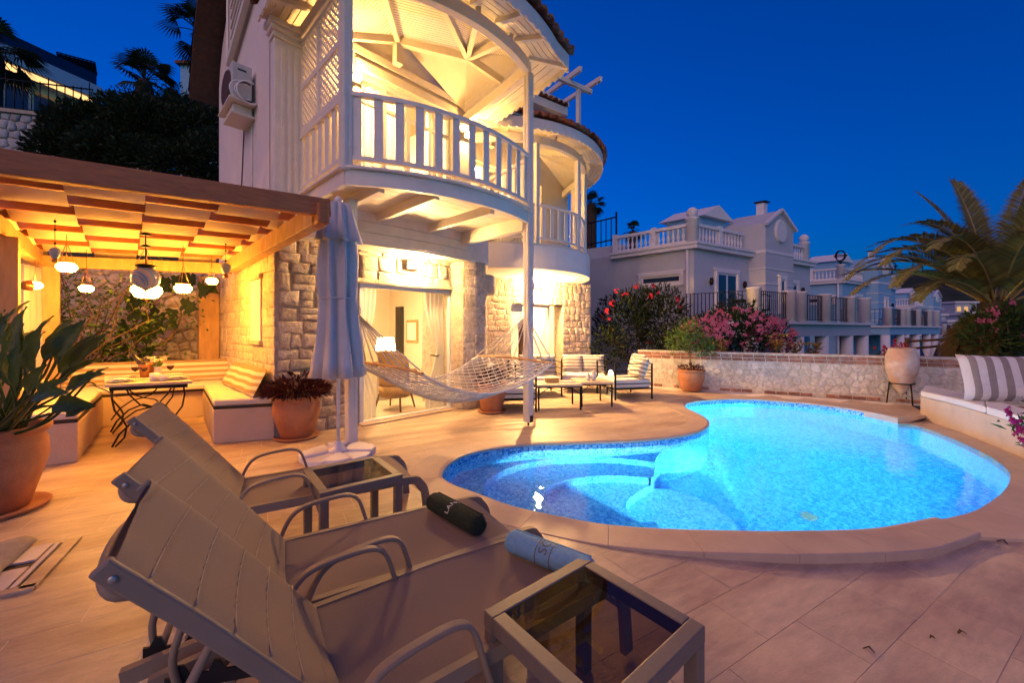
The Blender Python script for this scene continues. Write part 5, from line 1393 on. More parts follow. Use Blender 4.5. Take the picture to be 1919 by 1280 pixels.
# ------------------------------------------------------------------ pots
def pot(name, c, prof, label, saucer=None, mat='terracotta', soil=None):
    t = thing(name, c, label, 'potted plant'); m = MB(); m.lathe(prof, c, 32, capt=False); m.build('pot', mat, t)
    if soil: m = MB(); m.lathe([(soil[0], soil[1] - .02), (soil[0] * .5, soil[1] + .01), (0, soil[1] + .015)], c, 20, capb=False); m.build('soil', 'soil', t)
    if saucer:
        r = saucer; m = MB(); m.lathe([(r * .9, 0.002), (r, .035), (r * .97, .042), (r * .9, .02), (0, .018)], c, 32); m.build('saucer', mat, t)
    return t
# big bird-of-paradise, left foreground
bp_ = Vector((-3.97, 3.02, 0))
def prof_(R, Hh, rb=.62): return [(R * rb * .9, .02), (R * rb, .03), (R * .80, Hh * .35), (R * .95, Hh * .62), (R * .93, Hh * .80), (R * .86, Hh * .87), (R * .98, Hh * .93), (R * 1.0, Hh * .97), (R * .97, Hh), (R * .88, Hh * .98), (R * .80, Hh * .88)]
big = pot('potted_plant', bp_, prof_(.31, .66), 'large terracotta pot with tall paddle leaved plant at the left edge', .31, soil=(.25, .58))
srt = random.Random(8)
def paddle(base, ctrl, end, L, W, par, mat='leaf_strelitzia'):
    pts = catmull([Vector(base), Vector(ctrl), Vector(end)], 5); m = MB(); m.tube(pts, [.014 - .008 * i / len(pts) for i in range(len(pts))], 5); st = m.build('stalk', 'leaf_strelitzia', par, fix=False)
    d = (pts[-1] - pts[-3]).normalized(); n0 = Vector((srt.uniform(-.5, .5), -1, srt.uniform(.2, .8))).normalized(); s = d.cross(n0).normalized(); n = s.cross(d)
    m = MB(); bend = srt.uniform(.05, .35)
    def f(a, b):
        w = W * .5 * math.sin(math.pi * min(1, b ** .75)) ** .8 if 0 < b < 1 else 0.002
        x = (2 * a - 1)
        return pts[-1] + d * (L * b) - n * (bend * L * b * b) + s * (x * w) + n * (abs(x) * w * .45 + .008 * math.sin(b * 14 + x * 3))
    m.grid(f, 4, 9); m.build('leaf', mat, st, fix=False)
for (u1, v1, y1, u2, v2, y2, L, W) in [
    (20, 740, 3.1, 40, 690, 3.2, .40, .13), (-5, 720, 3.0, 5, 640, 3.1, .42, .14), (60, 740, 2.95, 85, 680, 3.0, .38, .14), (45, 760, 2.85, 60, 700, 2.8, .36, .13), (75, 760, 3.0, 120, 735, 2.95, .42, .15),
    (60, 770, 2.8, 100, 760, 2.7, .36, .14), (30, 770, 2.75, 20, 720, 2.65, .42, .13), (70, 750, 3.2, 110, 700, 3.3, .40, .14), (-20, 770, 2.8, -40, 700, 2.8, .4, .14), (50, 700, 3.3, 65, 650, 3.4, .36, .13),
    (15, 700, 3.3, 20, 655, 3.4, .36, .13), (90, 790, 2.9, 160, 720, 2.9, .17, .06), (80, 740, 3.1, 130, 690, 3.2, .36, .13), (35, 720, 2.9, 35, 670, 2.9, .40, .13), (0, 760, 2.6, -10, 740, 2.5, .35, .13),
    (65, 720, 3.4, 90, 660, 3.5, .32, .13), (25, 780, 2.7, 50, 740, 2.6, .33, .12), (-10, 690, 3.2, -10, 640, 3.3, .4, .13)]:
    for q_ in (0, 1):
        b = bp_ + Vector((srt.uniform(-.15, .15), srt.uniform(-.15, .15), .58)); ju, jv, jy = (srt.uniform(-38, 30) * q_, srt.uniform(-25, 35) * q_, srt.uniform(-.3, .35) * q_)
        paddle(b, AT(u1 + ju * .6, v1 + jv * .6, y1 + jy * .6), AT(u2 + ju, v2 + jv, y2 + jy), L * (1 - .15 * q_), W * .85, big)
# broken drooping leaf reaching over the bench
b = bp_ + Vector((.1, 0, .58)); pts = [b, AT(100, 760, 3.0), AT(158, 718, 3.1), AT(180, 722, 3.15)]
m = MB(); m.tube(catmull(pts, 4), .006, 5); m.build('stalk', 'leaf_strelitzia', big); m = MB(); leaf_quads(m, AT(160, 718, 3.1), AT(222, 746, 3.2) - AT(160, 718, 3.1), .30, .075, srt); m.build('leaf', 'leaf_strelitzia', big, fix=False)
# red leaved pot by the pier
p2_ = G(545, 826) + Vector((0, .14, 0)); p2_.z = 0
rp = pot('potted_plant', p2_, prof_(.295, .56), 'terracotta pot with dark red leaved plant against the stone pier', .27, soil=(.24, .50))
m = MB()
for _ in range(1150):
    a = pr.uniform(0, 6.28); r_ = .34 * math.sqrt(pr.random()); c = p2_ + Vector((r_ * math.cos(a), r_ * math.sin(a), .56 + .24 * (1 - (r_ / .36) ** 2) * pr.random() + .02))
    leaf_quads(m, c, (math.cos(a) * pr.uniform(.2, 1), math.sin(a) * pr.uniform(.2, 1), pr.uniform(-.5, .8)), .12, .026, pr)
m.build('foliage', 'leaf_purple', rp, fix=False)
for k in range(9):
    a = k * .7; m = MB(); m.tube([p2_ + Z * .5, p2_ + Vector((.25 * math.cos(a), .25 * math.sin(a), .72))], .006, 5); m.build('stem', 'leaf_purple', rp)
# pot behind the hammock
p3_ = G(922, 772); p3_.z = 0
hp_ = pot('potted_plant', p3_, prof_(.26, .50, .7), 'terracotta pot with red brown foliage standing behind the hammock', .25, soil=(.2, .44))
m = MB(); leaf_cloud(m, [(p3_ + Z * .58, (.24, .24, .13))], 260, .12, .025, pr); m.build('foliage', 'leaf_purple', hp_, fix=False)
# pot with bushy green tree against the patio wall
p4_ = G(1295, 733); p4_.z = 0
gp = pot('potted_tree', p4_, prof_(.30, .50, .72), 'terracotta pot with small bushy green tree against the patio wall', soil=(.25, .46))
m = MB(); m.tube([p4_ + Z * .44, p4_ + Vector((-.02, 0, .75)), p4_ + Vector((-.05, 0, 1.05))], [.022, .018, .012], 6); m.build('trunk', 'bark', gp)
for d in ((-.35, 0, .45), (.35, .05, .4), (.1, -.1, .6), (-.1, .1, .62), (.3, 0, .15), (-.3, .05, .2)):
    m = MB(); m.tube([p4_ + Vector((-.03, 0, .85)), p4_ + Vector((-.03, 0, .85)) + Vector(d) * .9], [.01, .004], 5); m.build('branch', 'bark', gp)
m = MB(); leaf_cloud(m, [(p4_ + Vector((-.3, 0, 1.12)), (.28, .24, .26)), (p4_ + Vector((.18, 0, 1.08)), (.34, .25, .24)), (p4_ + Vector((-.05, 0, 1.38)), (.26, .22, .26)), (p4_ + Vector((.35, 0, .95)), (.2, .18, .14))], 1000, .10, .026, pr); m.build('crown', 'leaf_fresh', gp, fix=False)
m = MB(); leaf_cloud(m, [(p4_ + Z * .53, (.25, .25, .06))], 220, .07, .03, pr); m.build('ground_cover', 'leaf_purple', gp, fix=False, kind='stuff')
# ------------------------------------------------------------------ closed parasol
pc = Vector((G(633, 857).x, G(633, 857).y, 0)); pc = Vector((-1.91, 4.34, 0)); pc.x = (634 - U0) / F * 4.34
par = thing('parasol', pc, 'closed white parasol tied at the waist on a white plastic base', 'parasol')
def folds(n, amp, ph=0):
    return lambda th, z: 1 + .05 * noise.noise(Vector((math.cos(th) * 2.2, math.sin(th) * 2.2, z * 2.5))) + amp * math.cos(n * th + ph + .5 * math.sin(z * 4)) + amp * .45 * math.cos(2 * n * th + 1.3 * ph + z * 3) + amp * .3 * math.sin(3 * th + z * 5)
m = MB(); m.lathe([(.255, .89), (.23, 1.05), (.195, 1.3), (.17, 1.52), (.158, 1.70), (.155, 1.74), (.165, 1.8), (.175, 1.95), (.165, 2.2), (.15, 2.4), (.12, 2.6)], pc, 80, rf=folds(8, .21, .4)); m.build('canopy', 'parasol_cloth', par, solid=.004)
m = MB(); m.lathe([(.205, 2.36), (.19, 2.42), (.165, 2.52), (.14, 2.64), (.115, 2.76), (.05, 2.80), (.0, 2.81)], pc, 80, rf=folds(8, .17, 1.1)); m.build('vent_flap', 'parasol_cloth', par, solid=.004)
m = MB(); m.tube([pc + Vector((.172 * (1 + .05 * math.cos(8 * a)) * math.cos(a), .172 * (1 + .05 * math.cos(8 * a)) * math.sin(a), 1.74)) for a in [k * math.pi / 24 for k in range(48)]], .008, 6, closed=True); m.build('tie_band', 'parasol_cloth', par)
m = MB(); m.lathe([(.04, 2.80), (.045, 2.83), (.02, 2.86), (0, 2.87)], pc, 14); m.build('cap', 'parasol_pole', par)
m = MB(); m.tube([pc + Z * .06, pc + Z * 2.8], .019, 12); m.build('pole', 'parasol_pole', par)
pb = MB()
for k in range(8):
    a0, a1 = k * math.pi / 4 + .03, (k + 1) * math.pi / 4 - .03
    q = [(.09 * math.cos(a0), .09 * math.sin(a0)), (.37 * math.cos(a0), .37 * math.sin(a0)), (.395 * math.cos((a0 + a1) / 2), .395 * math.sin((a0 + a1) / 2)), (.37 * math.cos(a1), .37 * math.sin(a1)), (.09 * math.cos(a1), .09 * math.sin(a1))]
    m = MB(); m.prism([(pc.x + x, pc.y + y) for x, y in q], .004, .085 if k % 2 == 0 else .07); m.build('ballast_segment', 'plastic_white', par, bevel=.014)
m = MB(); m.lathe([(.10, .06), (.095, .095), (.05, .115), (.035, .17), (.03, .18)], pc, 18); m.build('base_hub', 'plastic_white', par)
# ------------------------------------------------------------------ hammock between the posts
ham = thing('hammock', Vector((-.8, 5.3, 0)), 'white rope net hammock slung between the two balcony posts', 'hammock')
l0, l1 = AT(655, 674, 5.25), AT(788, 695, 4.55); r0, r1 = AT(896, 664, 6.0), AT(1036, 678, 5.35)
for p, q in ((l0, l1), (r0, r1)):
    m = MB(); n = (q - p).normalized(); pts = [p.lerp(q, k / 8) - Z * (.03 * (2 * k / 8 - 1) ** 2) for k in range(9)]; m.tube([pts[0] - n * .04] + pts + [pts[-1] + n * .04], .017, 8); m.build('spreader_bar', 'spreader_wood', ham)
hl, hr2 = AT(673, 590, 4.78), AT(987, 592, 5.86)
def net(a, b):
    p = l0.lerp(l1, b).lerp(r0.lerp(r1, b), a); s = 4 * a * (1 - a)
    return p - Z * (.52 * s * (.62 + .38 * math.sin(math.pi * b)) + .02)
NB, NA = 11, 24; m = MB()
for j in range(NB):
    for sg in (1, -1):
        b = j / (NB - 1)
        pts = []
        # zig-zag strands make the diamonds
        for i in range(NA + 1):
            off_ = (0.5 if (i % 2 == 0) else -0.5) * sg / (NB - 1); bb = min(1, max(0, b + off_)); pts.append(net(i / NA, bb))
        m.tube(pts, .0095, 5, caps=False)
m.build('net', 'rope', ham, fix=False)
for b in (0, 1):
    m = MB(); m.tube([net(i / 24, b) for i in range(25)], .012, 6); m.build('edge_rope', 'rope', ham)
for (hk, p, q, nn_) in ((hl, l0, l1, 9), (hr2, r0, r1, 9)):
    for k in range(nn_):
        e = p.lerp(q, k / (nn_ - 1)); mid = hk.lerp(e, .5) + Vector((0, 0, -.02)); m = MB(); m.tube([hk, mid, e], .0095, 5); m.build('cord', 'rope', ham)
    m = MB(); m.tube([hk + Vector((.02 * math.cos(a), 0, .05 + .05 * math.sin(a))) for a in [i * .52 for i in range(12)]], .005, 5, closed=True); m.build('ring', 'screw', ham)
# ------------------------------------------------------------------ sofas and coffee tables
def pillow_mesh(w, h, t, mat, tilt=0.0, n=14):
    m = MB()
    def f(sg):
        def g(a, b):
            x, y = 2 * a - 1, 2 * b - 1; e = max(0, (1 - x ** 4) * (1 - y ** 4)) ** .5
            k = 1 - .06 * (1 - abs(x) ** 3) * abs(y) ** 3; k2 = 1 - .06 * (1 - abs(y) ** 3) * abs(x) ** 3
            return Vector((x * w / 2 * k2, sg * t / 2 * e + .006 * math.sin(7 * x + 3 * y), h / 2 + y * h / 2 * k))
        return g
    m.grid(f(1), n, n); m.grid(f(-1), n, n); return m
def pillow(p, w, h, t, rz, lean, mat, label, group=None, cat='pillow', name='pillow'):
    o = pillow_mesh(w, h, t, mat).build(name, mat, local=True); o.location = p; o.rotation_euler = (lean, 0, rz); return tag(o, label, cat, group)
def sofa(p, rz, w, d, label, H_=.72, seat=.30):
    "metal cage armchair; local x = width, front at -y"
    t = thing('armchair', p, label, 'armchair', 'black metal armchairs of the lounge set', rz)
    for sx in (-1, 1):
        for sy in (-1, 1):
            m = MB(); m.box(sx * w / 2 - .014, sx * w / 2 + .014, sy * d / 2 - .014, sy * d / 2 + .014, 0, H_); m.build('leg', 'iron', t, local=True)
        for z in (H_, H_ - .13, H_ - .26, H_ - .40):
            m = MB(); m.box(sx * w / 2 - .010, sx * w / 2 + .010, -d / 2, d / 2, z - .012, z + .004); m.build('arm_rail', 'iron', t, local=True)
    for z in (H_, H_ - .2):
        m = MB(); m.box(-w / 2, w / 2, d / 2 - .010, d / 2 + .010, z - .012, z + .004); m.build('back_rail', 'iron', t, local=True)
    m = MB(); m.box(-w / 2, w / 2, -d / 2, d / 2, seat - .10, seat - .075); m.build('seat_frame', 'iron', t, local=True)
    m = MB(); m.box(-w / 2 + .02, w / 2 - .02, -d / 2 - .02, d / 2 - .02, seat - .07, seat + .10); m.build('seat_cushion', 'cushion_white', t, local=True, bevel=.035, seg=3)
    return t
def face(p, q): return math.atan2(q.y - p.y, q.x - p.x) + math.pi / 2       # local -y points from p to q
s1 = Vector((2.10, 6.62, 0)); ang = rad(20)
cA = (G(1204, 747) + G(1147, 740)) / 2
# right armchair: front edge faces the coffee tables (towards -x), seen from its right side
A1 = G(1206, 748); A2 = G(1245, 744); A3 = G(1146, 739)
ctr = Vector((2.35, 8.35, 0)); 
sR = sofa(ctr, rad(-78), .86, .80, 'black cage armchair with white cushions nearest the potted green tree')
pillow(ctr + Vector((.27, .16, .40)), .62, .50, .2, rad(-86), rad(-14), 'stripe_grey', 'grey striped back pillow, rear one on the armchair nearest the potted tree', 'grey striped lounge pillows')
pillow(ctr + Vector((.20, -.18, .40)), .58, .46, .2, rad(-84), rad(-18), 'stripe_grey', 'grey striped back pillow facing the pool on the armchair nearest the potted tree', 'grey striped lounge pillows')
ctr2 = Vector((1.65, 9.15, 0)); sB = sofa(ctr2, rad(-8), 1.0, .72, 'black cage armchair at the rear of the lounge set, half hidden behind the table vases')
pillow(ctr2 + Vector((-.22, .2, .40)), .46, .42, .17, rad(-6), rad(-14), 'stripe_grey', 'grey striped pillow, left one on the rear armchair behind the vases', 'grey striped lounge pillows')
pillow(ctr2 + Vector((.25, .2, .40)), .55, .42, .17, rad(-10), rad(-14), 'stripe_grey', 'wide grey striped pillow, right one on the rear armchair in front of the shrub', 'grey striped lounge pillows')
ctr3 = Vector((.48, 8.6, 0)); sC = sofa(ctr3, rad(12), 1.0, .74, 'black cage armchair in front of the stone wall below the second door')
pillow(ctr3 + Vector((-.05, .16, .40)), .50, .46, .17, rad(12), rad(-14), 'stripe_grey', 'grey striped pillow, left one on the armchair below the second door', 'grey striped lounge pillows')
pillow(ctr3 + Vector((.30, .08, .40)), .44, .46, .17, rad(16), rad(-16), 'stripe_grey', 'grey striped pillow, right one on the armchair below the second door', 'grey striped lounge pillows')
ctr4 = Vector((-.03, 7.15, 0)); sD = sofa(ctr4, rad(96), .95, .78, 'black cage armchair seen from behind through the hammock net')
pillow(ctr4 + Vector((-.24, -.15, .38)), .5, .45, .18, rad(96), rad(-14), 'stripe_grey', 'grey striped pillow on the armchair behind the hammock', 'grey striped lounge pillows')
def coffee(p, rz, w, d, label, h=.45):
    t = thing('coffee_table', p, label, 'coffee table', 'white topped coffee tables of the lounge set', rz)
    m = MB(); m.box(-w / 2, w / 2, -d / 2, d / 2, h - .035, h); m.build('table_top', 'table_top', t, local=True, bevel=.006)
    m = MB(); 
    for sx in (-1, 1):
        for sy in (-1, 1):
            m = MB(); m.box(sx * (w / 2 - .03) - .013, sx * (w / 2 - .03) + .013, sy * (d / 2 - .03) - .013, sy * (d / 2 - .03) + .013, 0, h - .036); m.build('leg', 'iron', t, local=True)
    for sy in (-1, 1):
        m = MB(); m.tube([(-w / 2 + .04, sy * (d / 2 - .03), h - .18), (-w / 4, sy * (d / 2 - .03), h - .06), (0, sy * (d / 2 - .03), h - .11), (w / 4, sy * (d / 2 - .03), h - .06), (w / 2 - .04, sy * (d / 2 - .03), h - .18)], .007, 5); m.build('scroll', 'iron', t, local=True)
        m = MB(); m.box(-w / 2 + .03, w / 2 - .03, sy * (d / 2 - .03) - .006, sy * (d / 2 - .03) + .006, h - .06, h - .04); m.build('apron', 'iron', t, local=True)
    return t
t1 = coffee(Vector((.80, 7.15, 0)), rad(6), .80, .62, 'white topped coffee table with iron legs, left one with the small box'); t2 = coffee(Vector((1.50, 7.48, 0)), rad(6), .62, .70, 'white topped coffee table with iron legs, right one with the white vases')
m = MB(); m.obox(Vector((.72, 7.15, .492)), (.11, .012, 0), (-.01, .075, 0), (0, 0, .04)); bx_ = m.build('wooden_box', 'rattan', label='small brown wooden box on the left coffee table', cat='box', bevel=.005)
m = MB(); m.obox(Vector((1.0, 7.2, .457)), (.13, .012, 0), (-.01, .09, 0), (0, 0, .006)); m.build('magazine', 'ceramic', label='flat white magazine on the left coffee table by the box', cat='magazine')
def vase(p, k, label):
    m = MB(); m.lathe([(.03 * k, 0), (.05 * k, .03 * k), (.052 * k, .09 * k), (.03 * k, .15 * k), (.014 * k, .175 * k), (.016 * k, .185 * k)], p, 8, smooth=False); m.build('faceted_vase', 'ceramic', label=label, cat='vase', group='white vases on the coffee table')
vase(Vector((1.42, 7.35, .452)), .82, 'shorter faceted white vase, left one on the right coffee table'); vase(Vector((1.52, 7.38, .452)), 1.02, 'taller faceted white vase, right one on the right coffee table')
# floor lamp glow by the rear armchair
c = G(1165, 738) + Vector((0, 1.6, .0)); c = Vector((2.33, 9.35, 0)); t = thing('garden_light', c, 'small lit garden lamp low behind the rear armchair', 'garden lamp')
m = MB(); m.tube([c, c + Z * .30], .02, 8); m.build('stake', 'iron', t)
m = MB(); m.lathe([(.05, .30), (.055, .40), (.02, .44), (0, .45)], c, 12); m.build('shade', 'lamp_shade', t)
# ------------------------------------------------------------------ inside the lit room
def rattan_chair(p, rz, label):
    t = thing('rattan_chair', p, label, 'chair', 'rattan chairs inside the lit room', rz)
    m = MB(); m.grid(lambda a, b: Vector((.27 * math.sin((a - .5) * 3.3), .24 * math.cos((a - .5) * 3.3) + .05 * b, .42 + b * (.62 if 1 else 0) * (1 - .28 * abs(2 * a - 1) ** 2.5))), 22, 14); m.build('backrest', 'rattan', t, local=True, solid=.02)
    m = MB(); m.lathe([(.24, .22), (.27, .30), (.28, .41), (.0, .42)], (0, 0, 0), 22); m.build('seat', 'rattan', t, local=True)
    m = MB(); m.box(-.22, .22, -.24, .18, .425, .50); m.build('seat_cushion', 'cushion_white', t, local=True, bevel=.03)
    for sx in (-1, 1):
        m = MB(); m.tube([(sx * .27, .08, .68), (sx * .31, -.12, .68), (sx * .29, -.25, .62), (sx * .26, -.26, .42)], .028, 8); m.build('arm', 'rattan', t, local=True)
        for sy in (-1, 1): m = MB(); m.tube([(sx * .20, sy * .18, .28), (sx * .25, sy * .24, 0.0)], [.02, .014], 7); m.build('leg', 'rattan_dark', t, local=True)
    return t
rattan_chair(Vector((-2.05, 6.95, .012)), rad(165), 'rattan armchair seen from behind just inside the sliding door')
rattan_chair(Vector((-1.42, 7.75, .012)), rad(-60), 'rattan armchair further inside the room turned to the side')
sp = H(1.35, 1.75, .012); st_ = thing('side_cabinet', sp, 'low pale cabinet carrying the glowing table lamp in the lit room', 'cabinet')
m = MB(); m.obox(sp + Z * .34, AX * .3, BX * .22, Z * .34); m.build('cabinet_body', 'cushion_white', st_, bevel=.01)
m = MB(); m.obox(sp + Z * .69, AX * .33, BX * .25, Z * .015); m.build('cabinet_top', 'rattan_dark', st_)
lp = sp + Z * .706; tl = thing('table_lamp', lp, 'glowing white shaded table lamp seen through the sliding door', 'table lamp')
m = MB(); m.lathe([(.07, 0), (.08, .02), (.05, .06), (.09, .14), (.06, .22), (.015, .26)], lp, 16); m.build('lamp_base', 'ceramic', tl)
m = MB(); m.lathe([(.20, .26), (.16, .52)], lp, 24, capb=False, capt=False); m.build('lamp_shade', 'lamp_shade', tl)
def drape(p, q, z0, z1, pinch, label, mat='curtain_white', n=40, amp=.035):
    m = MB(); d = (q - p); nn = Vector((d.y, -d.x, 0)).normalized()
    def f(a, b):
        z = z0 + (z1 - z0) * b; w = 1.0
        if pinch: w = 1 - .62 * math.exp(-((z - .95) / .5) ** 2) * 1.0; w = w if z > .95 else min(1, w + .10)
        a2 = a * w if pinch != 'r' else 1 - (1 - a) * w
        return Vector((p.x + d.x * a2, p.y + d.y * a2, z)) + nn * (amp * math.sin(a * 30 + .6 * b))
    m.grid(f, n, 14); return m.build('curtain', mat, label=label, cat='curtain')
drape(H(1.62, .14), H(1.20, .14), .03, 2.05, 'l', 'white curtain tied back at the right side of the sliding door'); drape(H(-.02, .14), H(.34, .14), .03, 2.05, 'l', 'white curtain gathered at the left side of the sliding door behind the parasol')
m = MB(); m.tube([H(1.62, .20, .98), H(1.45, .10, .93), H(1.34, .16, .96)], .012, 6); m.build('tieback', 'rattan_dark', label='brown tieback around the right curtain of the sliding door', cat='tieback')
mp_ = H(2.285, 2.25, 1.12); mi = thing('wall_mirror', mp_, 'square framed mirror on the far wall of the lit room', 'mirror')
m = MB(); m.obox(mp_ + Z * .24 - AX * .01, BX * .24, AX * .012, Z * .26); m.build('frame', 'rattan', mi, bevel=.01)
m = MB(); m.obox(mp_ + Z * .24 - AX * .026, BX * .18, AX * .003, Z * .2); m.build('glass', 'ceramic', mi)
drape(H(2.27, 2.62), H(2.27, 2.95), .02, 1.95, None, 'dark patterned curtain on the far wall of the lit room', 'curtain_dark', 16, .02)
# room behind the second terrace door
hc = W0 + wd * on_w(1022) - wn_2 * 1.1; hc.z = 0; hg = thing('hanging_chair', hc + Z * .55, 'brown rattan hanging egg chair inside the second door', 'hanging chair')
m = MB(); m.grid(lambda a, b: hc + Vector((.27 * math.cos(a * 4.2 - .5) * math.sin(.25 + b * 2.5), .27 * math.sin(a * 4.2 - .5) * math.sin(.25 + b * 2.5), .62 + b * 1.0)), 20, 14); m.build('basket', 'rattan_dark', hg, solid=.02)
m = MB(); m.tube([hc + Z * 1.6, hc + Z * 2.48], .012, 6); m.build('chain', 'iron', hg)
# ------------------------------------------------------------------ amphora on an iron stand
ac = G(1690, 757); ac = Vector((ac.x, ac.y, 0)); ak = ac.y / F
am = thing('amphora', ac, 'large pale clay amphora standing in a black iron ring stand', 'amphora'); s_ = ak * .985; rr_ = .74
m = MB(); m.lathe([(a * s_ * rr_, b * s_) for a, b in ((1, 16), (9, 24), (17, 34), (25, 48), (30.5, 62), (32.5, 76), (32, 88), (29.5, 98), (26, 103), (27, 106), (24, 107), (20, 98), (10, 80))], ac, 40, capt=False); m.build('jar', 'amphora_clay', am)
m = MB(); ringz = s_ * 39; ring = [ac + Vector((s_ * 24 * rr_ * math.cos(a), s_ * 24 * rr_ * math.sin(a), ringz)) for a in [k * math.pi / 14 for k in range(28)]]; m.tube(ring, .012, 6, closed=True); m.build('stand_ring', 'iron', am)
for a in (-1.6, .5, 2.6):
    m = MB(); m.tube([ac + Vector((s_ * 24 * rr_ * math.cos(a), s_ * 24 * rr_ * math.sin(a), ringz)), ac + Vector((s_ * 29 * rr_ * math.cos(a), s_ * 29 * rr_ * math.sin(a), 0))], .012, 6); m.build('leg', 'iron', am)
# ------------------------------------------------------------------ curved bench with big striped pillow
bp_pts = catmull([G(1725, 789, -.11), G(1790, 810, -.11), G(1860, 838, -.11), G(1935, 872, -.11), G(2020, 925, -.11)], 6)
bk_pts = [p + (Vector((.75, .65, 0)) if i > -1 else 0) for i, p in enumerate(bp_pts)]
cb = thing('curved_bench', bp_pts[6], 'curved rendered bench in front of the patio wall at the right', 'bench')
poly = [(p.x, p.y) for p in bp_pts] + [(p.x, p.y) for p in reversed(bk_pts)]
m = MB(); m.prism(poly, -.115, .29); m.build('plinth', 'bench_render', cb, bevel=.01)
half = len(bp_pts) // 2 - 1
for lab, seg_ in (('white seat cushion at the left end of the curved bench under the striped pillow', (0, half)), ('white seat cushion at the near end of the curved bench at the right edge', (half, len(bp_pts) - 1))):
    F_ = [bp_pts[i] + (bk_pts[i] - bp_pts[i]).normalized() * -.025 for i in range(seg_[0], seg_[1] + 1)]; B_ = [bk_pts[i] for i in range(seg_[0], seg_[1] + 1)]
    e_ = (F_[1] - F_[0]).normalized() * .012
    F_[0] = F_[0] + e_; B_[0] = B_[0] + e_
    m = MB(); m.prism([(p.x, p.y) for p in F_] + [(p.x, p.y) for p in reversed(B_)], .295, .39); m.build('seat_cushion', 'cushion_white', bevel=.03, seg=3, label=lab, cat='seat cushion')
pw = AT(1912, 748, 5.45); o = pillow(Vector((pw.x, pw.y, .385)), 1.15, .68, .24, rad(-22), rad(-16), 'stripe_big', 'big grey and white striped pillow with fringe on the curved bench', None)
fr_ = MB(); fp = AT(1800, 743, 5.15)
for k in range(16): fr_.tube([fp + Vector((k * .012, .0, .0)), fp + Vector((k * .012 - .05, -.03, -.03 + .012 * (k % 3)))], .004, 4)
# ------------------------------------------------------------------ patio wall: rubble with brick courses
w0, w1 = G(1196, 716), G(1262, 727); w1b = G(1740, 758)
q0 = Vector((3.2, 10.05, 0)); q1 = Vector((w1.x, w1.y, 0)); q2 = w1b + (w1b - w1).normalized() * 4.0; q2.z = 0
WH = .865
pw_ = thing('patio_wall', (q1 + q2) / 2, 'low rubble stone wall with red brick courses round the pool terrace', 'garden wall')
seg2 = [(q0, q1, 30), (q1, q2, 240)]
wr = random.Random(77)
for (p, q, nc) in seg2:
    d = (q - p).normalized(); n = Vector((d.y, -d.x, 0)); L = (q - p).length
    m = MB(); m.obox((p + q) / 2 - n * .14 + Z * (WH / 2 - .02), d * (L / 2), n * .14, Z * (WH / 2 + .02 - .012)); m.build('wall_core', 'lime_mortar', pw_)
    m = MB(); m.obox((p + q) / 2 - n * .14 + Z * (WH + .004), d * (L / 2), n * .165, Z * .018); m.build('capping', 'lime_mortar', pw_, bevel=.006)
    cs = voronoi(L, WH - .28, nc, wr)
    cs = [[Vector((x.x, x.y + .10)) for x in c] for c in cs]
    lay(cs, lambda u, v, w: p + d * u + n * w + Z * v, pw_, 'patio_rubble', wr, .009, gap=.0035, rnd=.012, rough=.7)
    for row, z in enumerate((.012, WH - .155, WH - .083)):
        u = -wr.uniform(0, .1)
        while u < L - .06:
            a, b = max(0, u), min(L, u + .20)
            if b - a > .05 and not (row == 0 and wr.random() < .12):
                m = MB(); c_ = p + d * ((a + b) / 2) + n * wr.uniform(.002, .009) + Z * (z + .029)
                m.obox(c_, d * ((b - a) / 2 - .002), n * .012, Z * .028); m.build('brick', 'brick', pw_, fix=False)
            u += .2 + .014
# ------------------------------------------------------------------ planting behind the wall
def oleander(name, label, blobs, n, fl, nf, base, petal='petal_pink', leaf='leaf_oleander', L=.16, W=.036):
    t = thing(name, base, label, 'shrub'); m = MB()
    leaf_cloud(m, blobs, n, L, W, pr, up=.45); m.build('foliage', leaf, t, fix=False)
    for k in range(7):
        c, r = pr.choice(blobs); m = MB(); b = Vector(base) + Vector((pr.uniform(-.25, .25), pr.uniform(-.15, .15), 0)); c = Vector(c) + Vector((pr.uniform(-.5, .5) * r[0], pr.uniform(-.5, .5) * r[1], r[2] * .4)); m.tube([b, b.lerp(c, .5) + Vector((pr.uniform(-.1, .1), 0, .1)), c], [.02, .014, .006], 5); m.build('stem', 'bark', t)
    if nf:
        m = MB()
        for k in range(nf):
            c, r = fl[k % len(fl)]; c = Vector(c); v = Vector((pr.gauss(0, 1), -abs(pr.gauss(0, 1)) - .15, pr.gauss(.45, .8))).normalized(); p = c + Vector((v.x * r[0], v.y * r[1], v.z * r[2])) * pr.uniform(.9, 1.08)
            for j in range(pr.randint(3, 8)):
                q = p + Vector((pr.gauss(0, .035), pr.gauss(0, .03), pr.gauss(0, .03)))
                for a in range(5):
                    an = a * 1.257 + pr.random(); leaf_quads(m, q, (math.cos(an), -.35, math.sin(an)), .034, .030, pr, .5, nrm=Vector((0, -1, 0)))
        m.build('blossom', petal, t, fix=False)
    return t
def at3(u, v, y): return AT(u, v, y)
oleander('oleander_bush', 'tall dark oleander with a few red pink flowers beside the round balcony wall', [(at3(1165, 610, 11.2), (.8, .5, .95)), (at3(1240, 600, 11.2), (.75, .5, 1.0)), (at3(1200, 570, 11.4), (.6, .5, .5)), (at3(1140, 650, 10.6), (.5, .4, .6)), (at3(1255, 650, 10.8), (.6, .4, .6))], 7500, [(at3(1200, 590, 11.2), (1.2, .6, .9))], 20, at3(1200, 690, 11.2) * 1.0, 'petal_red')
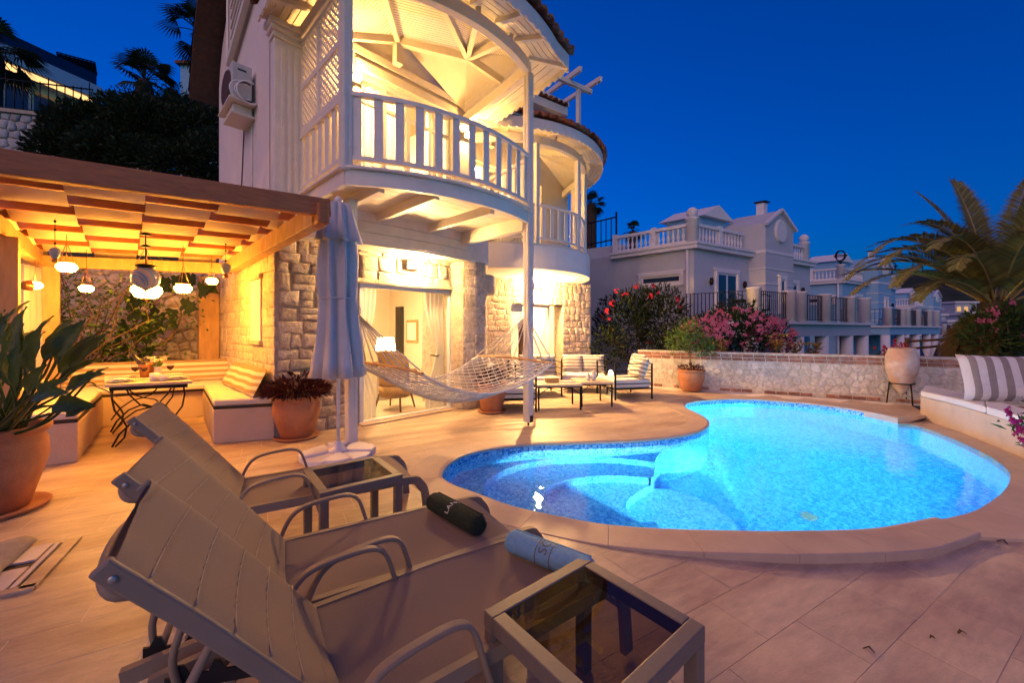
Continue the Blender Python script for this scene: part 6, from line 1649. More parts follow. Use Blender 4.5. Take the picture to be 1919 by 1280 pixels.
oleander('oleander_bush', 'round oleander covered in pink flowers behind the patio wall', [(at3(1370, 625, 10.0), (1.15, .6, .62)), (at3(1310, 630, 9.8), (.6, .5, .5)), (at3(1440, 635, 10.2), (.6, .5, .55)), (at3(1380, 600, 10.2), (.8, .5, .5))], 3600, [(at3(1370, 622, 10.0), (1.15, .6, .58)), (at3(1320, 628, 9.8), (.6, .5, .45)), (at3(1435, 632, 10.2), (.6, .5, .5))], 230, at3(1375, 690, 10.0))
oleander('green_bush', 'light green bush between the dark oleander and the potted tree', [(at3(1272, 640, 9.9), (.32, .3, .32))], 420, [], 0, at3(1272, 690, 9.9), leaf='leaf_mid', L=.1, W=.03)
for (u, v, s, lab) in ((1455, 642, .34, 'tall pale yellow variegated shrub right of the pink oleander'), (1490, 652, .26, 'pale yellow variegated shrub behind the middle of the patio wall'), (1525, 655, .24, 'small pale variegated shrub nearest the amphora side'), (1350, 650, .28, 'grassy yellow tuft in front of the pink oleander')):
    c = at3(u, v, 9.3); t = thing('variegated_shrub', Vector((c.x, c.y, .5)), lab, 'shrub', 'pale shrubs behind the patio wall'); m = MB()
    for k in range(26):
        a = pr.uniform(0, 6.28); d = Vector((math.cos(a) * .5, math.sin(a) * .4, 1)).normalized(); p = Vector((c.x, c.y, c.z - s * .8)) + d * pr.uniform(.2, 1.5) * s
        for j in range(5): leaf_quads(m, p, (pr.uniform(-1, 1), pr.uniform(-1, 1), pr.uniform(-.1, .9)), .13, .028, pr)
    m.build('foliage', 'leaf_yellow', t, fix=False); m = MB(); m.tube([Vector((c.x, c.y, .4)), c], .012, 5); m.build('stem', 'bark', t)
for (u, v, y, n, lab) in ((1690, 648, 8.6, 16, 'red geranium flowers rising behind the clay amphora'), (1658, 655, 8.8, 12, 'small red flowering plant left of the clay amphora')):
    c = at3(u, v, y); t = thing('geranium', Vector((c.x, c.y, .6)), lab, 'flowers', 'red geraniums behind the wall'); m = MB()
    for k in range(n):
        p = c + Vector((pr.gauss(0, .10), pr.gauss(0, .06), pr.gauss(-.02, .09)))
        for a in range(5): an = a * 1.257; leaf_quads(m, p, (math.cos(an), -.3, math.sin(an)), .05, .045, pr, .5)
    m.build('blossom', 'petal_red', t, fix=False); m = MB(); leaf_cloud(m, [(c - Z * .22, (.22, .15, .15))], 120, .08, .06, pr); m.build('foliage', 'leaf_mid', t, fix=False)
# magenta sprig at the right edge in front of the bench
c = AT(1935, 800, 4.15); t = thing('flowering_plant', Vector((c.x, c.y, -.1)), 'magenta flowered oleander sprig at the right edge before the bench', 'plant')
m = MB()
for k in range(60):
    p = c + Vector((pr.gauss(.05, .10), pr.gauss(0, .1), pr.gauss(.05, .16))); leaf_quads(m, p, (pr.uniform(-1, .2), pr.uniform(-.6, .4), pr.uniform(-.2, .9)), .15, .028, pr)
m.build('foliage', 'leaf_mid', t, fix=False); m = MB()
for (u, v) in ((1905, 810), (1912, 822), (1900, 790), (1918, 806), (1910, 798), (1890, 773), (1922, 828)):
    for j in range(5):
        q = AT(u, v, 4.05) + Vector((pr.gauss(0, .02), pr.gauss(0, .02), pr.gauss(0, .02)))
        for a in range(5): an = a * 1.257; leaf_quads(m, q, (math.cos(an), -.3, math.sin(an)), .032, .028, pr, .5)
m.build('blossom', 'petal_magenta', t, fix=False); m = MB(); m.tube([Vector((c.x + .1, c.y, -.1)), c + Z * .1, AT(1905, 800, 4.08)], [.01, .008, .004], 5); m.build('stem', 'bark', t)
# ------------------------------------------------------------------ dry leaves on the paving
for i, (u, v, L, lab) in enumerate(((1742, 1213, .035, 'dry curled leaf on the paving, left one of the pair at lower right'), (1812, 1201, .05, 'dry curled leaf on the paving, right one of the pair at lower right'), (1640, 1250, .05, 'dry twig like leaf on the paving left of the leaf pair'), (1890, 1022, .07, 'dry leaf lying by the end of the coping at the right edge'))):
    p = G(u, v, zf(3, 2)); p.z = zf(p.x, p.y) + .004; m = MB(); a = pr.uniform(0, 3); d = Vector((math.cos(a), math.sin(a) * .4, .05)); leaf_quads(m, p, d, L, L * .35, pr, 1.5, nrm=Vector((.1, .2, 1))); m.build('dry_leaf', 'dry_leaf', label=lab, cat='leaf', group='dry leaves on the paving', solid=.003)
# ------------------------------------------------------------------ sun loungers
LO = Vector((-1.159, 1.943, 0))
LA = math.atan2(.515, .857)
BACKP = [(-.03, .345), (.095, .508), (.195, .638), (.29, .76), (.365, .85), (.435, .932)]       # (towards the head, height)
def build_lounger(label):
    "local x runs from the hinge to the foot, y to the left, origin on the floor under the hinge; width .58"
    t = thing('sun_lounger', (0, 0, 0), label, 'sun lounger', 'taupe sun loungers beside the pool'); Wd = .275
    L = 1.10
    for s in (-1, 1):
        y = s * Wd
        m = MB(); pts = [(-.42, y, .30), (-.2, y, .325), (0, y, .335), (L * .6, y, .335), (L - .06, y, .33), (L + .01, y, .30), (L + .05, y, .22), (L + .07, y, 0.012)]
        pts = catmull([Vector(p) for p in pts], 4)
        vs = []; fs = []
        for i, p in enumerate(pts):
            a = pts[max(0, i - 1)]; b = pts[min(len(pts) - 1, i + 1)]; d = (b - a).normalized(); n = Vector((-d.z, 0, d.x))
            vs += [p + Vector((0, -.014, 0)) - n * .026, p + Vector((0, .014, 0)) - n * .026, p + Vector((0, .014, 0)) + n * .026, p + Vector((0, -.014, 0)) + n * .026]
        for i in range(len(pts) - 1):
            for k in range(4): fs.append((i * 4 + k, i * 4 + (k + 1) % 4, i * 4 + 4 + (k + 1) % 4, i * 4 + 4 + k))
        fs += [(3, 2, 1, 0), tuple(range(len(vs) - 4, len(vs)))]
        m.add(vs, fs); sr = m.build('side_rail', 'lounger_frame', t, local=True, bevel=.005)
        for x in (.10, .95): q = MB(); sphere(q, (x, y + s * .015, .335), .009, 8, 6, 1, .5, 1); q.build('screw', 'screw', sr, local=True)
        # armrest with rear leg
        m = MB(); pts = catmull([Vector(p) for p in ((.01, y + s * .03, .32), (.035, y + s * .03, .40), (.075, y + s * .03, .465), (.13, y + s * .03, .495), (.24, y + s * .03, .51), (.33, y + s * .03, .51), (.385, y + s * .03, .475), (.425, y + s * .03, .36), (.48, y + s * .03, .18), (.535, y + s * .03, .008))], 4)
        m.sweepv(pts, .034, .017); m.build('armrest', 'lounger_frame', t, local=True, bevel=.006)
        m = MB(); m.tube([Vector((-.08, y + s * .03, .34)), Vector((-.22, y + s * .03, .18)), Vector((-.34, y + s * .03, .008))], .016, 8); m.build('leg', 'lounger_frame', t, local=True)
        # backrest rail, flat and deep, bending back at the head
        bp = catmull([Vector((-a, 0, z)) for a, z in BACKP], 5); vs = []; fs = []
        for i, p in enumerate(bp):
            a = bp[max(0, i - 1)]; b = bp[min(len(bp) - 1, i + 1)]; d = (b - a).normalized(); n = Vector((-d.z, 0, d.x)); n = n if n.x > 0 else -n
            for dy, dn in ((-.011, -.019), (.011, -.019), (.011, .023), (-.011, .023)): vs.append(Vector((p.x, y * .93 + dy, p.z)) + n * dn)
        for i in range(len(bp) - 1):
            for k in range(4): fs.append((i * 4 + k, i * 4 + (k + 1) % 4, i * 4 + 4 + (k + 1) % 4, i * 4 + 4 + k))
        fs += [(3, 2, 1, 0), tuple(range(len(vs) - 4, len(vs)))]
        m = MB(); m.add(vs, fs); br = m.build('back_rail', 'lounger_frame', t, local=True, bevel=.006)
        e = bp[-3]; q = MB(); sphere(q, (e.x, y * .93 + s * .014, e.z), .008, 10, 8, 1, .5, 1); q.build('screw', 'screw', br, local=True)
        # notched adjuster under the back
        m = MB(); P0 = Vector((-.02, y * .80, .20)); D = Vector((-.36, 0, .10))
        out = []
        for i in range(25):
            f = i / 24; out.append((P0 + D * f).to_tuple())
        up_ = []
        for i in range(25):
            f = i / 24; tooth = .045 if (i % 6) in (3, 4) else .012; up_.append((P0 + D * f + Vector((.0, 0, .03 + tooth))).to_tuple())
        n25 = 25; vs = []
        for dy in (-.005, .005): vs += [(a, b + dy, c) for a, b, c in out] + [(a, b + dy, c) for a, b, c in up_]
        fs = []
        for i in range(24): fs += [(i, i + 1, 26 + i, 25 + i), (50 + i + 1, 50 + i, 75 + i, 76 + i), (25 + i, 26 + i, 76 + i, 75 + i), (i + 1, i, 50 + i, 51 + i)]
        m.add(vs, fs); m.build('notched_bracket', 'black_plastic', t, local=True)
        # swinging prop frame
        m = MB(); m.tube(catmull([Vector(p) for p in ((-.24, y * .75, .70), (-.31, y * .75, .56), (-.36, y * .75, .40), (-.33, y * .75, .27), (-.28, y * .75, .24))], 4), .011, 8); m.build('prop_bar', 'lounger_frame', t, local=True)
    for (x, z) in ((-.34, .30), (-.28, .245), (L + .055, .20)):
        m = MB(); m.tube([Vector((x, -Wd, z)), Vector((x, Wd, z))], .012, 8); m.build('cross_bar', 'lounger_frame', t, local=True)
    m = MB(); m.box(-.05, -.01, -Wd, Wd, .315, .345); m.build('cross_bar', 'lounger_frame', t, local=True, bevel=.005)
    # head handle tube
    e = BACKP[-2]; m = MB(); m.tube(catmull([Vector(p) for p in ((-e[0] + .02, -Wd * .62, e[1] - .03), (-e[0] - .05, -Wd * .72, e[1] - .015), (-e[0] - .082, -Wd * .55, e[1] + .01), (-e[0] - .092, 0, e[1] + .018), (-e[0] - .082, Wd * .55, e[1] + .01), (-e[0] - .05, Wd * .72, e[1] - .015), (-e[0] + .02, Wd * .62, e[1] - .03))], 4), .0115, 10); m.build('head_handle', 'lounger_frame', t, local=True)
    # slings (padded, quilted across)
    bp = catmull([Vector((-a, 0, z)) for a, z in BACKP], 16); ds = [0]
    for i in range(1, len(bp)): ds.append(ds[-1] + (bp[i] - bp[i - 1]).length)
    T_ = ds[-1]
    def backf(sg):
        def f(a, b):
            u = .02 + b * (T_ - .03); i = max(1, next((k for k in range(len(ds)) if ds[k] >= u), len(ds) - 1)); q = (u - ds[i - 1]) / max(1e-6, ds[i] - ds[i - 1]); p = bp[i - 1].lerp(bp[i], q)
            d = (bp[i] - bp[i - 1]).normalized(); n = Vector((-d.z, 0, d.x)); n = n if n.x > 0 else -n
            x = 2 * a - 1; seam = min(abs(((u + .03 * x) / .115) % 1 - .5), .5); puff = .014 * min(1, (.5 - seam if seam > .25 else seam) * 0 + (1 - math.exp(-((( (u + .03 * x) / .115) % 1) - .5) ** 2 / .0012)))
            edge = (1 - abs(x) ** 10)
            return Vector((p.x, x * Wd * .93, p.z)) + n * (.026 * 0 + .018 + sg * (.005 + puff * .6 * edge) - .012 * (1 - x * x))
        return f
    m = MB(); m.grid(backf(1), 12, 90); m.grid(backf(-1), 12, 40); bs = m.build('backrest_sling', 'lounger_sling', t, local=True)
    for k in range(1, 6):
        f = backf(1.9); m = MB(); m.tube([f(i / 14, ((k + .5 - .03 * (2 * i / 14 - 1) / .115) * .115 - .02) / (T_ - .03)) for i in range(0, 15)], .0028, 4); m.build('seam', 'seam_thread', bs, local=True)
    m = MB()
    def seatf(sg):
        def f(a, b):
            x = 2 * a - 1; u = .03 + b * (L - .02); z = .352 if u < L - .1 else .352 - .10 * ((u - L + .1) / .1) ** 2 * .6
            return Vector((u, x * (Wd - .012), z + sg * .006 - .018 * (1 - x * x) * math.sin(math.pi * min(1, b * 1.02)) ** .5))
        return f
    m.grid(seatf(1), 10, 30); m.grid(seatf(-1), 10, 30); m.build('seat_sling', 'lounger_sling', t, local=True)
    return t
lg = build_lounger('taupe padded sun lounger, the middle one, with the dark green towel')
def lplace(o, s, sh, dz=0): 
    p = LO + pv * s + dv * sh; o.location = (p.x, p.y, zf(p.x + .4, p.y) + dz); o.rotation_euler = (0, 0, LA)
lplace(lg, .285, .0)
l1 = copy_tree(lg); l1['label'] = 'taupe padded sun lounger nearest the camera, with the blue towel'; lplace(l1, .285 + .645, .10); l1.rotation_euler = (0, 0, LA + rad(5)); l1.location.x -= .02; l1.location.y += .045
l3 = copy_tree(lg); l3['label'] = 'taupe sun lounger furthest from the camera, without a towel, behind the side table'; lplace(l3, -.80, -.22)
def side_table(c, S, h, label, rz):
    t = thing('side_table', c, label, 'side table', 'square metal side tables between the loungers', rz); w = S / 2; r = .05
    for (x0, x1, y0, y1) in ((-w, w, -w, -w + r), (-w, w, w - r, w), (-w, -w + r, -w + r + .001, w - r - .001), (w - r, w, -w + r + .001, w - r - .001)):
        m = MB(); m.box(x0, x1, y0, y1, h - .055, h); m.build('top_rail', 'side_table_metal', t, local=True, bevel=.004)
    for sx in (-1, 1):
        for sy in (-1, 1):
            m = MB(); m.box(sx * (w - r / 2) - r / 2 + .001, sx * (w - r / 2) + r / 2 - .001, sy * (w - r / 2) - r / 2 + .001, sy * (w - r / 2) + r / 2 - .001, 0, h - .056); m.build('leg', 'side_table_metal', t, local=True, bevel=.004)
    m = MB(); m.box(-w + r + .001, w - r - .001, -w + r + .001, w - r - .001, h - .012, h - .004); m.build('glass_top', 'smoked_glass', t, local=True)
    return t
q = [G(895, 1141, .45), G(1090, 1063, .45), G(1336, 1175, .45)]
ca = (q[0] + q[2]) / 2; side_table(Vector((ca.x, ca.y, zf(ca.x, ca.y) - 0.0)), .51, .45, 'square metal side table with smoked glass top, in the foreground by the blue towel', math.atan2((q[1] - q[0]).y, (q[1] - q[0]).x) + rad(8.5))
q = [G(565, 880, .45), G(690, 861, .45), G(755, 889, .45), G(626, 914, .45)]
ca = (q[0] + q[1] + q[2] + q[3]) / 4; side_table(Vector((ca.x, ca.y, 0)), .50, .45, 'square metal side table with smoked glass top, by the parasol base', rad(38))
# ------------------------------------------------------------------ rolled towels
def towel(c, rz, L, r, mat, name, label, body, tsize, tmat, band=None, flat=False, ph=rad(50)):
    t = thing(name, c, label, 'towel', 'rolled towels on the loungers', rz)
    m = MB(); n = 56; prof = [(r * .86, -L / 2), (r * .95, -L / 2 + .008)] + [(r * (1 - .02 * abs(k - 20) / 20), -L / 2 + .016 + (L - .032) * k / 40) for k in range(41)] + [(r * .95, L / 2 - .008), (r * .86, L / 2)]
    vs = []; fs = []
    for rr, x in prof:
        for k in range(n): a = 2 * math.pi * k / n; q = rr * (1 + .02 * noise.noise(Vector((x * 14, math.cos(a) * 2, math.sin(a) * 2))) + .03 * noise.noise(Vector((x * 160, math.cos(a) * 9, math.sin(a) * 9)))); vs.append((x, q * math.cos(a), r * .96 + q * math.sin(a) * .94))
    for i in range(len(prof) - 1):
        for k in range(n): fs.append((i * n + k, i * n + (k + 1) % n, (i + 1) * n + (k + 1) % n, (i + 1) * n + k))
    fs += [tuple(range(n)), tuple((len(prof) - 1) * n + k for k in reversed(range(n)))]
    m.add(vs, fs, smooth=True); m.build('roll', mat, t, local=True)
    m = MB(); fe_ = [(-L / 2 + .01 + (L - .02) * k / 24, -(r * 1.02) * math.cos(ph + .9 + .04 * math.sin(k * 1.1)), r * .96 + r * .965 * math.sin(ph + .9 + .04 * math.sin(k * 1.1))) for k in range(25)]; m.tube(fe_, .0045, 6); m.build('loose_edge', mat, t, local=True)
    for s in (-1, 1):
        m = MB(); m.tube([(s * (L / 2 + .002), (r * .84) * (f / 70) * math.cos(f * .36), r * .96 + (r * .80) * (f / 70) * math.sin(f * .36)) for f in range(4, 71)], .0055, 5); m.build('spiral_fold', mat, t, local=True)
    def wrap(x, y, off=.0022):
        a = ph + y / r; q = r * 1.012 + off; return (x, -q * math.cos(a), r * .96 + q * .945 * math.sin(a))
    if band:
        for x0 in band:
            m = MB(); m.add([wrap(x0 + dx, (k - 14) * .011) for k in range(29) for dx in (-.0022, .0022)], [(2 * k, 2 * k + 1, 2 * k + 3, 2 * k + 2) for k in range(28)]); m.build('woven_line', tmat, t, local=True, fix=False)
    me = text_mesh(body, tsize, 0, spacing=1.08)
    bm = bmesh.new(); bm.from_mesh(me); bmesh.ops.triangulate(bm, faces=bm.faces); bmesh.ops.subdivide_edges(bm, edges=[e for e in bm.edges if e.calc_length() > .02], cuts=2, use_grid_fill=True)
    # letters read round the roll: text x runs round the towel, text y along it
    for v in bm.verts: x, y = v.co.x, v.co.y; v.co = wrap(-y if True else y, x)
    bm.to_mesh(me); bm.free(); me.materials.append(MATS[tmat]); o = bpy.data.objects.new('lettering', me); COL.objects.link(o); o.parent = t
    return t
e0, e1 = G(815, 942, .40), G(893, 985, .40); c = (e0 + e1) / 2; c.z = .352
towel(c, math.atan2((e1 - e0).y, (e1 - e0).x), (e1 - e0).length + .04, .054, 'towel_green', 'rolled_towel', 'dark green rolled towel with pale lettering on the middle lounger', 'LAND', .042, 'thread_white', ph=rad(75))
e0, e1 = G(962, 1016, .40), G(1100, 1070, .40); c = (e0 + e1) / 2; c.z = .352 + zf(c.x, c.y)
towel(c, math.atan2((e1 - e0).y, (e1 - e0).x), (e1 - e0).length + .03, .053, 'towel_blue', 'rolled_towel', 'light blue rolled towel with a lettered band on the nearest lounger', 'SO', .062, 'thread_grey', band=(-.036, .036), ph=rad(70))
# ------------------------------------------------------------------ terrain, hills
kr = random.Random(55)
def gz(x, y):
    "land beyond the terrace: drops to the right towards the town, climbs behind the house on the left"
    z = -0.35 - 2.4 * smooth(9, 14, x + .45 * y - 4 + 0 * y) - .028 * max(0, y - 16) * smooth(4, 14, x)
    z += 6.0 * smooth(8.2, 12.5, y) * smooth(1.0, -5.0, x) * (1 if True else 0)
    return z
m = MB(); xs = [-900, -300, -120, -60, -30, -22, -18, -15, -13, -11, -9.5, -8, -6.5, -5, -3.5, -2, 0, 2, 4, 6, 8, 10, 12, 14, 17, 20, 25, 32, 45, 70, 120, 300, 900]; ys = [-60, -20, -6, -2, 2, 5, 6.5, 7.6, 8.3, 9, 10, 11, 12, 13, 14.5, 16, 18, 21, 26, 34, 45, 65, 100, 200, 500, 1500]
# left side stays below the terrace until the back wall
def tz(x, y):
    if -9.5 < x < 9 and y < 10.6: return -0.45 if not (x < -3 and y > 7.9) else max(-.45, gz(x, y))
    return gz(x, y)
m.grid(lambda a, b: Vector((xs[int(round(a * (len(xs) - 1)))], ys[int(round(b * (len(ys) - 1)))], tz(xs[int(round(a * (len(xs) - 1)))], ys[int(round(b * (len(ys) - 1)))]))), len(xs) - 1, len(ys) - 1); 
# cut the terrace and pool out: drop those cells well below
m.v = [(x, y, -2.4 if (-3 <= x <= 12 and -2 <= y <= 9) else z) for x, y, z in m.v]
m.build('terrain', 'terrain_soil', kind='structure', fix=False)
def ridge(name, pts, y0, depth, mat, label, base=-12):
    m = MB(); n = 90; P = [AT(u, v, y0) for u, v in pts]; P = catmull(P, 12)
    L = len(P)
    def f(a, b):
        i = min(L - 1, int(round(a * (L - 1)))); p = P[i]; h = p.z - base; k = math.sin(math.pi / 2 * min(1, b * 1.4)) if b < .72 else 1 - (b - .72) * 1.5
        return Vector((p.x, p.y - depth * (1 - b * 1.4) , base + h * k + (h * .05) * noise.noise(Vector((i * .35, b * 5, 2)))))
    m.grid(f, L - 1, 16); return tag(m.build(name, mat, kind='structure', fix=False), label)
ridge('hill', [(1560, 600), (1620, 560), (1665, 530), (1700, 514), (1740, 508), (1770, 512), (1800, 521), (1850, 536), (1920, 552), (2050, 560), (2300, 575)], 320, 130, 'hill_green', 'dark wooded hill behind the white villas')
for (u, h) in ((1711, 490), (1722, 484), (1729, 488)):
    b = AT(u, 512, 318); t_ = AT(u, h, 318); m = MB(); m.tube([b - Z * 3, t_], .35, 5); m.build('antenna_mast', 'iron', label={1711: 'shortest antenna mast on the hill, leftmost of three', 1722: 'tallest antenna mast on the hill, between two shorter ones', 1729: 'antenna mast on the hill nearest the palm leaves'}[u], cat='mast', group='antenna masts on the hill')
# town beyond: small blocks far below the hill
tr_ = random.Random(9)
for i, (u0, u1, vt, vb, y) in enumerate(((1756, 1790, 573, 600, 120), (1790, 1830, 568, 606, 110), (1750, 1772, 592, 625, 90), (1775, 1815, 604, 640, 80), (1815, 1850, 590, 640, 95), (1740, 1757, 610, 640, 85))):
    a, b = AT(u0, vt, y), AT(u1, vt, y); zb = -16; t = thing('town_house', Vector(((a.x + b.x) / 2, y, zb)), ['flat roofed town house highest below the dark hill', 'warm lit town house right of the hill foot behind the palm leaves', 'small pale town house next to the third villa', 'pale town house low behind the hanging dry palm leaves', 'town house behind the palm trunk', 'narrow town house at the corner of the third villa'][i], 'town house', 'town houses below the hill')
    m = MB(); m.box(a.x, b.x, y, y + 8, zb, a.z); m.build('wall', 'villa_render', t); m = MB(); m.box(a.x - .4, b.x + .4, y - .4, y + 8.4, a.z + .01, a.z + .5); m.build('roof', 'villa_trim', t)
    nw = 3
    for k in range(nw):
        x = a.x + (b.x - a.x) * (k + .5) / nw; w = (b.x - a.x) / nw * .25; m = MB(); m.box(x - w, x + w, y - .12, y - .02, a.z - 2.3, a.z - 1.0); m.build('window', 'far_window' if (i == 1 and k < 2) else 'dark_room', t)
# ------------------------------------------------------------------ neighbouring white villas
DL = Vector((-.72, .694, 0)); DR = Vector((.865, .50, 0)); NL = Vector((-.694, -.72, 0)); NR = Vector((.50, -.865, 0))
def villa(C, dz, label, wallmat, detail=2, fam=''):
    v = thing('villa', C + Z * (dz - 1.5), label, 'villa', None)
    zc, zt = 4.33 + dz, 5.08 + dz; z0 = -5.5
    P = lambda l, r, z=0.0: C + DL * l + DR * r + Z * z
    LL, LR = 5.2, 8.1
    m = MB(); m.prism([P(0, 0), P(0, LR), P(9, LR), P(9, 0)], z0, zc); m.build('wall', wallmat, v)
    ct = [P(3.05, 0) + NL * .0, P(0, 0) + (NL + NR) * .0, P(0, 3.25)]
    m = MB(); pts = [P(3.05, -.10), P(-.10, -.10), P(-.10, LR + .1)]
    m.sweep(pts, .18, zc - .16, zc - .02); m.sweep(pts, .30, zc - .02, zc + .06); m.build('cornice', 'villa_trim', v)
    def balustrade(p, q, n, posts=True):
        d = (q - p); m = MB(); m.bar(p + Z * (zc + .12), q + Z * (zc + .12), .16, .1); b = m.build('balustrade', 'villa_trim', v)
        m = MB(); m.bar(p + Z * (zt - .05), q + Z * (zt - .05), .18, .1); m.build('hand_rail', 'villa_trim', b)
        for k in range(n):
            c = p + d * ((k + .5) / n); h = zt - zc - .27; m = MB(); m.lathe([(.04, 0), (.045, .05 * h), (.03, .12 * h), (.06, .3 * h), (.055, .4 * h), (.03, .62 * h), (.028, .8 * h), (.045, .9 * h), (.04, h)], c + Z * (zc + .17), 7, capb=False, capt=False); m.build('baluster', 'villa_trim', b, fix=False)
    bl = detail
    balustrade(P(2.95, .12), P(1.55, .12), 8 if bl else 6); balustrade(P(1.40, .12), P(.16, .12), 7 if bl else 5); balustrade(P(.12, .22), P(.12, 1.55), 7); balustrade(P(.12, 1.72), P(.12, 3.1), 7)
    balustrade(P(.12, 5.6), P(.12, 6.4), 4); balustrade(P(.12, 6.55), P(.12, 7.75), 6)
    for l, r, w, hh in ((1.475, .12, .11, .05), (3.05, .12, .11, .05), (.12, 1.635, .11, .05), (.12, 6.48, .11, .05)):
        m = MB(); m.obox(P(l, r, (zc + zt + hh) / 2), DL * w / 1.4, DR * w / 1.4, Z * ((zt - zc + hh) / 2 + .02)); m.build('pier', 'villa_trim', v)
    for l, r in ((.14, .14), (.14, 7.9)):
        m = MB(); m.lathe([(.20, zc), (.20, zc + .85), (.23, zc + .87), (.23, zc + .93), (.12, zc + .95)], P(l, r), 16); cp = m.build('corner_post', 'villa_trim', v)
        if detail >= 2: m = MB(); sphere(m, P(l, r, zc + 1.11), .19, 14, 10); m.build('ball', 'villa_trim', cp)
        else:
            for ax in range(3):
                m = MB(); cc = P(l, r, zc + 1.45); m.tube([cc + Vector((.30 * math.cos(a), .30 * math.sin(a), 0)) if ax == 0 else cc + Vector((.30 * math.cos(a), 0, .30 * math.sin(a))) if ax == 1 else cc + Vector((0, .30 * math.cos(a), .30 * math.sin(a))) for a in [k * math.pi / 10 for k in range(20)]], .03, 5, closed=True); m.build('armillary_ring', 'iron', cp)
            m = MB(); m.tube([P(l, r, zc + .95), P(l, r, zc + 1.2)], .06, 8); m.build('stand', 'iron', cp)
    # tower with gable and round medallion
    t0, t1 = 3.3, 5.35; m = MB(); zg = zc + 1.05
    poly = [P(-.55, t0), P(-.55, t1), P(1.0, t1), P(1.0, t0)]; m.prism(poly, z0 + 2, zg)
    apex = [P(-.55, (t0 + t1) / 2, zg + .62), P(1.0, (t0 + t1) / 2, zg + .62)]
    a0, a1, a2_, a3 = [Vector((p.x, p.y, zg + .001)) for p in poly]
    m.add([a0, a1, apex[0], a3, a2_, apex[1]], [(0, 1, 2), (4, 3, 5), (0, 2, 5, 3), (2, 1, 4, 5)]); m.build('gable_tower', wallmat, v)
    for s, e in (((t0 - .08, zg - .05), ((t0 + t1) / 2, zg + .64)), ((t1 + .08, zg - .05), ((t0 + t1) / 2, zg + .64))):
        m = MB(); m.bar(P(-.60, s[0], s[1]), P(-.60, e[0], e[1]), .14, .09); m.build('raking_cornice', 'villa_trim', v)
    m = MB(); cc = P(-.57, (t0 + t1) / 2, zg - .18); m.add([cc + NR * .06 + DR * (.36 * math.cos(a)) + Z * (.42 * math.sin(a)) for a in [k * math.pi / 12 for k in range(24)]] + [cc - NR * .02 + DR * (.40 * math.cos(a)) + Z * (.46 * math.sin(a)) for a in [k * math.pi / 12 for k in range(24)]], [tuple(range(24))] + [(i, (i + 1) % 24, 24 + (i + 1) % 24, 24 + i) for i in range(24)]); m.build('medallion', 'villa_trim', v)
    for k, z in enumerate((zc + .02, zc - .62, zc - 1.2, zc - 1.75, zc - 2.3)):
        m = MB(); m.obox(P(-.56, (t0 + t1) / 2, z), DR * ((t1 - t0) / 2 + .015), DL * .012, Z * (.055 if k == 0 else .022)); m.obox(P(.20, t0 - .003, z), DL * .76, DR * .012, Z * (.055 if k == 0 else .022)); m.build('string_course', 'villa_trim', v, kind='stuff')
    ch = P(.1, (t0 + t1) / 2 + .1); m = MB(); m.obox(ch + Z * (zg + .75), DL * .13, DR * .13, Z * .3); c_ = m.build('chimney', 'villa_trim', v); m = MB(); m.obox(ch + Z * (zg + 1.10), DL * .2, DR * .2, Z * .02); m.build('cowl', 'iron', c_)
    # rooftop stair house behind
    m = MB(); q = [P(.95, 2.0), P(.95, 3.6), P(2.3, 3.6), P(2.3, 2.0)]; m.prism(q, zc, zt + .68); m.build('stair_house', 'villa_dusk_tint', v)
    m = MB(); z_ = zt + .68; r0_ = [P(.75, 1.8), P(.75, 3.8), P(2.5, 3.8), P(2.5, 1.8)]; mid = [P(.75, 2.8, z_ + .5), P(2.5, 2.8, z_ + .5)]
    R_ = [Vector((p.x, p.y, z_ - .02)) for p in r0_]; m.add(R_ + mid, [(0, 1, 4), (2, 3, 5), (0, 4, 5, 3), (4, 1, 2, 5), (3, 2, 1, 0)]); m.build('stair_roof', 'villa_trim', v)
    # front doors and windows
    def opening(nm, r0, r1, zb, z1, panes, side='R', l0=0):
        o = (lambda s, e, z: P(e, s, z)) if side == 'R' else (lambda s, e, z: P(s, e, z)); D_ = DR if side == 'R' else DL; N_ = DL if side == 'R' else DR
        m = MB(); cx = (r0 + r1) / 2; w = .10
        for (a, b, c, d) in ((r0 - w, r0, zb, z1 + w), (r1, r1 + w, zb, z1 + w), (r0, r1, z1, z1 + w), (r0 - w - .06, r1 + w + .06, z1 + w, z1 + w + .06)):
            m.obox(o((a + b) / 2, l0 - .03, (c + d) / 2), D_ * ((b - a) / 2), N_ * .05, Z * ((d - c) / 2))
        f = m.build(nm, 'villa_trim', v)
        m = MB(); m.obox(o(cx, l0 - .012, (zb + z1) / 2), D_ * ((r1 - r0) / 2), N_ * .015, Z * ((z1 - zb) / 2)); m.build('sash', 'upvc', f)
        for k in range(panes):
            a = r0 + (r1 - r0) * k / panes + .06; b = r0 + (r1 - r0) * (k + 1) / panes - .06; m = MB(); m.obox(o((a + b) / 2, l0 - .03, (zb + z1) / 2 + .05), D_ * ((b - a) / 2), N_ * .006, Z * ((z1 - zb) / 2 - .12)); m.build('pane', 'slate_glass', f)
    opening('terrace_door', 1.25, 2.45, 1.62 + dz, 3.45 + dz, 2); opening('window', 4.3, 4.62, 2.0 + dz, 3.35 + dz, 1, l0=-.55); opening('terrace_door', 5.75, 6.9, 1.62 + dz, 3.35 + dz, 2)
    opening('slit_window', .42, 1.85, 2.95 + dz, 3.35 + dz, 1, 'L')
    for r in (.85, 2.9, 7.3):
        m = MB(); m.lathe([(.05, -.12), (.07, 0), (.05, .12)], P(-.08, r, 3.1 + dz), 10); m.build('wall_light', 'iron', v)
    m = MB(); m.tube([P(.18, -.06, zc - .1), P(.18, -.06, -3)], .045, 8); m.build('drain_pipe', 'villa_trim', v)
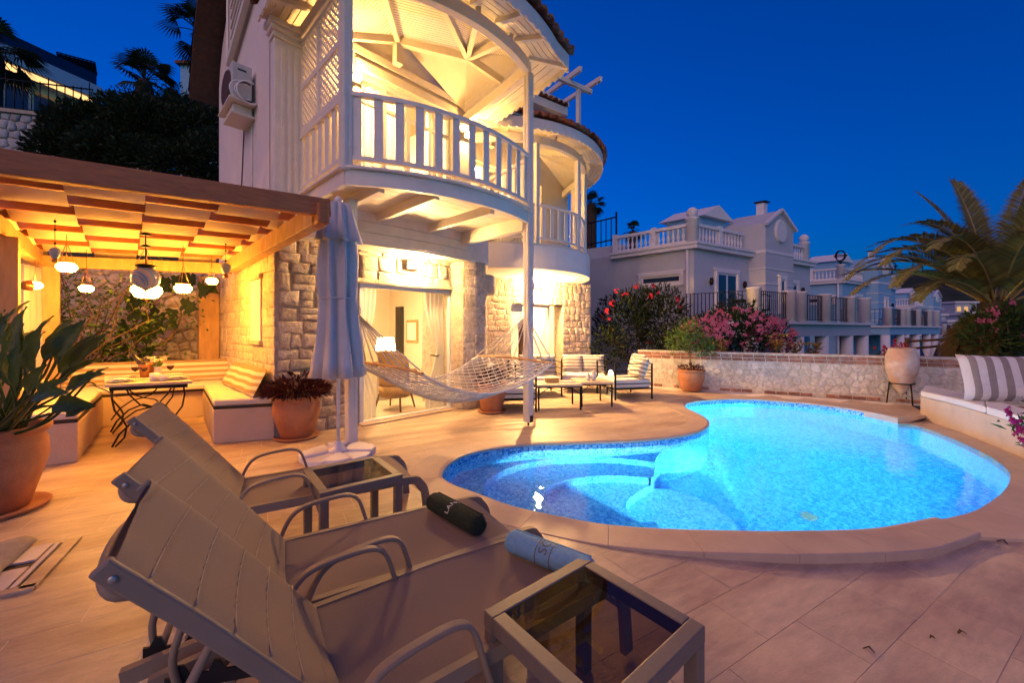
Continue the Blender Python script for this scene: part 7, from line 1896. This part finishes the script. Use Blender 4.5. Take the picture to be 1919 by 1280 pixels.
    # terrace with columns and iron railings
    td_ = 2.15; zs = 1.60 + dz
    pts = [P(-td_, -.62), P(-td_, 7.6), P(-.02, 7.6), P(-.02, -.62)]
    m = MB(); m.prism(pts, zs - .42, zs - .02); m.build('terrace_slab', wallmat, v)
    m = MB(); m.sweep([P(-.1, -.66), P(-td_ - .04, -.66), P(-td_ - .04, 7.64)], .16, zs - .02, zs + .06); m.build('slab_edge', 'villa_trim', v)
    for r in (-.50, 1.55, 2.25, 4.0, 6.0, 7.4):
        m = MB(); m.lathe([(.20, zs + .06), (.19, zs + 1.0), (.21, zs + 1.02), (.21, zs + 1.07)], P(-td_ + .12, r), 18); m.build('parapet_column', 'villa_trim', v)
        m = MB(); m.lathe([(.21, z0), (.2, zs - .43)], P(-td_ + .2, r), 16); m.build('pillar', 'villa_trim', v)
    def irail(p, q, n):
        m = MB(); m.bar(p + Z * (zs + .98), q + Z * (zs + .98), .03, .02); r = m.build('iron_railing', 'iron', v); m = MB(); m.bar(p + Z * (zs + .14), q + Z * (zs + .14), .02, .02); m.build('bottom_bar', 'iron', r)
        for k in range(n):
            c = p.lerp(q, (k + .5) / n); m = MB(); m.obox(c + Z * (zs + .55), DR * .009, DL * .009, Z * .43); m.build('bar', 'iron', r, fix=False)
    irail(P(-.05, -.55), P(-td_ + .1, -.55), 17 if detail >= 2 else 10); irail(P(-td_ + .1, -.3), P(-td_ + .1, 1.35), 14); irail(P(-td_ + .1, 2.45), P(-td_ + .1, 3.8), 12); irail(P(-td_ + .1, 4.2), P(-td_ + .1, 5.8), 12)
    # undercroft openings
    for r in (1.0, 3.1, 5.2):
        m = MB(); m.obox(P(-.02, r, -1.4 + dz), DR * .75, DL * .03, Z * 1.35); m.build('undercroft_door', 'dark_room', v)
    return P, zs
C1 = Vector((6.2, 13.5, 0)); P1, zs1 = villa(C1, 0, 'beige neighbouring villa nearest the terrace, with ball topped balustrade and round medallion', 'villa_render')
C2 = Vector((19.2, 23.0, 0)); P2, zs2 = villa(C2, -.05, 'second neighbouring villa, white tinted with dusk light, with armillary spheres on its corner posts', 'villa_dusk_tint', 1)
C3 = Vector((37.5, 37.0, 0)); P3_, zs3 = villa(C3, -.75, 'third and furthest white villa beside the hill', 'villa_dusk_tint', 2)
def cafe_set(P_, zs, r, label, l=-1.2):
    t = thing('terrace_table', P_(l, r, zs), label, 'table', 'iron terrace tables of the villas'); c = P_(l, r, zs)
    m = MB(); m.lathe([(.34, .70), (.36, .71), (.36, .73), (0, .735)], c, 18); m.build('table_top', 'iron', t)
    for a in (0, 2.1, 4.2): m = MB(); m.tube([c + Vector((.28 * math.cos(a), .28 * math.sin(a), .06)), c + Vector((.06 * math.cos(a), .06 * math.sin(a), .4)), c + Vector((.2 * math.cos(a), .2 * math.sin(a), .7))], .015, 5); m.build('leg', 'iron', t)
def cafe_chair(P_, zs, r, l, label):
    c = P_(l, r, zs); t = thing('terrace_chair', c, label, 'chair', 'dark iron chairs on the villa terraces')
    m = MB(); m.obox(c + Z * .45, DR * .21, DL * .21, Z * .02); m.build('seat', 'iron', t)
    for a in (-1, 0, 1): m = MB(); m.tube([c + DR * (.2) + DL * (a * .16) + Z * .45, c + DR * .24 + DL * (a * .16) + Z * .95], .012, 5); m.build('back_bar', 'iron', t)
    m = MB(); m.tube([c + DR * .24 - DL * .2 + Z * .9, c + DR * .26 + Z * 1.0, c + DR * .24 + DL * .2 + Z * .9], .016, 5); m.build('back_rail', 'iron', t)
    for a in (-1, 1):
        for b in (-1, 1): m = MB(); m.tube([c + DR * (.19 * a) + DL * (.19 * b) + Z * .45, c + DR * (.22 * a) + DL * (.22 * b)], .012, 5); m.build('leg', 'iron', t)
cafe_set(P1, zs1 + .0, -.05, 'round iron table on the nearest villa terrace left of the white column', -1.5); cafe_set(P1, zs1, .7, 'round iron table on the nearest villa terrace right of the white column')
cafe_chair(P1, zs1, 1.15, -1.4, 'dark chair right of the table on the nearest villa terrace'); cafe_chair(P1, zs1, .35, -1.0, 'dark chair left of the table on the nearest villa terrace'); cafe_chair(P2, zs2, 1.0, -1.5, 'dark chair on the terrace of the second villa')
# upper left part of the nearest villa block with pipe railing
b0, b1 = AT(1085, 462, 17.2), AT(1172, 455, 15.9); t = thing('roof_block', b0, 'plain roof block with black pipe railing left of the nearest villa', 'building')
m = MB(); m.prism([(b0.x - 2.5, b0.y + 1.5), (b1.x, b1.y), (b1.x + 1.2, b1.y + 3), (b0.x, b0.y + 5)], -5, b1.z - .05); m.build('wall', 'villa_render', t)
rp = [AT(1090, 472, 17), AT(1155, 459, 16.2)]
for dz_ in (.25, 1.15):
    m = MB(); m.tube([p + Z * dz_ for p in rp], .03, 6); m.build('pipe_rail', 'iron', t)
for k in range(8):
    p = rp[0].lerp(rp[1], k / 7); m = MB(); m.tube([p - Z * .1, p + Z * (1.18 if k < 7 else 1.35)], .022 if k < 7 else .04, 6); m.build('baluster', 'iron', t)
# closed parasols and timber rail far beyond the wall
for (u, v0_, v1_, lab) in ((1760, 645, 690, 'closed dark parasol standing below the third villa, right one'), (1722, 648, 690, 'closed dark parasol just right of the amphora flowers')):
    a, b = AT(u, v0_, 24), AT(u, v1_, 24); t = thing('closed_parasol', Vector((b.x, b.y, gz(b.x, b.y))), lab, 'parasol', 'closed parasols below the villas'); m = MB(); m.lathe([(.38, b.z), (.30, b.z + .5), (.16, a.z - .35), (.03, a.z)], (a.x, a.y, 0), 14, rf=folds(6, .1)); m.build('canopy', 'blue_panel', t); m = MB(); m.tube([Vector((b.x, b.y, gz(b.x, b.y))), b], .04, 6); m.build('pole', 'iron', t)
tf = thing('timber_fence', AT(1700, 690, 9.5), 'rustic two rail timber fence behind the amphora', 'fence')
for (u, a, b) in ((1700, 633, 720), (1835, 630, 720)): m = MB(); m.tube([AT(u, b, 9.6), AT(u, a, 9.6)], .045, 8); m.build('fence_post', 'bark', tf)
for (a, b, c) in ((640, 636, 634), (654, 648, 646)): m = MB(); m.tube([AT(1702, a, 9.6), AT(1770, b, 9.55), AT(1900, c, 9.5)], .03, 7); m.build('fence_rail', 'bark', tf)
# ------------------------------------------------------------------ palms
def frond(mb, base, az, el, L, droop, W, n=84, twist=0.0, rng=kr):
    "arching pinnate leaf: returns the rachis path, leaflets go to mb"
    pts = []; h = Vector((math.cos(az), math.sin(az), 0))
    for i in range(13):
        s = i / 12; e = el - droop * s * s * .6 - droop * .25 * s
        pts.append(Vector((0, 0, 0)) if i == 0 else pts[-1] + (h * math.cos(e) + Z * math.sin(e)) * (L / 12))
    pts = [base + p for p in pts]; side = h.cross(Z)
    for i in range(n):
        s = .16 + .84 * i / n; k = min(11, int(s * 12)); p = pts[k].lerp(pts[k + 1], s * 12 - k); d = (pts[k + 1] - pts[k]).normalized(); u = side.cross(d)
        l = W * (math.sin(math.pi * min(1, s * .82 + .12)) ** .7) * rng.uniform(.85, 1.1)
        for sg in (-1, 1):
            dd = d * (.75 + .5 * s) + side * (sg * 1.0) + u * (.38 - .1 * s) - Z * .12
            dd.normalize(); q = p + dd * l - Z * (l * .12); w = .0125 * rng.uniform(.8, 1.3) * (W / .45)
            e = dd.cross(side.cross(dd)).normalized() if False else d.cross(dd).cross(dd).normalized()
            mb.add([p - e * w * .6, p + dd * l * .5 - e * w, q, p + dd * l * .5 + e * w, p + e * w * .6], [(0, 1, 3, 4), (1, 2, 3)])
    return pts
def palm(name, base, h, fr_list, label, trunk_r, W, L, leaf='leaf_palm', lean=(0, 0)):
    t = thing(name, base, label, 'palm tree'); top = base + Vector((lean[0], lean[1], h)); m = MB(); N = 16
    m.lathe([(trunk_r * (1.15 - .15 * i / N + (.10 if i % 2 else 0)), h * i / N) for i in range(N + 1)] + [(trunk_r * .6, h + .15)], base, 14, rf=lambda th, z: 1 + .10 * math.sin(7 * th + z * 23)); m.build('trunk', 'palm_trunk', t)
    for (az, el, l, dr, mt) in fr_list:
        m = MB(); pts = frond(m, top + Vector((math.cos(az), math.sin(az), 0)) * trunk_r * .4, az, el, L * l, dr, W); f = m.build('frond', mt or leaf, t, fix=False)
        m = MB(); m.tube(pts, [.028 - .0021 * i for i in range(len(pts))], 5); m.build('rachis', 'frond_stem', f, fix=False)
    return t
pb_ = AT(1868, 572, 8.4); base = Vector((pb_.x, pb_.y, -.5))
fl = []
# (azimuth from +x, elevation, length factor, droop)
for (az, el, l, dr) in ((178, 72, 1.05, 2.3), (186, 62, 1.05, 2.2), (172, 55, 1.08, 2.1), (192, 46, 1.0, 1.9), (165, 66, 1.0, 2.2), (200, 70, .95, 2.2), (208, 55, .9, 2.0), (150, 60, .9, 2.0), (160, 74, .95, 2.0), (182, 80, .95, 1.9), (175, 40, 1.0, 1.7), (196, 34, .85, 1.6),
                        (95, 84, 1.0, .35), (70, 80, 1.05, .45), (120, 78, 1.0, .5), (20, 76, 1.05, .5), (350, 80, 1.0, .45), (270, 82, .9, .5), (10, 60, 1.0, .9), (40, 55, 1.0, 1.0), (330, 62, .95, 1.0), (355, 45, 1.0, 1.1), (60, 40, .95, 1.1), (300, 55, .85, 1.1),
                        (235, 60, .8, 1.3), (250, 45, .7, 1.2), (130, 45, .9, 1.2), (110, 55, .9, 1.1), (315, 35, .9, 1.1)):
    fl.append((rad(az), rad(el), l, dr, None))
for az in (182, 168, 205): fl.append((rad(az), rad(-38), .48, 1.0, 'leaf_palm_dry'))
palm('date_palm', base, pb_.z + .5, fl, 'large arching date palm behind the patio wall at the right', .26, .46, 3.05)
oleander('oleander_bush', 'oleander with a few pink flowers round the date palm trunk', [(AT(1880, 615, 8.0), (.75, .5, .5)), (AT(1850, 640, 7.9), (.55, .4, .35)), (AT(1930, 625, 7.8), (.6, .4, .45))], 2100, [(AT(1885, 600, 8.0), (.7, .5, .4))], 26, AT(1880, 690, 8.0), leaf='leaf_mid')
# fan palms on the left hillside
def fan_palm(name, c, h, R_, n, label, leaf='leaf_dark'):
    base = Vector((c.x, c.y, c.z - h)); t = thing(name, base, label, 'palm tree', 'fan palms behind the house'); m = MB()
    m.lathe([(.30, 0), (.24, h * .3), (.26, h * .7), (.30, h * .92), (.18, h)], base, 10, rf=lambda th, z: 1 + .12 * math.sin(5 * th + z * 9)); m.build('trunk', 'palm_trunk', t)
    for k in range(n):
        az = k * 2.399; el = rad(kr.uniform(-45, 78)); d = Vector((math.cos(az) * math.cos(el), math.sin(az) * math.cos(el), math.sin(el))); st = c + d * (R_ * .5); m = MB(); u = d.cross(Z); u = u.normalized() if u.length > .1 else Vector((1, 0, 0)); w = u.cross(d)
        m.tube([c, c + d * R_ * .25 + Z * .03, st], .02, 4, caps=False)
        for j in range(17):
            a = (j - 8) / 8 * 1.45; dd = d * math.cos(a) + u * math.sin(a); l = R_ * .62 * (1 - .25 * abs(a) / 1.45); e = (w * .2 + d * -math.sin(a) + u * math.cos(a)).normalized() * (R_ * .028)
            tip = st + dd * l - Z * (l * .28 * (1 + .3 * kr.random())); mid = st + dd * l * .6
            m.add([st, mid - e, tip, mid + e], [(0, 1, 3), (1, 2, 3)])
        m.build('frond', leaf, t, fix=False)
fan_palm('fan_palm', AT(272, 150, 17), 4.0, 1.35, 26, 'dark fan palm standing clear against the sky above the hedge')
fan_palm('fan_palm', AT(375, 60, 18), 5.0, 1.5, 20, 'dark fan palm half hidden by the brown verge of the house')
fan_palm('fan_palm', AT(-12, 95, 16), 5.0, 1.5, 24, 'dark fan palm cut by the left edge of the photo')
fan_palm('fan_palm', AT(1108, 382, 20), 5.0, .75, 18, 'small palm crown just right of the round balcony'); fan_palm('fan_palm', AT(1186, 434, 24), 6.0, .75, 18, 'small palm crown behind the balustrade of the nearest villa')
# ------------------------------------------------------------------ hillside on the left: retaining wall, hedge, modern house
rw0, rw1 = AT(-260, 300, 10.9), AT(175, 300, 12.2); zt0 = AT(0, 205, 11.5).z; rd = (rw1 - rw0); rd.z = 0; rl = rd.length; rd.normalize(); rn = Vector((rd.y, -rd.x, 0))
rw = thing('retaining_wall', Vector(((rw0.x + rw1.x) / 2, (rw0.y + rw1.y) / 2, 4)), 'tall grey rubble retaining wall at the upper left below the modern house', 'stone wall'); zb = 4.2
o0 = Vector((rw0.x, rw0.y, 0)); m = MB(); m.obox(o0 + rd * (rl / 2) - rn * .25 + Z * ((zb + zt0) / 2), rd * (rl / 2), rn * .25, Z * ((zt0 - zb) / 2)); m.build('wall_core', 'mortar', rw)
cs = voronoi(rl, zt0 - zb, 290, kr); lay(cs, lambda u, v, w: o0 + rd * u + rn * w + Z * (zb + v), rw, 'grey_rubble', kr, .05, gap=.012, rnd=.03)
m = MB(); m.obox(o0 + rd * (rl / 2) - rn * .2 + Z * (zt0 + .05), rd * (rl / 2), rn * .3, Z * .05); m.build('coping', 'mortar', rw)
fe = thing('iron_fence', o0 + rd * (rl / 2) + Z * (zt0 + .1), 'thin black iron railing on top of the grey retaining wall', 'railing')
for z in (.15, 1.0): m = MB(); m.tube([o0 + Z * (zt0 + z), o0 + rd * rl + Z * (zt0 + z)], .022, 5); m.build('rail', 'iron', fe)
for k in range(26): p = o0 + rd * (rl * (k + .5) / 26) + Z * zt0; m = MB(); m.tube([p + Z * .1, p + Z * (1.05 if k % 5 else 1.2)], .014, 5); m.build('bar', 'iron', fe, fix=False)
mh0, mh1 = AT(-130, 95, 20), AT(178, 152, 26); md = (mh1 - mh0); md.z = 0; ml = md.length; md.normalize(); mn = Vector((md.y, -md.x, 0)); zr = AT(60, 112, 22).z; mo = Vector((mh0.x, mh0.y, 0))
mh = thing('modern_house', mo + md * (ml / 2) + Z * (zr - 4), 'white modern flat roofed house with warm lit soffit at the upper left', 'house')
def mbx(nm, s0, s1, d0_, d1_, z0_, z1_, mt): m = MB(); m.obox(mo + md * ((s0 + s1) / 2) - mn * ((d0_ + d1_) / 2) + Z * ((z0_ + z1_) / 2), md * ((s1 - s0) / 2), mn * ((d1_ - d0_) / 2), Z * ((z1_ - z0_) / 2)); return m.build(nm, mt, mh)
mbx('roof_slab', 0, ml, -.8, 6, zr - .1, zr + .75, 'villa_trim'); mbx('wall', 0, ml - .4, .9, 6, zr - 4, zr - .1, 'villa_dusk_tint'); mbx('soffit_strip', .2, ml - .3, -.5, .2, zr - .16, zr - .11, 'soffit_glow')
for k in range(5): mbx('window', ml * (.08 + .18 * k), ml * (.08 + .18 * k + .14), .82, .9, zr - 2.9, zr - .5, 'slate_glass')
mbx('glass_parapet', .2, ml - .2, -.6, -.55, zr + .75, zr + 1.55, 'blue_panel'); mbx('end_wall', ml - .4, ml, -.6, 6, zr - 4, zr - .1, 'villa_trim')
pp = [AT(106, 97, 24), AT(178, 116, 25.5), AT(182, 140, 26), AT(113, 128, 24.5)]; m = MB()
for k in range(6):
    a, b = pp[0].lerp(pp[3], k / 5), pp[1].lerp(pp[2], k / 5); m.bar(a, b, .06, .06)
for k in range(10): m.bar(pp[0].lerp(pp[1], k / 9), pp[3].lerp(pp[2], k / 9), .05, .05)
sp_ = thing('solar_frame', (pp[2] + pp[3]) / 2, 'tilted solar panel frame on the roof of the modern house', 'solar panel'); m.build('frame', 'iron', sp_, kind='stuff')
m = MB(); dd_ = BX * .12; m.add([p + dd_ for p in pp] + [p + dd_ * 1.4 for p in pp], [(0, 1, 2, 3), (7, 6, 5, 4), (0, 4, 5, 1), (1, 5, 6, 2), (2, 6, 7, 3), (3, 7, 4, 0)]); m.build('panel', 'blue_panel', sp_)
# bit of a tower house by the verge
a, b = AT(338, 118, 22), AT(390, 118, 22); th = thing('tower_house', Vector(((a.x + b.x) / 2, 22, 8)), 'narrow pale house gable behind the hedge beside the brown verge', 'house')
m = MB(); m.box(a.x, b.x + .6, 22, 25, 8, a.z - .1); m.build('wall', 'villa_dusk_tint', th); m = MB(); m.box(a.x + .9, b.x + 1.2, 22.4, 25, a.z, AT(360, 85, 22).z); m.build('chimney', 'villa_dusk_tint', th); m = MB(); m.box(a.x - .15, b.x + .7, 21.8, 25.2, a.z - .1, a.z + .05); m.build('roof', 'roof_clay', th)
m = MB(); m.tube([Vector((a.x + 1.35, 21.9, 8)), Vector((a.x + 1.35, 21.9, a.z + .6))], .07, 6); m.build('drain_pipe', 'villa_trim', th)
def shrub(name, label, blobs, n, leaf, L, W, grp=None):
    c0 = Vector(blobs[0][0]); t = thing(name, Vector((c0.x, c0.y, c0.z - blobs[0][1][2] - .8)), label, 'shrub', grp); m = MB(); leaf_cloud(m, blobs, n, L, W, kr); m.build('foliage', leaf, t, fix=False)
    for c, r in blobs[:4]: c = Vector(c); m = MB(); m.tube([Vector((c0.x + kr.uniform(-.3, .3), c0.y, c.z - r[2] - .8)), c], [.06, .02], 5); m.build('stem', 'bark', t)
shrub('hedge_shrub', 'dark dense shrub in front of the retaining wall at the upper left', [(AT(150, 245, 10.6), (.9, .6, .75)), (AT(115, 280, 10.2), (.8, .5, .6)), (AT(190, 290, 10), (.8, .5, .7))], 8500, 'leaf_dark', .15, .075)
shrub('hedge_shrub', 'dark dense shrub below the clear standing fan palm', [(AT(265, 240, 10.6), (1.0, .6, .85)), (AT(225, 225, 10.8), (.8, .5, .7)), (AT(265, 300, 10), (.9, .5, .6)), (AT(205, 270, 10.3), (.7, .5, .7))], 9500, 'leaf_dark', .15, .075)
shrub('hedge_shrub', 'dark twiggy shrub between the palm and the white gable wall', [(AT(370, 250, 10.6), (1.0, .6, .9)), (AT(330, 220, 11), (.8, .5, .6)), (AT(400, 300, 10), (.8, .5, .8)), (AT(330, 310, 9.8), (.9, .5, .6)), (AT(410, 220, 11.5), (.6, .5, .8))], 10500, 'leaf_dark', .14, .065)
shrub('twiggy_bush', 'thin twiggy bush with small leaves rising beside the clear standing fan palm', [(AT(320, 185, 11.0), (.55, .4, .45)), (AT(245, 185, 11.0), (.5, .4, .3)), (AT(390, 215, 11.2), (.5, .4, .6)), (AT(205, 195, 10.8), (.4, .4, .25))], 1500, 'leaf_dark', .10, .03)
# ------------------------------------------------------------------ air conditioner on the gable wall
t = thing('air_conditioner', H(A0 - .02, 1.4, 4.9), 'air conditioner unit with looped cables on the white gable wall', 'air conditioner')
def acb(nm, o0_, o1_, b0_, b1_, z0_, z1_, mt, bev=.008): m = MB(); m.hbox(A0 - o1_, A0 - o0_, b0_ - .62, b1_ - .62, z0_, z1_); return m.build(nm, mt, t, bevel=bev)
acb('casing', .05, .29, 1.5, 2.15, 4.64, 5.13, 'ac_white', .015); acb('tray', .01, .33, 1.45, 2.2, 4.59, 4.62, 'cream_board'); acb('support_box', .03, .26, 1.58, 2.0, 4.47, 4.585, 'cream_board'); acb('lower_tray', .0, .29, 1.54, 2.05, 4.43, 4.465, 'cream_board')
m = MB(); m.add([H(A0 - .312, 1.2 + .26 * math.cos(a), 4.86 + .23 * math.sin(a)) for a in [k * .314 for k in range(20)]] + [H(A0 - .292, 1.2 + .28 * math.cos(a), 4.86 + .25 * math.sin(a)) for a in [k * .314 for k in range(20)]], [tuple(range(20))] + [(i, (i + 1) % 20, 20 + (i + 1) % 20, 20 + i) for i in range(20)]); m.build('fan_grille', 'dark_soffit', t)
acb('slot', .12, .22, 1.493, 1.501, 5.03, 5.05, 'black_plastic', 0)
for k, (mt, r0) in enumerate((('upvc', .15), ('upvc', .12), ('black_plastic', .14), ('upvc', .17))):
    m = MB(); m.tube([H(A0 - .19 + r0 * math.cos(a) * .9 + .03 * k, 0.85 - .03 * math.sin(a * .5) - .012 * k, 4.72 + r0 * .9 * math.sin(a)) for a in [1.2 + i * .3 for i in range(15)]], .011, 6); m.build('cable', mt, t)
m = MB(); m.tube([H(A0 - .012, 1.5, 4.58), H(A0 - .012, 1.73, 3.4), H(A0 - .012, 1.68, 2.7)], .008, 5); m.build('cable', 'black_plastic', t)
m = MB(); m.tube([H(A0 - .012, 1.05, 4.6), H(A0 - .012, 1.05, 2.7)], .012, 5); m.build('pipe', 'cream_board', t)
